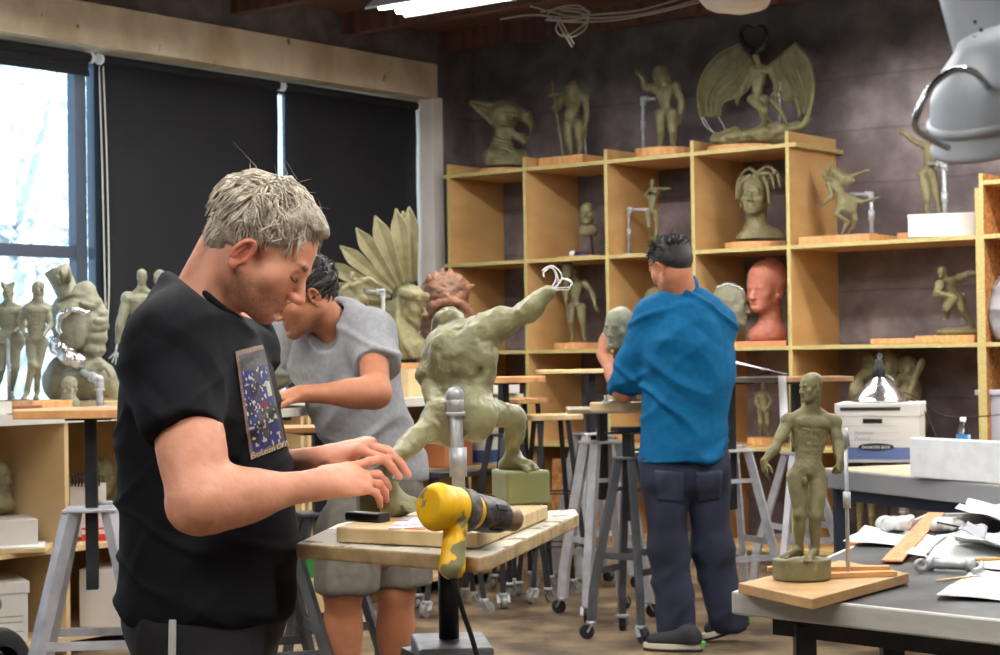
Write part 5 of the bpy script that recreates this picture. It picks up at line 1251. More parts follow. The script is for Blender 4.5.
for sg,pts in((-1,[(753,47),(746,42),(741,33),(741,25),(747,21),(753,23)]),(1,[(757,47),(763,42),(766,33),(765,25),(760,21),(755,23)])):
    b=MB(); w=bez([qd(x,y,-.02) for x,y in pts],5); b.tube(w,[.026*(1-.75*i/len(w))*(1+.12*math.sin(i*1.9)) for i in range(len(w))],8); b.build('horn',M_bsteel,dm)
def wing(outer,inner,dzs,nm='wing'):
    rows=[]; 
    for (a,b,dz) in zip(outer,inner,dzs):
        rows.append([qd(a[0]*(1-t)+b[0]*t,a[1]*(1-t)+b[1]*t,dz[0]*(1-t)+dz[1]*t+.05*math.sin(t*math.pi)) for t in np.linspace(0,1,9)])
    R_=[[np.array(p) for p in col] for col in rows]
    g=[bez([r[i] for r in R_],5) for i in range(9)]
    b=MB(); b.sheet(g,.010); b.build(nm,M_clay,dm)
    for i in (0,8):
        b=MB(); b.tube(g[i],.011,8); b.build('wing_rib',M_clay,dm)
    for i in (3,5):
        b=MB(); b.tube([p-V(0,.008,0) for p in g[i]],[.013]*(len(g[i])-1)+[.005],6); b.build('wing_rib',M_clay,dm)
wing([(741,38),(718,50),(703,70),(698,92),(701,112)],[(757,62),(750,82),(736,92),(722,98),(719,112)],[(.1,.06),(.16,.1),(.14,.12),(.05,.1),(-.05,.02)])
wing([(794,38),(808,55),(813,78),(812,95),(808,112)],[(768,60),(776,80),(786,96),(796,97),(800,112)],[(.1,.06),(.14,.1),(.1,.12),(.05,.06),(.0,.02)])
b=MB(); w=bez([qd(808,112,0),qd(803,120,-.02),qd(792,123,-.03),qd(783,127,-.03)],5); b.tube(w,[.02]*len(w),8); b.build('wing_tip',M_clay,dm)
wires(dm,[[qd(701,112,-.05),qd(706,122,-.05),qd(720,132,-.04)],[qd(703,112,-.05),qd(712,126,-.05),qd(722,132,-.03)],[qd(718,112,0),qd(724,122,0),qd(725,128,0)]],.003)
rk=Blob(); rk.ell(qd(752,137,0)+V(0,0,.02),V(.25,.19,.045),k=.05); rk.ell(qd(765,131),V(.15,.13,.05),k=.05); rk.ell(qd(735,134),V(.1,.12,.035),k=.05); rk.cone(qd(775,130),qd(800,121,.02),.04,.015,k=.04)
rk.boxs(qd(755,143)+V(0,0,-.04),V(.4,.3,.04),k=.005,sub=True); rk.build('rock_base',.007,M_clay,dm,disp=lambda p,n:.05*fbm(p,11,3)*2)
pipe(dm,[qd(771,92,.08),qd(779,80,.12),V(*qd(779,130,.12)[:2],R1+.02)],.013,fits=[qd(779,90,.12)])
round_board(dm,qd(746,143),R1+.03,.24,.2,.029)
# row two
shelf_fig('thin clay figure with crossed outstretched arm on the second shelf',652,243,R2_,dict(hd=(652,172,0),hf=(-.2,.9,0),hu=(0,0,1),hk=.20,nk=(652,179,0),pe=(652,201,0),sR=(658,184,0),sL=(647,184,0),eR=(660,179,-.07),wR=(667,178,-.1),eL=(650,179,-.08),wL=(660,178,-.11),hR=(656,203,0),hL=(648,203,0),kL=(649,216,-.05),aL=(651,226,.02),tL=(655,230,0),kR=(657,215,0),aR=(655,232,0),tR=(654,242,.0)),.185,m=.9,d=.18,pipes=lambda r,q,zb:(pipe(r,[q(649,199,.0),q(629,199,.0),V(*q(629,247,0)[:2],zb)],.012,fits=[q(629,222,0)],flange=V(*q(629,247,0)[:2],zb))),bth=.006)
def beast(B,q):
    B.cone(q(826,172,0),q(819,166,0),.012,.004,k=.006); B.cone(q(828,170,0),q(834,158,0),.012,.004,k=.006); B.cone(q(836,181,0),q(868,170,.02),.018,.007,k=.01); B.cone(q(836,184,0),q(852,180,.02),.03,.015,k=.02)
    B.cone(q(842,194,.02),q(862,202,.03),.018,.012,k=.01); B.cone(q(862,202,.03),q(879,197,.02),.012,.006,k=.006); B.ell(q(845,200,0),V(.05,.04,.04),k=.02); B.ell(q(850,205,0),V(.04,.02,.05),k=.02); B.cone(q(843,178),q(836,172),.03,.03,k=.02)
    for j in range(4): B.cone(q(823,202,0),q(818+j*1.5,207-abs(j-1)*2,-.02),.008,.005,k=.004)
shelf_fig('leaping horned clay creature with a spear in the wide shelf bay',848,236,R2_,dict(hd=(826,175,-.02),hf=(-.8,-.4,-.4),hu=(-.3,0,.9),hk=.24,nk=(832,180,0),pe=(846,200,0),sR=(829,184,-.05),sL=(838,179,.05),eR=(832,196,-.08),wR=(824,203,-.08),wRf=1,eL=(845,176,.06),wL=(852,175,.06),wLf=1,hR=(842,204,-.02),hL=(850,204,.03),kR=(836,214,-.06),aR=(846,220,0),tR=(842,234,-.0),kL=(855,219,.04),aL=(853,226,.06),tL=(846,235,.04)),.22,m=1.1,bw=.46,extra=beast,d=.2,round_=False,pipes=P2([(850,194,.04),(871,194,.04),(873,235,.04)],r=.013))
shelf_fig('slim clay figure reaching up with one arm, half behind the white box',930,237,R2_,dict(hd=(935,140,.03),hf=(.3,.9,-.2),hu=(0,0,1),hk=.2,nk=(934,150,0),pe=(927,176,0),sL=(925,151,0),sR=(940,152,0),eL=(913,145,-.02),wL=(904,138,-.04),wLf=1,eR=(943,163,.02),wR=(944,172,.04),hL=(923,178,0),hR=(932,179,0),kL=(927,204,-.02),aL=(929,228,.02),tL=(927,235,-.02),kR=(938,204,.02),aR=(943,228,.02),tR=(944,235,-.02)),.27,m=.8,d=.26,bw=.3,round_=False,pipes=P2([(928,168,-.03),(944,168,-.03),(945,237,-.03)],r=.014),extra=lambda B,q:B.ell(q(902,136,-.04),V(.02,.02,.02),k=.01))
# row three
def club(B,q): B.cone(q(567,266,-.1),q(566,300,-.06),.035,.014,k=.01); B.cone(q(567,268,-.1),q(567,275,-.1),.036,.034,k=.01)
shelf_fig('dark clay wild man shouldering a club on the third shelf',578,343,R3,dict(hd=(574,272,0),hf=(-.2,-.9,0),hu=(0,0,1),nk=(575,281,0),pe=(575,306,0),sR=(567,284,0),sL=(585,284,0),eR=(565,293,-.08),wR=(566,300,-.08),eL=(592,293,.02),wL=(595,305,0),hR=(571,309,0),hL=(581,309,0),kR=(571,323,-.02),aR=(573,338,.02),tR=(572,341,-.04),kL=(583,323,-.02),aL=(584,337,.02),tL=(585,341,-.03)),.245,bk=1.6,bw=.32,extra=club,m=1.1,d=.2,mt=mat('brown_olive_clay',srgb(132,124,90),.55,col2=srgb(104,96,66),nscale=12))
shelf_fig('crouching clay runner with arms bent, on the third shelf at far right',955,334,R3,dict(hd=(942,271,-.03),hf=(-.85,-.4,-.2),hu=(0,0,1),hk=.26,nk=(947,279,0),pe=(954,297,0),sR=(940,284,-.08),sL=(960,277,.06),eR=(936,293,-.12),wR=(947,294,-.18),eL=(970,272,.04),wL=(976,272,-.02),hR=(951,299,-.03),hL=(958,298,.03),kR=(947,306,-.08),aR=(947,315,.02),tR=(944,319,-.02),kL=(961,308,.0),aL=(972,322,.06),tL=(971,330,.04)),.25,bk=1.75,bw=.36,m=1.25,d=.2,round_=False,pipes=lambda r,q,zb:pipe(r,[q(963,292,.05),V(*q(963,333,.05)[:2],zb)],.010),extra=lambda B,q:(B.ell(q(970,331,.05),V(.07,.06,.03),k=.02),B.ell(q(954,331,0),V(.1,.08,.03),k=.02)))
# ---- busts
def bust(label,q,zb,Fh,hk,fn=None,mt=None,vs=.004,shoulders=None,base=None,name='clay_bust',Z=None,disp=None,**hp):
    r=statue(name,(q[0],q[1],zb),label); B=Blob(); B.k=.02*hk
    head(B,Fh,**hp)
    if shoulders: shoulders(B)
    if fn: fn(B,Fh)
    B.build('clay_head',vs,mt or M_clay,r,disp=disp or cd_(.2))
    if base: base(r)
    return r
Zb=SH(759,.24,R2_)[1]; qb=tri((759,241,Zb,R2_+.042))
F=Fr(qb(756,194),V(-.45,-.88,.05),V(.05,0,1),1.06)
def dreads(B,F):
    for a,b,c in(((-.05,.0,.10),(-.12,-.0,.13),(-.15,.02,.05)),((-.02,.03,.12),(-.09,.03,.12),(-.12,.03,.04)),((.0,0,.125),(.05,.0,.16),(.11,-.02,.12)),((.04,0,.11),(.11,.0,.09),(.12,0,-.02)),((.03,.03,.11),(.085,.04,.06),(.095,.02,-.02)),((-.05,.02,.1),(-.085,.05,.05),(-.095,.04,-.05)),((.05,-.02,.1),(.1,-.04,.05),(.1,-.03,-.06)),((0,.05,.11),(-.035,.085,.085),(-.055,.085,.06)),((-.01,.0,.13),(-.07,.02,.165),(-.13,.03,.13))):
        w=bez([F(*a),F(*b),F(*c)],4)
        for i in range(len(w)-1): B.cone(w[i],w[i+1],.014*F.k*(1-.06*i),.013*F.k*(1-.06*i),k=.004)
    B.ell(F(.05,-.03,-.20),V(.03,.03,.045)*F.k,k=.01)
def shd(B): B.cone(qb(757,212,.02),qb(757,226,.02),.05,.06,k=.02); B.ell(qb(761,238,.02),V(.155,.09,.085),k=.04); B.boxs(qb(759,241)+V(0,0,-.03),V(.3,.3,.05),k=.004,sub=True)
bust('clay bust with staring eyes and thick dreadlocks on the second shelf',qb(759,241),R2_,F,.9,dreads,shoulders=shd,neck=qb(757,222,.02),eye=1.55,base=lambda r:round_board(r,qb(757,241),R2_+.041,.20,.16,.040))
Zb=SH(588,.3,R2_)[1]; qs=tri((588,248,Zb,R2_+.03)); F=Fr(qs(587,207),V(-.15,-.97,0),V(0,0,1),.62)
def sh2_(B): B.ell(qs(588,225,.01),V(.07,.045,.04),k=.03); B.boxs(qs(588,229)+V(0,0,-.05),V(.2,.2,.05),k=.003,sub=True)
bust('small bald clay head on a metal rod in the second shelf bay',qs(588,250),R2_,F,.6,shoulders=sh2_,neck=qs(588,222,.01),vs=.003,base=lambda r:(pipe(r,[qs(591,229,.0),V(*qs(593,250)[:2],R2_+.02)],.009,m=M_bsteel),round_board(r,qs(588,250),R2_+.018,.15,.12,.016)))
Zb=SH(769,.22,R3)[1]; qp=tri((771,340,Zb,R3+.03)); F=Fr(qp(766,290),V(-.75,-.64,-.05),V(.05,0,1),1.22)
def bald(B,F):
    B.ell(F(0,-.02,.06),V(.095,.115,.10)*F.k,F.R,k=.03)
    for i in range(16):
        a=i*2.4; r_=.02+.0045*i; B.ell(F(r_*math.cos(a),-.05+r_*math.sin(a),.155-.006*i),V(.02,.02,.018)*F.k,k=.008)
    B.cone(F(.02,.09,-.01),F(.03,.10,-.06),.004,.004,k=.008,sub=True)
def shp(B): B.ell(qp(767,334,.02),V(.118,.09,.07),k=.05); B.boxs(qp(771,340)+V(0,0,-.045),V(.3,.3,.05),k=.003,sub=True)
bust('large pink terracotta bust with a furrowed frown on the third shelf',qp(771,342),R3,F,1.1,bald,mt=M_terra,shoulders=shp,fl=.80,eye=1.3,neck=qp(771,330,.02),base=lambda r:sq_board(r,qp(768,342),R3+.030,.42,.3,.029,m=mat('orange_terracotta_slab',srgb(214,140,96),.6),yaw=yawS))
Zb=SH(733,.12,R3)[1]; qk=tri((735,342,Zb,R3+.03)); F=Fr(qk(731,306),V(.9,-.35,-.05),V(0,0,1),1.06)
bust('grey clay head cut in half with a shiny foil edge on the third shelf',qk(735,342),R3,F,.9,mt=M_clayd,neck=qk(731,335),ears=False,neckr=.035,vs=.004,base=lambda r:(wires(r,[[F(-.0,-.10,.10),F(0,-.02,.128),F(0,.06,.10),F(0,.094,.03)]],.006,'foil_edge',mat('crumpled_foil',srgb(215,215,215),.25,metal=.9,bump=.6,bscale=60)),round_board(r,qk(731,342),R3+.03,.09,.08,.029)))
Zb=SH(655,.2,R3)[1]; qk=tri((655,342,Zb,R3)); F=Fr(qk(655,296),V(-.8,-.5,0),V(0,0,1),.8)
bust('clay head mostly hidden behind the dark-haired man in blue',qk(655,342),R3,F,.8,shoulders=lambda B:(B.cone(qk(657,312),qk(657,338),.04,.07,k=.03)),neck=qk(657,318),base=lambda r:round_board(r,qk(657,342),R3+.018,.12,.1,.017))
# gargoyle bust
Zb=SH(503,.26,R1)[1]; qg=tri((504,165,Zb,R1+.035)); gb=statue('gargoyle_bust',(qg(504,165)[0],qg(504,165)[1],R1),'clay vulture-beaked gargoyle bust with a huge ear on top of the shelves at left')
B=Blob(); B.k=.015
B.ell(qg(503,111),V(.112,.10,.105),k=.02); B.ell(qg(510,107,-.02),V(.085,.085,.06),k=.015)
B.cone(qg(514,108),qg(526,112),.058,.040,k=.012); B.cone(qg(526,113),qg(531,120),.042,.026,k=.01); B.cone(qg(531,119),qg(530,128),.024,.007,k=.008)
B.cone(qg(508,126),qg(524,137),.045,.022,k=.015); B.cone(qg(524,137),qg(527,133),.02,.01,k=.006); B.cone(qg(512,124),qg(524,130),.02,.012,k=.01)
B.ell(qg(522,124,-.03),V(.055,.14,.030),k=.008,sub=True); B.ell(qg(511,114,-.1),V(.022,.02,.018),k=.004); B.cone(qg(505,109,-.1),qg(517,111,-.1),.012,.014,k=.008)
B.cone(qg(502,122),qg(503,146),.052,.062,k=.012)
for y,r_ in((136,.062),(140,.070),(144,.080)):
    w=[qg(503,y+1.5)+V(r_*math.cos(a),r_*math.sin(a),-.02*math.cos(a)) for a in np.linspace(0,2*math.pi,17)]
    for i in range(16): B.cone(w[i],w[i+1],.013,.013,k=.006)
B.ell(qg(505,159),V(.145,.11,.075),k=.02); B.cone(qg(490,152,-.02),qg(521,153),.052,.052,k=.02); B.boxs(qg(504,165)+V(0,0,-.03),V(.4,.4,.05),k=.004,sub=True)
for i in range(5): B.cone(qg(496+i*1.0,104+i*4,-.085),qg(503+i*2,103+i*4.5,-.10),.006,.006,k=.004)
B.build('clay_head',.0042,M_clay,gb,disp=cd_(.2))
rows=[]
for t in np.linspace(0,1,9):
    a=(470+(499-470)*t,97+(100-97)*t*1.0); b=(470+(496-470)*t,99+(124-99)*t+ (2.0*math.sin(t*26) if 0<t<1 else 0)); rows.append([qg(a[0]*(1-u)+b[0]*u,a[1]*(1-u)+b[1]*u,-.02+.05*math.sin(u*math.pi)-.03*t) for u in np.linspace(0,1,7)])
b=MB(); b.sheet(rows,.022); b.build('ear',M_clay,gb); round_board(gb,qg(503,165),R1+.036,.18,.15,.035)
# seated beast behind the file box (fourth shelf, wide bay)
Zb=SH(885,.3,R4)[1]; qe=slope(tri((888,448,Zb,R4)),888,Zb); tb=statue('clay_creature_group',(qe(888,448)[0],qe(888,448)[1],R4),'dark clay creatures with long arms crouching on the shelf behind the heat lamp')
B=Blob(); B.k=.03
for (x,y,r_,fx_) in((872,364,.052,-.9),(891,365,.062,-.2),(909,370,.055,.3)):
    F=Fr(qe(x,y,-.05),V(fx_,-.9,-.1),V(0,0,1),r_/.085); head(B,F,qe(x,y+14),det=True,nose=1.6)
B.ell(qe(880,388,.0),V(.085,.09,.07),k=.02); B.ell(qe(893,390,-.03),V(.085,.09,.08),k=.02); B.ell(qe(909,392,.0),V(.075,.09,.085),k=.02); B.cone(qe(899,380,-.08),qe(890,394,-.14),.03,.026,k=.015); B.cone(qe(915,383,-.06),qe(909,396,-.14),.028,.022,k=.015); B.ell(qe(888,404),V(.17,.13,.08),k=.04); B.ell(qe(888,425),V(.24,.17,.13),k=.06)
B.cone(qe(874,378,-.02),qe(864,376,-.10),.036,.032,k=.015); B.cone(qe(864,376,-.10),qe(859,382,-.14),.032,.026,k=.015); hand(B,qe(858,382,-.15),V(-.35,-.3,-1),V(-.3,-.9,.2),V(1,0,0),.95,curl=((.3,.3,.2),)*4,thumb=.3)
B.cone(qe(922,362,-.12),qe(908,398,-.14),.02,.02,k=.01); B.boxs(qe(888,448)+V(0,0,-.05),V(.5,.4,.05),k=.003,sub=True)
B.build('clay_body',.0055,M_clay,tb,disp=cd_(.4))
# lowest shelf glimpses
for px,lab in((866,'dark clay legs on the lowest shelf under the grey work table, left one'),(940,'dark clay legs on the lowest shelf under the grey work table, right one')):
    Zb=SH(px,.25,R5)[1]; shelf_fig(lab,px,548,R5,dict(hd=(px,470,0),hf=(-.2,-.9,0),hu=(0,0,1),nk=(px,478,0),pe=(px+1,502,0),sR=(px-9,481,0),sL=(px+9,481,0),eR=(px-12,493,0),wR=(px-11,503,-.03),eL=(px+12,493,0),wL=(px+11,503,-.03),hR=(px-5,504,0),hL=(px+5,504,0),kR=(px-6,524,-.02),aR=(px-6,543,.02),tR=(px-8,547,-.04),kL=(px+6,524,-.02),aL=(px+6,543,.02),tL=(px+8,547,-.04)),.24,bw=.3,d=.3)
b=MB(); Zb=SH(768,.3,R4)[1]; qv=tri((768,447,Zb,R4))
shelf_fig('small clay figure on the fourth shelf behind the drooping papers',765,446,R4,dict(hd=(763,395,0),hf=(-.2,-.9,0),hu=(0,0,1),nk=(763,401,0),pe=(764,418,0),sR=(757,403,0),sL=(769,403,0),eR=(756,411,-.02),wR=(760,417,-.05),eL=(771,411,0),wL=(767,418,-.05),hR=(761,420,0),hL=(767,420,0),kR=(761,432,-.02),aR=(761,442,.02),tR=(760,445,-.03),kL=(768,432,-.02),aL=(768,442,.02),tL=(768,445,-.03)),.19,bw=.22,d=.3)
# ================================================================ statues on the window counter
ZC1=1.05
def KZ(px,d): # depth of a counter point seen at column px, d metres behind the front
    lo,hi=-3.,9.
    for _ in range(40):
        m=(lo+hi)/2; p=K3(m,d,0)
        if proj(p)[0]<px: lo=m
        else: hi=m
    return p[1]
Zk=KZ(33,.35)
shelf_fig('slender clay woman standing before the bright window, hands at her waist',33,397,ZC1,dict(hd=(38,286,0),hf=(-.5,-.8,-.1),hu=(0,0,1),nk=(37,298,0),pe=(36,337,0),sR=(27,306,-.02),sL=(47,305,.02),eR=(20,318,0),wR=(25,331,-.06),eL=(50,322,0),wL=(43,333,-.06),hR=(31,340,0),hL=(42,340,0),kR=(32,362,-.05),aR=(27,388,0),tR=(24,395,-.05),kL=(38,364,-.03),aL=(37,388,.03),tL=(36,395,-.02)),.30,bk=1.05,m=.4,bw=.3,Z=Zk,mt=M_clayd,round_=False)
shelf_fig('clay male figure at the left edge before the bright window',8,397,ZC1,dict(hd=(8,290,0),hf=(.2,-.9,0),hu=(0,0,1),nk=(8,301,0),pe=(10,335,0),sR=(-3,307,0),sL=(19,307,0),eR=(-9,322,0),wR=(-4,334,-.04),eL=(24,322,-.02),wL=(14,329,-.08),hR=(4,340,0),hL=(15,340,0),kR=(1,366,-.03),aR=(-4,390,0),tR=(-6,395,-.04),kL=(15,364,-.04),aL=(11,388,0),tL=(12,395,-.04)),.29,bk=1.15,m=1.1,bw=.34,Z=Zk+.1,mt=M_clayd,round_=False,pipes=lambda r,q,zb:pipe(r,[q(8,335,-.1),V(*q(9,397,-.12)[:2],zb)],.008),
  extra=lambda B,q:(B.ell(q(8,338,0),V(.075,.06,.05),k=.02),B.cone(q(4,283),q(2,280),.015,.008,k=.01),B.cone(q(11,283),q(14,280),.015,.008,k=.01)))
Zk=KZ(85,.42); qt=tri((85,397,Zk,ZC1+.035)); th=statue('clay_troll_head',(qt(85,397)[0],qt(85,397)[1],ZC1),'huge clay troll head in profile with a top hat and foil lining, before the window')
B=Blob(); B.k=.03
B.ell(qt(80,322),V(.115,.12,.135),k=.05); B.ell(qt(72,312),V(.10,.13,.11),k=.05); B.ell(qt(88,300),V(.07,.09,.05),k=.03)
B.ell(qt(86,288,-.02),V(.05,.06,.05),k=.02); B.ell(qt(80,290,-.02),V(.05,.07,.04),k=.02)      # quiff
B.ell(qt(101,309,-.02),V(.03,.04,.022),k=.02); B.cone(qt(97,318,-.08),qt(105,316,-.02),.016,.016,k=.006); B.cone(qt(95,324,-.08),qt(105,322,-.02),.016,.018,k=.006)
B.ell(qt(95,334,-.02),V(.06,.08,.035),k=.012); B.ell(qt(93,345,-.02),V(.058,.08,.04),k=.012); B.ell(qt(89,303,-.1),V(.022,.015,.010),k=.006); B.cone(qt(82,300,-.11),qt(94,302,-.1),.010,.008,k=.01)
B.ell(qt(73,328,-.10),V(.065,.05,.085),k=.01); 
B.ell(qt(78,375),V(.16,.13,.10),k=.05); B.ell(qt(95,372,-.03),V(.09,.12,.07),k=.03); B.cone(qt(72,372,-.12),qt(98,360,-.12),.04,.03,k=.02); B.cone(qt(60,385),qt(108,388),.06,.05,k=.05); B.ell(qt(58,372,-.05),V(.05,.07,.09),k=.02)
B.cone(qt(104,305,.03),qt(107,298,.03),.01,.004,k=.006)
for i in range(10): B.ell(qt(110-i*1.1,372-i*3.0+ (i*i)*.25,-.14),V(.009,.009,.009),k=.003)
B.boxs(qt(85,397)+V(0,0,-.03),V(.5,.5,.04),k=.004,sub=True)
B.build('clay_head',.0055,M_clayd,th,disp=lambda p,n:.012*fbm(p,18,3)*2+.006*np.clip(ridged(p,(20,20,20))-.6,0,1))
hb=MB(); a=qt(70,294,-.03); u=nrm(qt(56,264,-.03)-a); hb.lathe([(.0,0),(.075,0),(.078,.008),(.052,.012),(.055,.1),(.062,.15),(.0,.15)],a,u,20); ho=hb.build('top_hat',M_clayd,th)
for (x0,y0,x1,y1) in((64,278,60,263),(68,278,69,262),(60,280,54,268)):
    f=MB(); f.tube([qt(x0,y0,-.08),qt((x0+x1)/2+1,(y0+y1)/2,-.09),qt(x1,y1,-.08)],[.014,.012,.002],6); f.build('hat_feather',M_clayd,th)
M_foil=mat('crumpled_foil',srgb(215,215,215),.25,metal=.9,bump=.6,bscale=60)
fo=Blob(); fo.k=.01
w=bez([qt(61,330,-.12),qt(60,316,-.13),qt(66,308,-.14),qt(76,306,-.15),qt(86,309,-.14)],5)
for i in range(len(w)-1): fo.cone(w[i],w[i+1],.014,.014,k=.01)
w=bez([qt(53,338,-.1),qt(62,346,-.14),qt(70,354,-.16),qt(78,358,-.16)],5)
for i in range(len(w)-1): fo.cone(w[i],w[i+1],.03,.034,k=.01)
fo.build('foil_lining',.005,M_foil,th,disp=lambda p,n:.014*fbm(p,40,2)*2)
pipe(th,[qt(82,368,-.16),qt(99,376,-.2),V(*qt(100,397,-.2)[:2],ZC1+.004)],.016,flange=V(*qt(100,397,-.2)[:2],ZC1+.004)); sq_board(th,(qt(92,397)[0],qt(92,397)[1]+.0),ZC1+.034,.46,.34,.033,m=M_pale)
qx=tri((69,399,Zk-.3,ZC1)); F=Fr(qx(69,376),V(-.3,-.9,-.1),V(0,0,1),.42); bust('small bearded clay bust in front of the troll head',qx(69,399),ZC1,F,.42,lambda B,F:(B.ell(F(0,.07,-.12),V(.035,.025,.05)*F.k*1.3,k=.01)),mt=M_clayd,shoulders=lambda B:(B.ell(qx(69,393),V(.05,.04,.04),k=.02),B.boxs(qx(69,399)+V(0,0,-.03),V(.2,.2,.03),k=.002,sub=True)),neck=qx(69,390),vs=.003)
Zk=KZ(143,.45)
shelf_fig('clay man with bare wire fingers standing left of the near man',143,397,ZC1,dict(hd=(142,278,0),hf=(.2,-.9,-.2),hu=(0,0,1),hk=.30,nk=(142,292,0),pe=(143,335,0),sR=(128,300,0),sL=(158,300,0),eR=(121,322,-.02),wR=(118,342,-.03),wRf=1,eL=(163,322,0),wL=(160,340,-.03),hR=(137,340,0),hL=(150,340,0),kR=(136,364,-.03),aR=(136,388,0),tR=(133,395,-.04),kL=(150,364,-.02),aL=(151,388,0),tL=(152,395,-.04)),.33,bk=1.55,m=1.2,bw=.34,Z=Zk,mt=M_clayd,round_=False,
  pipes=lambda r,q,zb:wires(r,[[q(118,342,-.03),q(116,352,-.04),q(x,y,-.05)] for x,y in((109,360),(112,364),(116,366),(121,365),(122,358))],.003))
qx=tri((166,397,Zk,ZC1)); F=Fr(qx(160,270),V(.4,-.9,-.1),V(0,0,1),.36)
bust('bearded clay head partly behind the shoulder of the man in black',qx(166,397),ZC1,F,.36,lambda B,F:(B.ell(F(0,.06,-.1),V(.05,.03,.05)*F.k,k=.01)),mt=M_clayd,shoulders=lambda B:(B.cone(qx(162,288),qx(166,395),.03,.06,k=.03),B.cone(qx(156,300),qx(176,300),.04,.04,k=.03)),neck=qx(161,290),vs=.004)
Zk=KZ(268,.45)
shelf_fig('clay figure glimpsed between the two nearer men',266,399,ZC1,dict(hd=(267,289,0),hf=(.2,-.9,-.2),hu=(0,0,1),nk=(267,300,0),pe=(267,340,0),sR=(256,307,0),sL=(279,307,0),eR=(252,326,-.02),wR=(256,343,-.03),eL=(282,326,0),wL=(279,343,-.03),hR=(262,343,0),hL=(272,343,0),kR=(262,366,-.03),aR=(262,390,0),tR=(260,397,-.04),kL=(273,366,-.02),aL=(273,390,0),tL=(274,397,-.04)),.30,m=1.1,bw=.3,Z=Zk,round_=False)
# headdress bust
Zk=KZ(400,.45)-.25; qh=tri((405,364,Zk,1.235)); hbst=statue('headdress_bust',(qh(405,362)[0],qh(405,362)[1],ZC1),'big clay bust wearing a tall feathered headdress, looking right')
F=Fr(qh(409,306),V(.88,-.42,-.22),V(.2,0,1),.95)
B=Blob(); B.k=.02; head(B,F,qh(398,338,.03),nose=1.5,ears=True,neckr=.07)
B.cone(F(-.06,.078,.045),F(.06,.078,.045),.014,.014,k=.01)
for i in range(17):
    a=math.radians(-100+i*12.5); B.ell(F(.088*math.sin(a),-.01+.098*math.cos(a),.062),V(.022,.022,.028)*F.k,k=.004)
B.cone(qh(398,330,.03),qh(404,350,.02),.08,.12,k=.05); B.ell(qh(404,354,0),V(.13,.12,.10),k=.05)
for i in range(7):
    w=bez([F(.085-.0*i,-.03-.012*i,.02-.01*i),qh(398+i*2.5,326+i,-.10+.01*i),qh(404+i*3.5,345+i*1.5,-.12+.015*i),qh(412+i*2.5,358,-.12+.02*i)],4)
    for j in range(len(w)-1): B.cone(w[j],w[j+1],.014,.014,k=.006)
B.boxs(qh(405,362)+V(0,0,-.03),V(.4,.4,.04),k=.003,sub=True)
B.build('clay_head',.0048,M_clay,hbst,disp=cd_(.3))
fe=[((414,282),(409,208),.055,0),((408,283),(396,210),.055,-.03),((401,285),(375,217),.058,-.05),((396,288),(356,229),.052,-.06),((393,292),(340,247),.05,-.06),((391,297),(325,264),.048,-.05),((390,301),(329,287),.045,-.03),((391,307),(333,305),.04,0),((410,284),(403,212),.05,.07)]
for (x0,y0),(x1,y1),w_,dz in fe:
    a=qh(x0,y0,dz); b_=qh(x1,y1,dz-.02); d=b_-a; L_=np.linalg.norm(d); d=nrm(d); sd=nrm(np.cross(d,V(0,1,0))); n_=nrm(np.cross(sd,d)); rows=[]
    for t in np.linspace(0,1,13):
        hw=.84*w_*(.42+.58*min(1,t*1.5))*(1 if t<.78 else max(.03,(1-t)/.22)); c=a+d*L_*t-n_*.03*math.sin(t*math.pi)
        rows.append([c+sd*hw*u+n_*(.012*(1-abs(u))) for u in(-1,-.6,-.2,-.06,.06,.2,.6,1)])
    f=MB(); f.sheet(rows,.009,smooth=False); fo_=f.build('feather',M_clay,hbst)
    c_=MB(); c_.tube([a+n_*.014,a+d*L_*.5-n_*.016,a+d*L_*.9],[.006,.005,.002],6); c_.build('quill',M_clay,fo_)
sq_board(hbst,(qh(403,362)[0],qh(403,362)[1]),1.234,.34,.30,.03,m=M_board)
b=MB(); b.box(V(qh(403,362)[0],qh(403,362)[1],(ZC1+1.203)/2),(.30,.26,1.203-ZC1-.002),RS); b.build('base_box',M_birch,hbst)
# terracotta creature head
Zk2=KZ(445,.35); qc=tri((445,397,Zk2,ZC1)); rc=statue('creature_head',(qc(445,362)[0],qc(445,362)[1],ZC1),'rust-brown clay reptile head with a wide downturned mouth behind the running figure')
B=Blob(); B.k=.02
B.ell(qc(443,312),V(.155,.16,.15),k=.05); B.ell(qc(446,290,-.03),V(.135,.13,.085),k=.04); B.ell(qc(446,300,-.12),V(.10,.06,.05),k=.03)
w=bez([qc(424,318,-.14),qc(434,308,-.17),qc(447,304,-.19),qc(460,306,-.17),qc(470,316,-.12)],5)
for i in range(len(w)-1): B.cone(w[i],w[i+1],.02,.02,k=.008)
w2=[p+V(0,-.02,-.028) for p in w]
for i in range(len(w)-1): B.cone(w2[i],w2[i+1],.007,.007,k=.006,sub=True)
for o_ in(.055,.085,.115,.145):
    for i in range(len(w)-1): B.cone(w[i]-V(0,-.02,o_),w[i+1]-V(0,-.02,o_),.016,.016,k=.006)
for x in(442,450): B.ell(qc(x,297,-.185),V(.010,.02,.008),k=.004,sub=True)
B.cone(qc(430,300,-.05),qc(416,292,-.08),.035,.006,k=.02); B.cone(qc(460,296,-.05),qc(474,288,-.08),.035,.006,k=.02)
for i in range(5): B.cone(qc(430+i*6.5,283-(2-abs(i-2))*2.2,-.10),qc(428+i*7.5,276-(2-abs(i-2))*2.6,-.07),.022,.005,k=.012)
for sg in(-1,1): B.cone(qc(446+sg*3,295,-.17),qc(446+sg*13,290,-.13),.016,.018,k=.01); B.cone(qc(446+sg*12,320,-.13),qc(446+sg*24,306,-.05),.016,.010,k=.01)
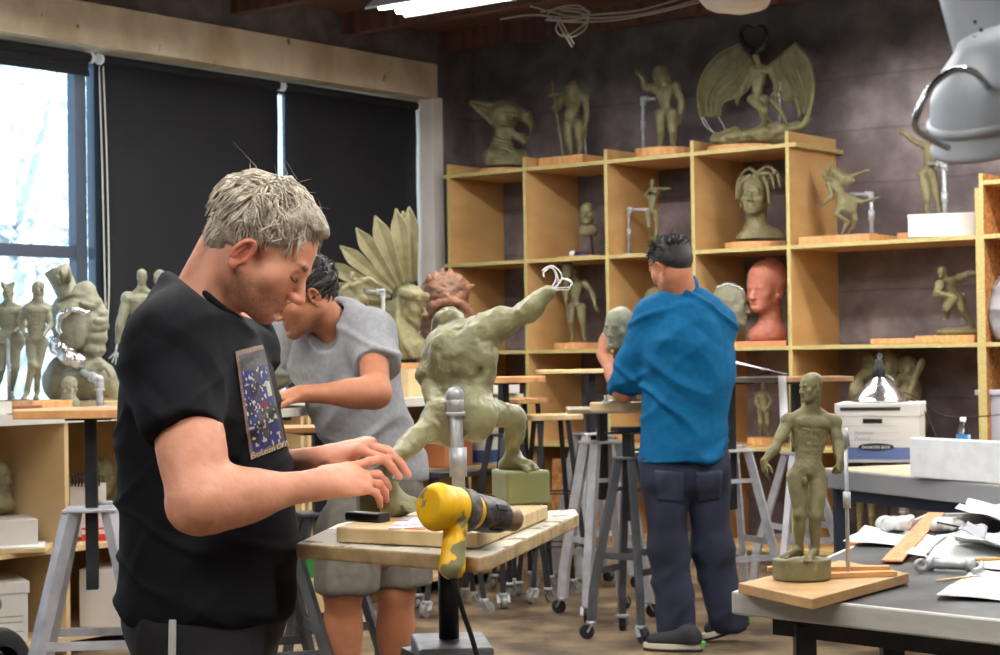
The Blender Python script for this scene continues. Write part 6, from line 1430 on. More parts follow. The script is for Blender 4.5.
B.ell(qc(446,298,-.17),V(.035,.03,.022),k=.012); B.ell(qc(434,297,-.13),V(.02,.015,.012),k=.006,sub=True); B.ell(qc(456,294,-.13),V(.02,.015,.012),k=.006,sub=True)
for i in range(30):
    a=i*.9; B.ell(qc(425+ (i%6)*7.5,322+(i//6)*8,-.10+.0*i),V(.022,.02,.02),k=.01)
B.cone(qc(443,320),qc(443,392),.12,.16,k=.05); B.boxs(qc(445,397)+V(0,0,-.05),V(.5,.5,.05),k=.004,sub=True)
B.build('clay_head',.0055,M_rust,rc,disp=lambda p,n:.012*fbm(p,28,3)*2+.006*np.clip(ridged(p,(26,26,26))-.6,0,1)*2)
# leaping figure in front of the headdress
Zk3=Zk-.45; 
shelf_fig('small leaping clay figure on a pipe in front of the feathered headdress',358,398,ZC1,dict(hd=(352,284,0),hf=(-.5,-.8,.2),hu=(-.2,0,1),hk=.19,nk=(355,289,0),pe=(360,306,0),sR=(349,293,0),sL=(362,289,0),eR=(342,298,-.04),wR=(339,306,-.05),eL=(370,287,.02),wL=(377,292,.0),hR=(357,308,0),hL=(364,308,0),kR=(347,315,-.06),aR=(341,324,0),tR=(337,327,-.02),kL=(367,318,.02),aL=(372,328,.06),tL=(375,331,.04)),.19,m=1,bw=.28,Z=Zk3,pipes=P2([(364,300,.03),(383,300,.03),(383,396,.03)],r=.011))
# heads and bits inside the left counter
qn=lambda px,d,z: V(*(lambda Zv:P(px,400,Zv)[:2])(KZ(px,d)),z)
def cbust(label,px,d,zs,h,k_,fw,mt=None):
    c=qn(px,d,zs); F=Fr(c+V(0,0,h),fw,V(0,0,1),k_); bust(label,c,zs,F,k_,mt=mt or M_clay,neck=c+V(0,0,h*.42),vs=.005,shoulders=lambda B:(B.ell(c+V(0,0,.05),V(.10,.07,.055)*k_/.8,k=.03),B.boxs(c+V(0,0,-.03),V(.2,.2,.03),k=.002,sub=True)))
cbust('smooth clay bust in the left counter, right of the dividing panel',102,.35,.47,.26,.72,V(.3,-.9,0))
cbust('clay bust at the very left edge inside the counter',-6,.35,.60,.17,.72,V(.9,-.3,0))
# clay head held by the man in blue
Zq=8.22; F=Fr(P(619,327,Zq),V(-.55,-.75,-.15),V(.1,0,1),.74)
r=statue('held_clay_head',P(613,400,Zq)*V(1,1,0)+V(0,0,1.03),'grey clay head being shaped in the hands of the man in blue')
B=Blob(); B.k=.02; head(B,F,F(0,-.02,-.19),ears=True,neckr=.05); B.build('clay_skull',.004,M_clayd,r,disp=lambda p,n:.006*fbm(p,20,2)*2)
c=P(613,400,Zq); pipe(r,[F(0,-.02,-.17),V(c[0],c[1],1.052)],.012,flange=V(c[0],c[1],1.052)); 
b=MB(); b.box(V(c[0]+.03,c[1]+.02,1.032),(.26,.10,.038),rotz(-.1)); b.build('base_board',M_pale,r,.002)
# ================================================================ props
def solo(b,name,m,label,cat,group=None,bev=0):
    o=b.build(name,m,None,bev); return tag(o,label,cat,group)
M_paper=mat('white_paper',srgb(228,228,226),.8,col2=srgb(216,216,216),nscale=5)
def sketchpaper():
    m=mat('sketched_paper',srgb(228,228,226),.8,col2=srgb(216,216,216),nscale=5,bump=.02)
    m=m.copy(); nt=m.node_tree; N=nt.nodes; L=nt.links; b=N['Principled BSDF']; old=b.inputs['Base Color'].links[0].from_socket
    tc=N.new('ShaderNodeTexCoord'); w=N.new('ShaderNodeTexWave'); w.wave_type='RINGS'; w.inputs['Scale'].default_value=9; w.inputs['Distortion'].default_value=14; w.inputs['Detail'].default_value=3; L.new(tc.outputs['Object'],w.inputs['Vector'])
    r=N.new('ShaderNodeValToRGB'); r.color_ramp.elements[0].position=.0; r.color_ramp.elements[0].color=(.45,.45,.47,1); r.color_ramp.elements[1].position=.10; r.color_ramp.elements[1].color=(1,1,1,1); L.new(w.outputs['Fac'],r.inputs['Fac'])
    x=N.new('ShaderNodeMix'); x.data_type='RGBA'; x.blend_type='MULTIPLY'; x.inputs['Factor'].default_value=.95; L.new(old,x.inputs['A']); L.new(r.outputs['Color'],x.inputs['B']); L.new(x.outputs['Result'],b.inputs['Base Color']); return m
M_sk=sketchpaper()
M_ypl=mat('yellow_plastic',srgb(238,184,12),.4,col2=srgb(232,176,8),nscale=8)
def clay_smeared(t=.55,nm='clay_smeared_yellow'):
    m=mat(nm,srgb(240,186,14),.42); nt=m.node_tree; N=nt.nodes; L=nt.links; b=N['Principled BSDF']
    tc=N.new('ShaderNodeTexCoord'); n=N.new('ShaderNodeTexNoise'); n.inputs['Scale'].default_value=26; n.inputs['Detail'].default_value=3; L.new(tc.outputs['Object'],n.inputs['Vector'])
    r=N.new('ShaderNodeValToRGB'); r.color_ramp.elements[0].position=t; r.color_ramp.elements[0].color=(*srgb(240,184,12),1); r.color_ramp.elements[1].position=t+.02; r.color_ramp.elements[1].color=(*srgb(138,132,92),1); L.new(n.outputs['Fac'],r.inputs['Fac']); L.new(r.outputs['Color'],b.inputs['Base Color']); return m
M_ysm=clay_smeared()
# ---- heat gun
hg=empty('heat_gun',P(470,530,3.2),'yellow clay-smeared heat gun with a black barrel resting on the near stand edge','heat gun')
q=lambda x,y,dz=0: P(x,y,2.98+dz)
bx,by=q(437,506,-.05),q(470,512,.0); ax=nrm(by-bx)
B=Blob(); B.k=.006; B.cone(q(448,508,-.03),q(467,511,.0),.034,.032); B.ell(q(437,507,-.05),V(.038,.038,.018),np.stack(MB().frame(ax),1),k=.012); B.cone(q(438,507,-.045),q(452,509,-.01),.035,.034,k=.01)
B.ell(q(430,506,-.075),V(.06,.06,.008),np.stack(MB().frame(ax),1),k=.004,sub=True)
B.build('motor_housing',.002,clay_smeared(.60,'lightly_smeared_yellow'),hg)
H=Blob(); H.k=.008; H.cone(q(456,522,-.03),q(454,545,-.045),.020,.018); H.cone(q(454,545,-.045),q(452,566,-.055),.018,.022); H.build('handle',.002,clay_smeared(.565,'smeared_yellow_grip'),hg)
b=MB(); b.lathe([(0,0),(.034,0),(.0355,.006),(.0355,.022),(.034,.026),(0,.026)],q(457,509,-.015),ax,24); b.build('clay_smeared_band',mat('grey_clay_smear',srgb(118,112,96),.6,col2=srgb(60,58,56),nscale=24,thr=(.45,.55)),hg)
b=MB(); b.lathe([(0,-.01),(.031,-.01),(.031,.01),(.030,.055),(.0275,.085),(0,.085)],q(470,511,.01),nrm(q(512,519,.11)-q(470,511,.01)),22); b.build('barrel',mat('scuffed_black_barrel',srgb(44,44,46),.5,col2=srgb(120,112,96),nscale=30,thr=(.55,.7),bump=.2,bscale=60),hg)
a2=nrm(q(512,519,.11)-q(470,511,.01)); e0=q(470,511,.01)+a2*.083
b=MB(); b.lathe([(0,0),(.0215,0),(.0225,.014),(.021,.044),(.017,.046),(.014,.02),(0,.02)],e0,a2,20); b.build('nozzle',mat('heat_tinted_nozzle',srgb(150,120,92),.45,metal=.4,col2=srgb(120,92,66),nscale=20),hg)
for k in range(5):
    b=MB(); a=2*math.pi*k/5+.4; x_,y_,_=MB().frame(a2); c=q(470,511,.01)+a2*.05+(x_*math.cos(a)+y_*math.sin(a))*.0300; b.box(c,(.008,.004,.03),np.stack([np.cross(a2,x_*math.cos(a)+y_*math.sin(a)),x_*math.cos(a)+y_*math.sin(a),a2],1)); b.build('vent_slot',M_rubber,hg)
for (x,y) in((457,522),(455,549)):
    b=MB(); b.ball(q(x,y,-.04 if y<530 else -.052),.003,8,6); b.build('screw',M_rubber,hg)
cpts=bez([q(452,572,-.058),q(456,588,-.06),q(463,612,-.04),q(474,645,-.02),q(484,690,.0),q(490,790,.05)],8)
b=MB(); b.tube(cpts,.0042,8); b.tube(cpts[:6],[.009,.0095,.008,.0085,.007,.006],10); b.build('power_cord',M_rubber,hg)
# ---- things on the board
b=MB(); a,c=G(345,521,BZ),G(389,524,BZ); R=np.stack([nrm(c-a),np.cross(V(0,0,1),nrm(c-a)),V(0,0,1)],1); b.box((a+c)/2+V(0,.02,.0085),(.088,.03,.016),R)
solo(b,'black_case',mat('glossy_black_plastic',srgb(24,24,27),.3,col2=srgb(34,34,38),nscale=20),'small glossy black case with studded top lying on the board by the hands','case',bev=.004)
def printed():
    m=mat('printed_magazine',srgb(206,208,214),.4,col2=srgb(196,60,60),nscale=26,thr=(.54,.6),detail=2); return m
b=MB(); b.prism([G(388,528,BZ+.002),G(444,529,BZ+.002),G(458,517,BZ+.002),G(404,515,BZ+.002)],.0015); solo(b,'magazine_page',printed(),'crumpled colourful magazine page under the clay foot on the near board','paper')
# ---- ceiling cables and plastic
M_cab=mat('white_cable',srgb(170,164,156),.6)
cb=empty('cable_bundle',P(570,15,9.9),'loose bundle of white cables looping below the ceiling beside the tube light','cable')
def cl_(pts,r=.0055,Z=10.9):
    b=MB(); b.tube(bez([P(x,y,Z+(.02*i)%.06) for i,(x,y) in enumerate(pts)],8),r,6); b.build('cable',M_cab,cb)
for pts in ([(500,19),(530,15),(560,17),(600,18),(640,14),(680,5),(715,-6)],[(540,12),(566,8),(590,12),(575,20),(548,18),(556,8),(580,6),(588,20),(566,36),(556,30),(560,18)],[(545,20),(575,22),(615,20),(660,12),(700,2)],[(556,18),(562,30),(572,47)],[(558,16),(568,34),(574,44)],[(530,6),(552,12),(572,16),(600,14),(640,10),(690,-4)],[(560,10),(584,14),(586,28),(572,37),(562,34)]): cl_(pts)
pb=Blob(); qz=lambda x,y,dz=0:P(x,y,10.3+dz); pb.ell(qz(738,-2),V(.17,.14,.075),k=.03); pb.ell(qz(722,-4),V(.12,.1,.06),k=.03); pb.cone(qz(760,-4),qz(742,8),.05,.02,k=.03); pb.cone(qz(738,0),V(*qz(738,0)[:2],CEIL-.1),.05,.03,k=.04)
tag(pb.build('plastic_sheet',.008,mat('milky_plastic',srgb(216,208,196),.35,spec=.6),None,disp=lambda p,n:.02*ridged(p,(12,12,6))),'crumpled milky plastic bag hanging from the ceiling above the winged demon','plastic')
# ---- foreground lamp, upper right
M_enam=mat('white_enamel_lamp',srgb(196,202,208),.4,col2=srgb(176,182,190),nscale=12,spec=.6)
LZ=1.75; ql=lambda x,y,dz=0:P(x,y,LZ+dz)
lp=empty('studio_lamp',ql(990,90),'white studio lamp with a chrome handle, out of focus at the upper right corner','lamp')
axl=nrm(V(.34,.30,-.88)); b=MB(); b.lathe([(.0,-.088),(.030,-.088),(.036,-.080),(.052,-.066),(.068,-.044),(.076,-.02),(.079,.0),(.082,.003),(.080,.008),(.075,.005),(.071,-.012),(.062,-.035),(.040,-.060),(.0,-.065)],ql(1014,122,.0),axl,44); b.build('lamp_shade',M_enam,lp)
b=MB(); b.lathe([(0,0),(.020,0),(.024,.004),(.020,.03),(0,.034)],ql(1003,118,.0)-axl*.07,axl,20); b.build('bulb',mat('frosted_bulb',srgb(214,210,206),.3),lp)
b=MB(); b.lathe([(0,0),(.042,0),(.047,.01),(.05,.19),(.046,.20),(0,.20)],ql(1008,66,.05),nrm(V(-.20,.1,1)),30); b.build('lamp_housing',M_enam,lp)
b=MB(); b.lathe([(.0745,-.024),(.0785,-.022),(.0785,-.017),(.0755,-.015)],ql(1014,122,.0),axl,44); b.build('shade_rib',M_enam,lp)
for k in range(4): b=MB(); b.box(ql(975+6*(k%2),22+8*k,-.012),(.003,.002,.003)); b.build('vent_slot',M_rubber,lp)
hp=bez([ql(992,92,-.06),ql(975,73,-.08),ql(955,70,-.09),ql(934,84,-.09),ql(918,112,-.09),ql(916,128,-.08),ql(930,139,-.07),ql(948,148,-.05)],8)
b=MB(); b.tube(hp,.0034,10); b.build('chrome_handle',mat('chrome',srgb(190,194,202),.12,metal=1.0),lp)
b=MB(); b.tube([ql(1000,60,.1),ql(1040,-60,.15),ql(1060,-200,.3)],.018,12); b.build('lamp_arm',M_enam,lp)
# ---- file box, heat lamp, bottle, foam on the grey table
ZT2=.735; fb0=G(836,459,ZT2); 
def framed_box(o,yaw,w,d,h):
    R=rotz(yaw); return lambda x,y,z:o+R@V(x*w,y*d,z*h)
fyaw=-.30; fb=empty('file_box',G(870,463,ZT2),'white file box with a blue band and black logo patch under the heat lamp','box')
M_card=mat('white_cardboard',srgb(222,218,212),.75,col2=srgb(208,204,198),nscale=4)
M_bluep=mat('blue_print',srgb(98,116,164),.7)
o0=G(837,462.5,ZT2); fw_,fd_,fh_=.385,.38,.275; R=rotz(fyaw)
bp=lambda x,y,z:o0+R@V(x,y,z)
b=MB(); b.box(bp(fw_/2,fd_/2,fh_/2-.005),(fw_,fd_,fh_-.01),R); b.build('box_body',M_card,fb,.002)
b=MB(); b.box(bp(fw_/2,fd_/2,fh_-.026),(fw_+.012,fd_+.012,.062),R); b.build('box_lid',M_card,fb,.004)
def decal(x0,x1,z0,z1,m,name,y=-.0015,th=.002): b=MB(); b.box(bp((x0+x1)/2,y,(z0+z1)/2),(x1-x0,th,z1-z0),R); return b.build(name,m,fb)
decal(.004,fw_-.003,.016,.072,M_bluep,'blue_band'); decal(.125,.215,.185,.207,mat('dark_handle_hole',srgb(14,12,14),.9),'handle_hole')
decal(.02,.30,.246,.262,mat('black_tape',srgb(30,30,32),.5),'tape',y=-.009)
b=MB(); 
op=[bp(.185+.088*math.cos(2*math.pi*k/20)*(1 if abs(math.cos(2*math.pi*k/20))<.9 else .95),-.004,.074+.018*math.sin(2*math.pi*k/20)) for k in range(20)]; b.prism(op,.002,R@V(0,-1,0)); b.build('logo_patch',mat('black_patch',srgb(34,30,34),.6),fb)
for z in(.105,.14,.172): decal(.008,.29,z,z+.0015,mat('grey_rule',srgb(170,170,176),.8),'printed_line')
def text(s,fnp,h,m,parent,name,bold=False,th=0):
    cu=bpy.data.curves.new('t','FONT'); cu.body=s; cu.size=1; cu.align_x='CENTER'; cu.resolution_u=3; cu.offset=.02 if bold else 0
    to=bpy.data.objects.new('t',cu); COL.objects.link(to); bpy.context.view_layer.update(); tm=bpy.data.meshes.new_from_object(to.evaluated_get(bpy.context.evaluated_depsgraph_get())); bpy.data.objects.remove(to)
    for v in tm.vertices: v.co=Vector([float(c) for c in fnp(v.co.x*h,v.co.y*h)])
    return link(name,tm,m,parent)
text('BANKERS BOX',lambda x,y:bp(.185+x*1.08,-.0085,.067+y),.0185,mat('white_ink',srgb(232,232,228),.6),fb,'logo_lettering')
text('Jerimaw',lambda x,y:bp(.13+x+y*.3,-.003,.132+y),.028,mat('pencil_grey',srgb(150,146,150),.8),fb,'handwriting')
text('Fatton',lambda x,y:bp(.12+x+y*.3,-.003,.104+y),.028,mat('pencil_grey',(0,0,0)),fb,'handwriting')
# heat lamp
hl=empty('heat_lamp',bp(.17,.13,fh_+.01),'shiny aluminium clamp lamp reflector lying on the white file box','lamp'); zl=bp(0,0,fh_+.008)[2]
cl=bp(.19,.15,0); cl=V(cl[0],cl[1],zl)
b=MB(); b.lathe([(.132,0),(.134,.006),(.128,.008),(.118,.028),(.095,.058),(.06,.092),(.032,.112),(.03,.118),(.0,.118)],cl,(0,0,1),36); b.build('reflector',mat('spun_aluminium',srgb(190,188,190),.26,metal=1.0,bump=.15,bscale=8),hl)
b=MB(); b.lathe([(0,.117),(.026,.117),(.028,.15),(.024,.175),(.018,.18),(.018,.2),(.01,.208),(0,.208)],cl,(0,0,1),20); b.build('socket',M_rubber,hl)
b=MB(); b.tube([cl+V(0,-.02,.205),cl+V(.012,-.02,.222),cl+V(0,-.02,.232),cl+V(-.012,-.02,.222),cl+V(0,-.02,.205)],.0022,6); b.build('hanging_ring',M_pipe,hl)
b=MB(); b.tube([cl+V(.026,-.01,.13),cl+V(.05,-.015,.118),cl+V(.068,-.02,.10)],.0035,8); b.build('clamp_arm',M_pipe,hl)
for pts in([cl+V(-.12,-.04,.006),cl+V(0,-.10,.004),cl+V(.13,-.03,.004),bp(.31,.20,fh_+.012),bp(.36,.16,.2),bp(.40,.12,.04),bp(.42,.16,.006)],[cl+V(.13,.0,.006),bp(.335,.26,fh_+.014),bp(.40,.25,.22),bp(.46,.16,.08),bp(.47,.10,.006)],[cl+V(.10,.05,.05),bp(.34,.30,fh_+.03),bp(.5,.42,.2),bp(.9,.5,.22)]):
    b=MB(); b.tube(bez(pts,6),.0033,6); b.build('power_cord',M_rubber,hl)
# bottle
bo=empty('water_bottle',G(967,461,ZT2),'small clear water bottle with a blue label on the grey table','bottle'); ob=G(967,461,ZT2)+V(0,.06,0)
M_bot=glass('clear_bottle_plastic',(.86,.9,.92),.16)
b=MB(); b.lathe([(0,.001),(.028,.001),(.032,.01),(.031,.05),(.033,.055),(.033,.12),(.031,.13),(.026,.155),(.014,.175),(.0125,.19),(0,.19)],ob,(0,0,1),24); b.build('bottle_shell',M_bot,bo)
b=MB(); b.lathe([(0,.003),(.0285,.003),(.0295,.07),(.0295,.12),(0,.12)],ob,(0,0,1),20); b.build('water',glass('water',(.8,.86,.9),.05),bo)
b=MB(); b.lathe([(.0338,.075),(.0338,.122)],ob,(0,0,1),24); b.build('label',mat('blue_label',srgb(40,140,210),.5,col2=srgb(200,225,240),nscale=30,thr=(.55,.6)),bo)
b=MB(); b.lathe([(.0145,.186),(.0145,.205),(0,.206)],ob,(0,0,1),20); b.build('bottle_cap',mat('white_cap',srgb(230,230,230),.4),bo)
b=Blob(); c=G(796,433,.735); c=G(945,464,ZT2); c=P(944,434,7.45); c[2]=ZT2+.03; pass
b=MB(); bb=G(943,462,ZT2)+V(0,.25,0); b.ball(bb+V(0,0,.036),V(.034,.034,.035),16,10); b.tube([bb+V(0,0,.03),bb+V(-.05,-.02,.028)],.016,12); solo(b,'light_bulb',mat('frosted_bulb',srgb(214,210,206),.3),'white frosted bulb lying on the grey table behind the foam block','bulb')
# foam block
f0=G(907,478,ZT2); f1=G(1085,492,ZT2); fdx=nrm(f1-f0); fdy=V(-fdx[1],fdx[0],0); Rf=np.stack([fdx,fdy,V(0,0,1)],1); Lf=np.linalg.norm(f1-f0)
b=MB(); b.box(f0+fdx*Lf/2+fdy*.04+V(0,0,.085),(Lf,.05,.165),Rf); b.box(f0+fdx*(Lf/2)+fdy*.17+V(0,0,.012),(Lf-.02,.22,.022),Rf)
solo(b,'foam_tray',mat('white_polystyrene',srgb(238,240,242),.85,col2=srgb(228,230,232),nscale=20,bump=.15,bscale=120),'long white polystyrene tray standing on the grey work table at the right edge','packaging',bev=.006)
# ---- things on the black-topped table
def flat(pts,z,name,m,label,cat,th=.001,curl=0,group=None,n=6):
    a,b_,c,d=[G(x,y,z) for x,y in pts]; rows=[]
    for i in range(n+1):
        u=i/n; rows.append([(a*(1-u)+d*u)*(1-v)+(b_*(1-u)+c*u)*v+V(0,0,curl*((1-u)*(1-v))**2*1.0+curl*.4*math.sin(u*5+v*4)**2+.001) for v in np.linspace(0,1,n+1)])
    b=MB(); b.sheet(rows,th); return solo(b,name,m,label,cat,group)
flat([(843,546),(935,549),(936,537),(865,527)],ZT,'paper_sheet',M_paper,'white sheet lying furthest left, under the orange ruler','paper',curl=.012)
flat([(935,549),(962,544),(975,528),(936,537)],ZT,'paper_sheet',M_paper,'small white sheet tucked between ruler and drawings','paper',curl=.01)
flat([(905,560),(1010,572),(1030,548),(925,541)],ZT+.002,'paper_sheet',M_paper,'white sheet partly under the metal clamp','paper',curl=.016)
flat([(950,556),(1060,560),(1055,530),(958,538)],ZT+.010,'drawing',M_sk,'curled cream-white drawing in the middle of the paper heap','paper',curl=.05)
flat([(955,530),(1060,540),(1050,506),(968,505)],ZT+.012,'drawing',M_sk,'large pencil drawing at the back of the paper heap','paper',curl=.06)
flat([(936,600),(1040,604),(1045,578),(975,570)],ZT,'drawing',M_sk,'sketched figure drawing nearest the front edge of the black table','paper',curl=.01)
flat([(958,537),(985,541),(988,528),(968,524)],ZT+.045,'folded_card',mat('grey_card',srgb(150,150,156),.7),'grey folded card standing among the papers','paper',curl=.02)
b=MB(); a,c=G(892,561,ZT+.008),G(936,513,ZT+.008); b.beam(a,c,.05,.004,up=(0,0,1)); 
solo(b,'wooden_ruler',mat('orange_wood_ruler',srgb(214,146,92),.6,col2=srgb(206,100,66),nscale=60,thr=(.5,.68)),'wide orange wooden ruler lying over the white paper on the black table','ruler')
for i,(x0,y0,x1,y1,hh) in enumerate(((770,571,893,570,0),(800,576,895,573,.0))):
    b=MB(); b.beam(G(x0,y0,BM+.006+hh)+V(0,.04*(1-i),0),G(x1,y1,BM+.006+hh)+V(0,.04*(1-i),0),.03,.010); solo(b,'wooden_strip',M_board,['thin wooden slat behind the clay disc on the tan board','shorter wooden slat in front of the support rod on the tan board'][i],'slat')
pl=Blob(); pl.k=.01
for i in range(7): pl.cone(G(880+i*4,524+ (i%3),ZT+.02),G(886+i*4,520+(i%2)*4,ZT+.03),.014,.012)
tag(pl.build('plastic_wrap',.004,mat('clear_crumpled_plastic',srgb(200,200,198),.15,spec=.9,bump=.5,bscale=30),None,disp=lambda p,n:.010*ridged(p,(40,40,40))-.004),'crumpled clear plastic wrap at the back left of the black table','plastic')
pl=Blob(); pl.k=.01
for i in range(6): pl.cone(G(934+i*4,526-(i%3),ZT+.02),G(940+i*4,522+(i%2)*3,ZT+.025),.012,.012)
tag(pl.build('plastic_wrap',.004,mat('clear_crumpled_plastic',(0,0,0)),None,disp=lambda p,n:.010*ridged(p,(40,40,40))-.004),'crumpled clear plastic wrap right of the orange ruler','plastic')
# metal clamp of pipe fittings
mc=empty('metal_clamp',G(947,572,ZT),'grey metal pipe clamp lying among the papers','clamp'); g=lambda x,y,h=.018:G(x,y,ZT)+V(0,0,h)
b=MB(); b.tube([g(930,571),g(972,573)],.012,12); b.tube([g(926,571),g(934,571)],.017,12); b.tube([g(966,573),g(975,573)],.016,12); b.build('pipe_body',M_pipe,mc)
b=MB(); b.lathe([(.006,-.006),(.016,-.006),(.016,.006),(.006,.006),(.006,-.006)],g(921,573,.018),(.2,-.9,.2),16); b.build('ring_jaw',M_pipe,mc)
b=MB(); b.tube(bez([g(975,573),g(981,571,.022),g(981,577,.02),g(974,579,.016)],5),.007,8); b.build('hook_jaw',M_pipe,mc)
b=MB(); b.tube([g(928,567,.03),g(934,562,.04),g(946,557,.05)],.004,6); b.build('lever',M_pipe,mc)
b=MB(); b.tube([g(936,583,.005),g(972,579,.005)],.003,6); solo(b,'wooden_stick',M_pale,'thin pale sculpting stick in front of the metal clamp','tool')
b=MB(); b.tube([g(975,573,.03),g(1015,571,.03)],.004,6); solo(b,'pencil',mat('yellow_pencil',srgb(204,160,70),.5),'yellow-brown pencil pointing off the right edge','pencil')
b=MB(); b.tube([g(938,541,.05),g(960,546,.05)],.003,6); solo(b,'pen',M_rubber,'thin black pen lying on the drawings','pen')
# ---- papers drooping over the stand right of the man in blue
sp=empty('sketch_papers',P(755,376,8.6),'sheets with red sketches drooping over a stand right of the man in blue','paper'); zs=1.147
rows=[]
for u in np.linspace(0,1,5): rows.append([P(724+ (784-724)*v+4*u,358+16*v+(4*u)*(1-v),8.75-.3*u)+V(0,0,.0) for v in np.linspace(0,1,6)])
b=MB(); b.sheet(rows,.002); b.build('top_sheet',mat('red_sketched_paper',srgb(232,230,232),.8,col2=srgb(226,170,176),nscale=9,thr=(.60,.64)),sp)
rows=[]
for u in np.linspace(0,1,9): rows.append([P(778+8*v+3*u,376+60*u,8.45+.05*math.sin(u*4)) for v in np.linspace(0,1,3)])
b=MB(); b.sheet(rows,.002); b.build('hanging_sheet',M_paper,sp)
b=MB(); b.tube([P(752,374,8.5),P(768,371,8.6)],.012,8); solo(b,'clay_roll',M_rust,'short rust-coloured roll beside the drooping papers','clay')
# clamps on the small board
for x,y,l in((606,402,'small metal clamp at the left end of the pale wood block'),(636,400,'small metal clamp at the right end of the pale wood block')):
    b=MB(); c=P(x,y,8.15); b.box(c,(.03,.05,.012)); b.tube([c,c+V(0,0,.03)],.008,8); solo(b,'small_clamp',M_pipe,l,'clamp')
# ---- on the tall shelves
def cbox(px,d,z,w,dd,h,m,name,label,yaw=0,cat='box'):
    p=SH(px,d,z); b=MB(); b.box(V(p[0],p[1],z+h/2+.001),(w,dd,h),RS@rotz(yaw)); return solo(b,name,m,label,cat,bev=.003)
wb=SH(943,.16,R2_); bx_=empty('white_box',wb,'low white box in front of the reaching clay figure on the wide shelf','box')
b=MB(); b.box(V(wb[0],wb[1],R2_+.065),(.37,.22,.12),RS@rotz(.35)); b.build('box_body',M_card,bx_,.002); b=MB(); b.box(V(wb[0],wb[1],R2_+.126),(.375,.225,.02),RS@rotz(.35)); b.build('box_lid',M_card,bx_,.002)
b=MB(); p=SH(580,.12,R2_); b.box(V(p[0],p[1],R2_+.006),(.28,.12,.01),RS); solo(b,'thin_board',M_board,'thin orange board under the small bald clay head','board')
b=MB(); p=SH(571,.08,R2_); b.tube([V(p[0],p[1],R2_+.025),V(p[0],p[1],R2_+.025)+A_*.04],.02,12); b.tube([V(p[0],p[1],R2_+.02)+A_*.04,V(p[0],p[1],R2_+.018)+A_*.13],[.022,.014],12); b.mi=[0]*12+[1]*(len(b.f)-12)
solo(b,'small_flashlight',[mat('white_tip',srgb(225,225,228),.4),mat('navy_plastic',srgb(40,44,86),.4)],'tiny blue and white item at the front of the second shelf','object')
cbox(910,.12,R3,.42,.16,.03,M_board,'wood_plank','orange plank lying on the third shelf under the crouching runner',cat='board')
# osb panel leaning at the lower shelves
p=SH(592,-.06,.0); b=MB(); b.beam(V(p[0],p[1],.01),V(p[0],p[1],.58)+N_*.04,.62,.014,up=N_); 
b=MB(); b.box(V(p[0],p[1],.30),(.62,.012,.58),RS@Rax((1,0,0),-.06)); solo(b,'particle_board_panel',M_osb,'rough orange particle board leaning on the lower shelves behind the stands','board')
# right unit things
p=SH(1009,.14,R3); bg_=Blob(); bg_.ell(V(p[0],p[1],R3+.16),V(.10,.12,.15),k=.04); bg_.ell(V(p[0]-.01,p[1],R3+.30),V(.05,.06,.07),k=.05); bg_.boxs(V(p[0],p[1],R3-.03),V(.3,.3,.04),k=.004,sub=True)
tag(bg_.build('plastic_bag',.008,mat('shiny_white_plastic',srgb(150,150,156),.2,spec=.8),None,disp=lambda p,n:.045*ridged(p,(14,14,9))-.02),'shiny plastic bag on the right-hand shelving at the picture edge','bag')
p=SH(1016,.2,R4); tb_=empty('storage_bin',V(p[0],p[1],R4),'grey plastic storage bin on the lower right-hand shelf','bin')
b=MB(); b.box(V(p[0],p[1],R4+.17),(.30,.3,.30),RS); b.build('bin_body',mat('grey_bin_plastic',srgb(176,178,190),.4),tb_,.01); b=MB(); b.box(V(p[0],p[1],R4+.33),(.335,.33,.03),RS); b.build('bin_rim',mat('grey_bin_plastic',(0,0,0)),tb_,.005)
cbox(1018,.2,R5,.36,.36,.3,mat('grey_box',srgb(140,138,142),.7),'storage_box','grey box on the lowest shelf at the right edge')
# pipe stand under the table
p=SH(900,.2,R5); ps=empty('pipe_stand',p,'bent galvanised pipe with a yellow-brown wooden dowel on the lowest shelf','stand'); qq=lambda x,y,dz=0:P(x,y,p[1]+dz)
pipe(ps,[qq(920,500),qq(904,503),V(*qq(904,548)[:2],R5+.001)],.02,name='pipe'); b=MB(); b.tube([qq(906,500,-.02),qq(928,495,-.02)],.012,8); b.build('dowel',mat('yellow_dowel',srgb(206,160,70),.5),ps)
p=SH(886,.2,R5); ps=empty('pipe_stand',p,'thin dark pipe stand on the lowest shelf left of the galvanised one','stand'); pipe(ps,[qq(880,499),qq(889,502),V(*qq(889,548)[:2],R5+.001)],.011,name='pipe',m=M_bsteel)
# ---- on and in the counters
def kput(px,d,z): return qn(px,d,z)
b=MB(); a=kput(466,.12,1.051); b.box(a+V(0,0,.085),(.34,.62,.17),RS@rotz(0)) ; b=MB(); kk=nrm(-Wd)
a=kput(462,.14,1.05); b.box(a+V(0,0,.05),(.34,.62,.095),RS); o=solo(b,'flat_white_box',M_card,'long flat white box on the counter behind the running figure','box',bev=.003)
a=kput(477,.18,.66); fb2=empty('file_box',a,'white and blue file box inside the far counter below the board','box'); b=MB(); b.box(a+V(0,0,.12),(.3,.26,.235),RS); b.build('box_body',M_card,fb2,.003)
b=MB(); b.box(a+V(0,0,.045),(.304,.264,.07),RS); b.build('blue_band',mat('dark_blue_print',srgb(60,78,130),.7),fb2)
a=kput(437,.16,.66); b=MB(); b.box(a+V(0,0,.13),(.3,.24,.25),RS); solo(b,'brown_carton',mat('orange_brown_cardboard',srgb(176,110,66),.8),'orange-brown carton with a white label in the far counter','box',bev=.003)
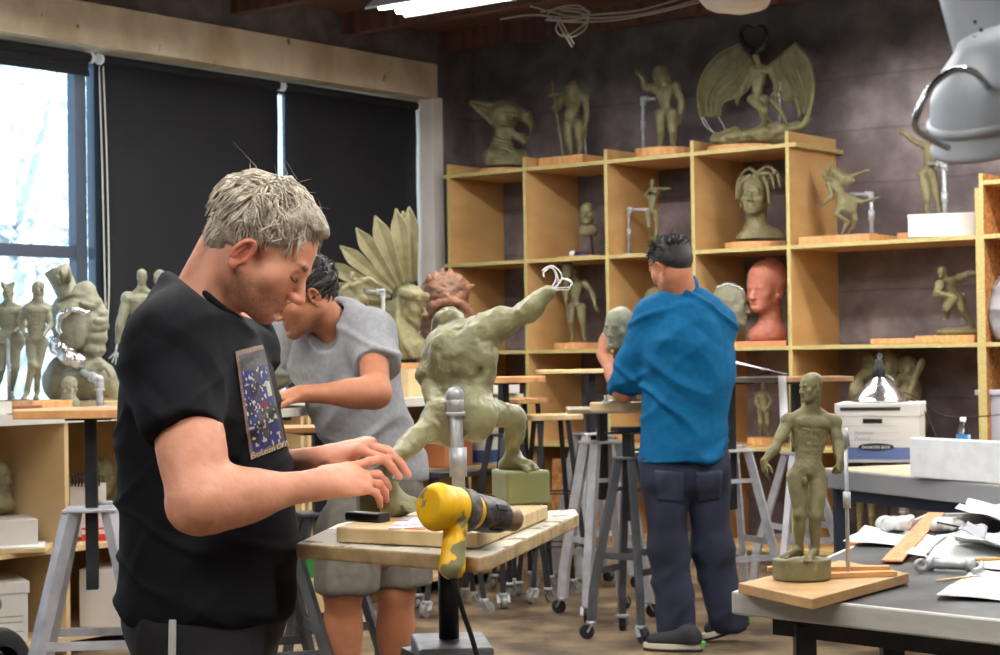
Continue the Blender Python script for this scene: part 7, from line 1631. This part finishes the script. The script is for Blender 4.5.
# left counter contents
a=kput(0,.22,.47); b=MB(); b.box(a+V(-.02,0,.066),(.30,.30,.13),RS@rotz(-.5)); solo(b,'open_carton',mat('grey_white_cardboard',srgb(196,188,180),.8),'pale open carton under the clay bust at the far left','box',bev=.003)
a=kput(22,.08,.47); b=MB(); b.box(a+V(0,0,.010),(.28,.22,.018),RS@rotz(-.8)); solo(b,'wooden_pad',M_pale,'flat wooden pad at the front of the left counter shelf','board',bev=.002)
b=MB(); b.box(a+V(-.01,0,.022),(.26,.2,.004),RS@rotz(-.7)); solo(b,'paper_sheet',M_paper,'white paper lying on the wooden pad in the left counter','paper')
a=kput(84,.18,.47); pn=empty('paper_stack',a,'upright white notepad with black spiral binding in the left counter','notepad'); b=MB(); b.box(a+V(0,.05,.13),(.05,.16,.24),RS@rotz(-.6)); b.build('pages',M_card,pn)
for i in range(9):
    b=MB(); c=a+V(-.075+.016*i,.04-.006*i,.27); b.tube([c+V(0,-.03,-.03),c+V(0,-.02,.02),c+V(.004,.02,.03),c+V(.006,.03,-.03)],.0035,6); b.build('binding_ring',M_rubber,pn)
a=kput(98,.12,.47); b=MB(); b.box(a+V(0,0,.028),(.15,.05,.055),rotz(.1)); b.mi=[0]*6; b.box(a+V(0,-.0255,.04),(.152,.002,.02),rotz(.1)); b.mi[-6:]=[1]*6; solo(b,'red_white_box',[mat('red_card',srgb(206,40,40),.5),M_card],'small red and white box behind the silver legged stand','box')
a=kput(12,.2,.085); fb3=empty('file_box',a,'white cardboard file box with an oval handle hole at the lower left','box'); Rb=RS@rotz(-.15+math.pi/2)
Rb=np.stack([nrm(V(.9,.42,0)),nrm(V(-.42,.9,0)),V(0,0,1)],1); a=kput(20,.02,.085); 
b=MB(); b.box(a+Rb@V(-.14,.21,.125),(.33,.40,.245),Rb); b.build('box_body',M_card,fb3,.003); b=MB(); b.box(a+Rb@V(-.14,.21,.235),(.345,.415,.05),Rb); b.build('box_lid',M_card,fb3,.004)
b=MB(); b.lathe([(0,0),(.034,0),(.037,.002),(.037,.004),(0,.004)],a+Rb@V(-.12,.006,.17),Rb@V(0,-1,0),24,smooth=False); o=b.build('handle_hole',mat('grey_void',srgb(120,116,112),.9),fb3)
for z in(.115,.09,.05): b=MB(); b.box(a+Rb@V(-.14,.009,z),(.29,.002,.003),Rb); b.build('printed_line',mat('brown_rule',srgb(110,96,84),.8),fb3)
a=kput(107,.10,.085); b=MB(); b.box(a+V(0,.10,.13),(.22,.30,.255),RS@rotz(.55)); solo(b,'white_carton',M_card,'white carton with closed flaps under the left counter behind the stand','box',bev=.003)
b=MB(); ctr=G(2,700,.12); b.lathe([(.08,0),(.13,.0),(.145,.02),(.145,.05),(.13,.07),(.08,.07)],ctr+V(-.04,.0,.1),(.8,-.5,.1),30); 
solo(b,'rubber_tyre',M_rubber,'black rubber tyre cut off at the lower left corner','tyre').location=(0,0,0)
# strip of tools along the counter front
a=kput(40,.06,1.05)
for i,(x0,x1,h,m,l) in enumerate(((10,70,.012,M_pale,'long pale wooden sculpting block on the counter edge'),(14,40,.030,mat('dark_red_wood',srgb(140,84,60),.5),'red-brown tool lying on the pale block'),(-6,10,.03,M_white,'folded white cloth at the left end of the counter'))):
    p0,p1=kput(x0,.05,1.05),kput(x1,.05,1.05); b=MB(); hh=.022 if i<2 else .05; b.beam(p0+V(0,0,h-.001+ (0 if i else .0)),p1+V(0,0,h-.001),.06 if i==0 else .03,hh if i!=1 else .014); solo(b,['wood_block','clay_tool','folded_cloth'][i],m,l,['block','tool','cloth'][i],bev=.003)
# fittings on the orange board of the left stand
p=P(100,508,6.35); 
# green crate between the counter and the grey legs
a=qn(292,-.22,0); cr=empty('green_crate',a,'green and wooden crate on the floor behind the stand legs','crate'); b=MB(); b.box(a+V(0,0,.30),(.3,.3,.11),RS); b.build('green_tray',mat('green_plastic',srgb(40,120,50),.5),cr,.004); b=MB(); b.box(a+V(0,0,.12),(.32,.32,.24),RS); b.build('wooden_box',M_birch,cr,.004)
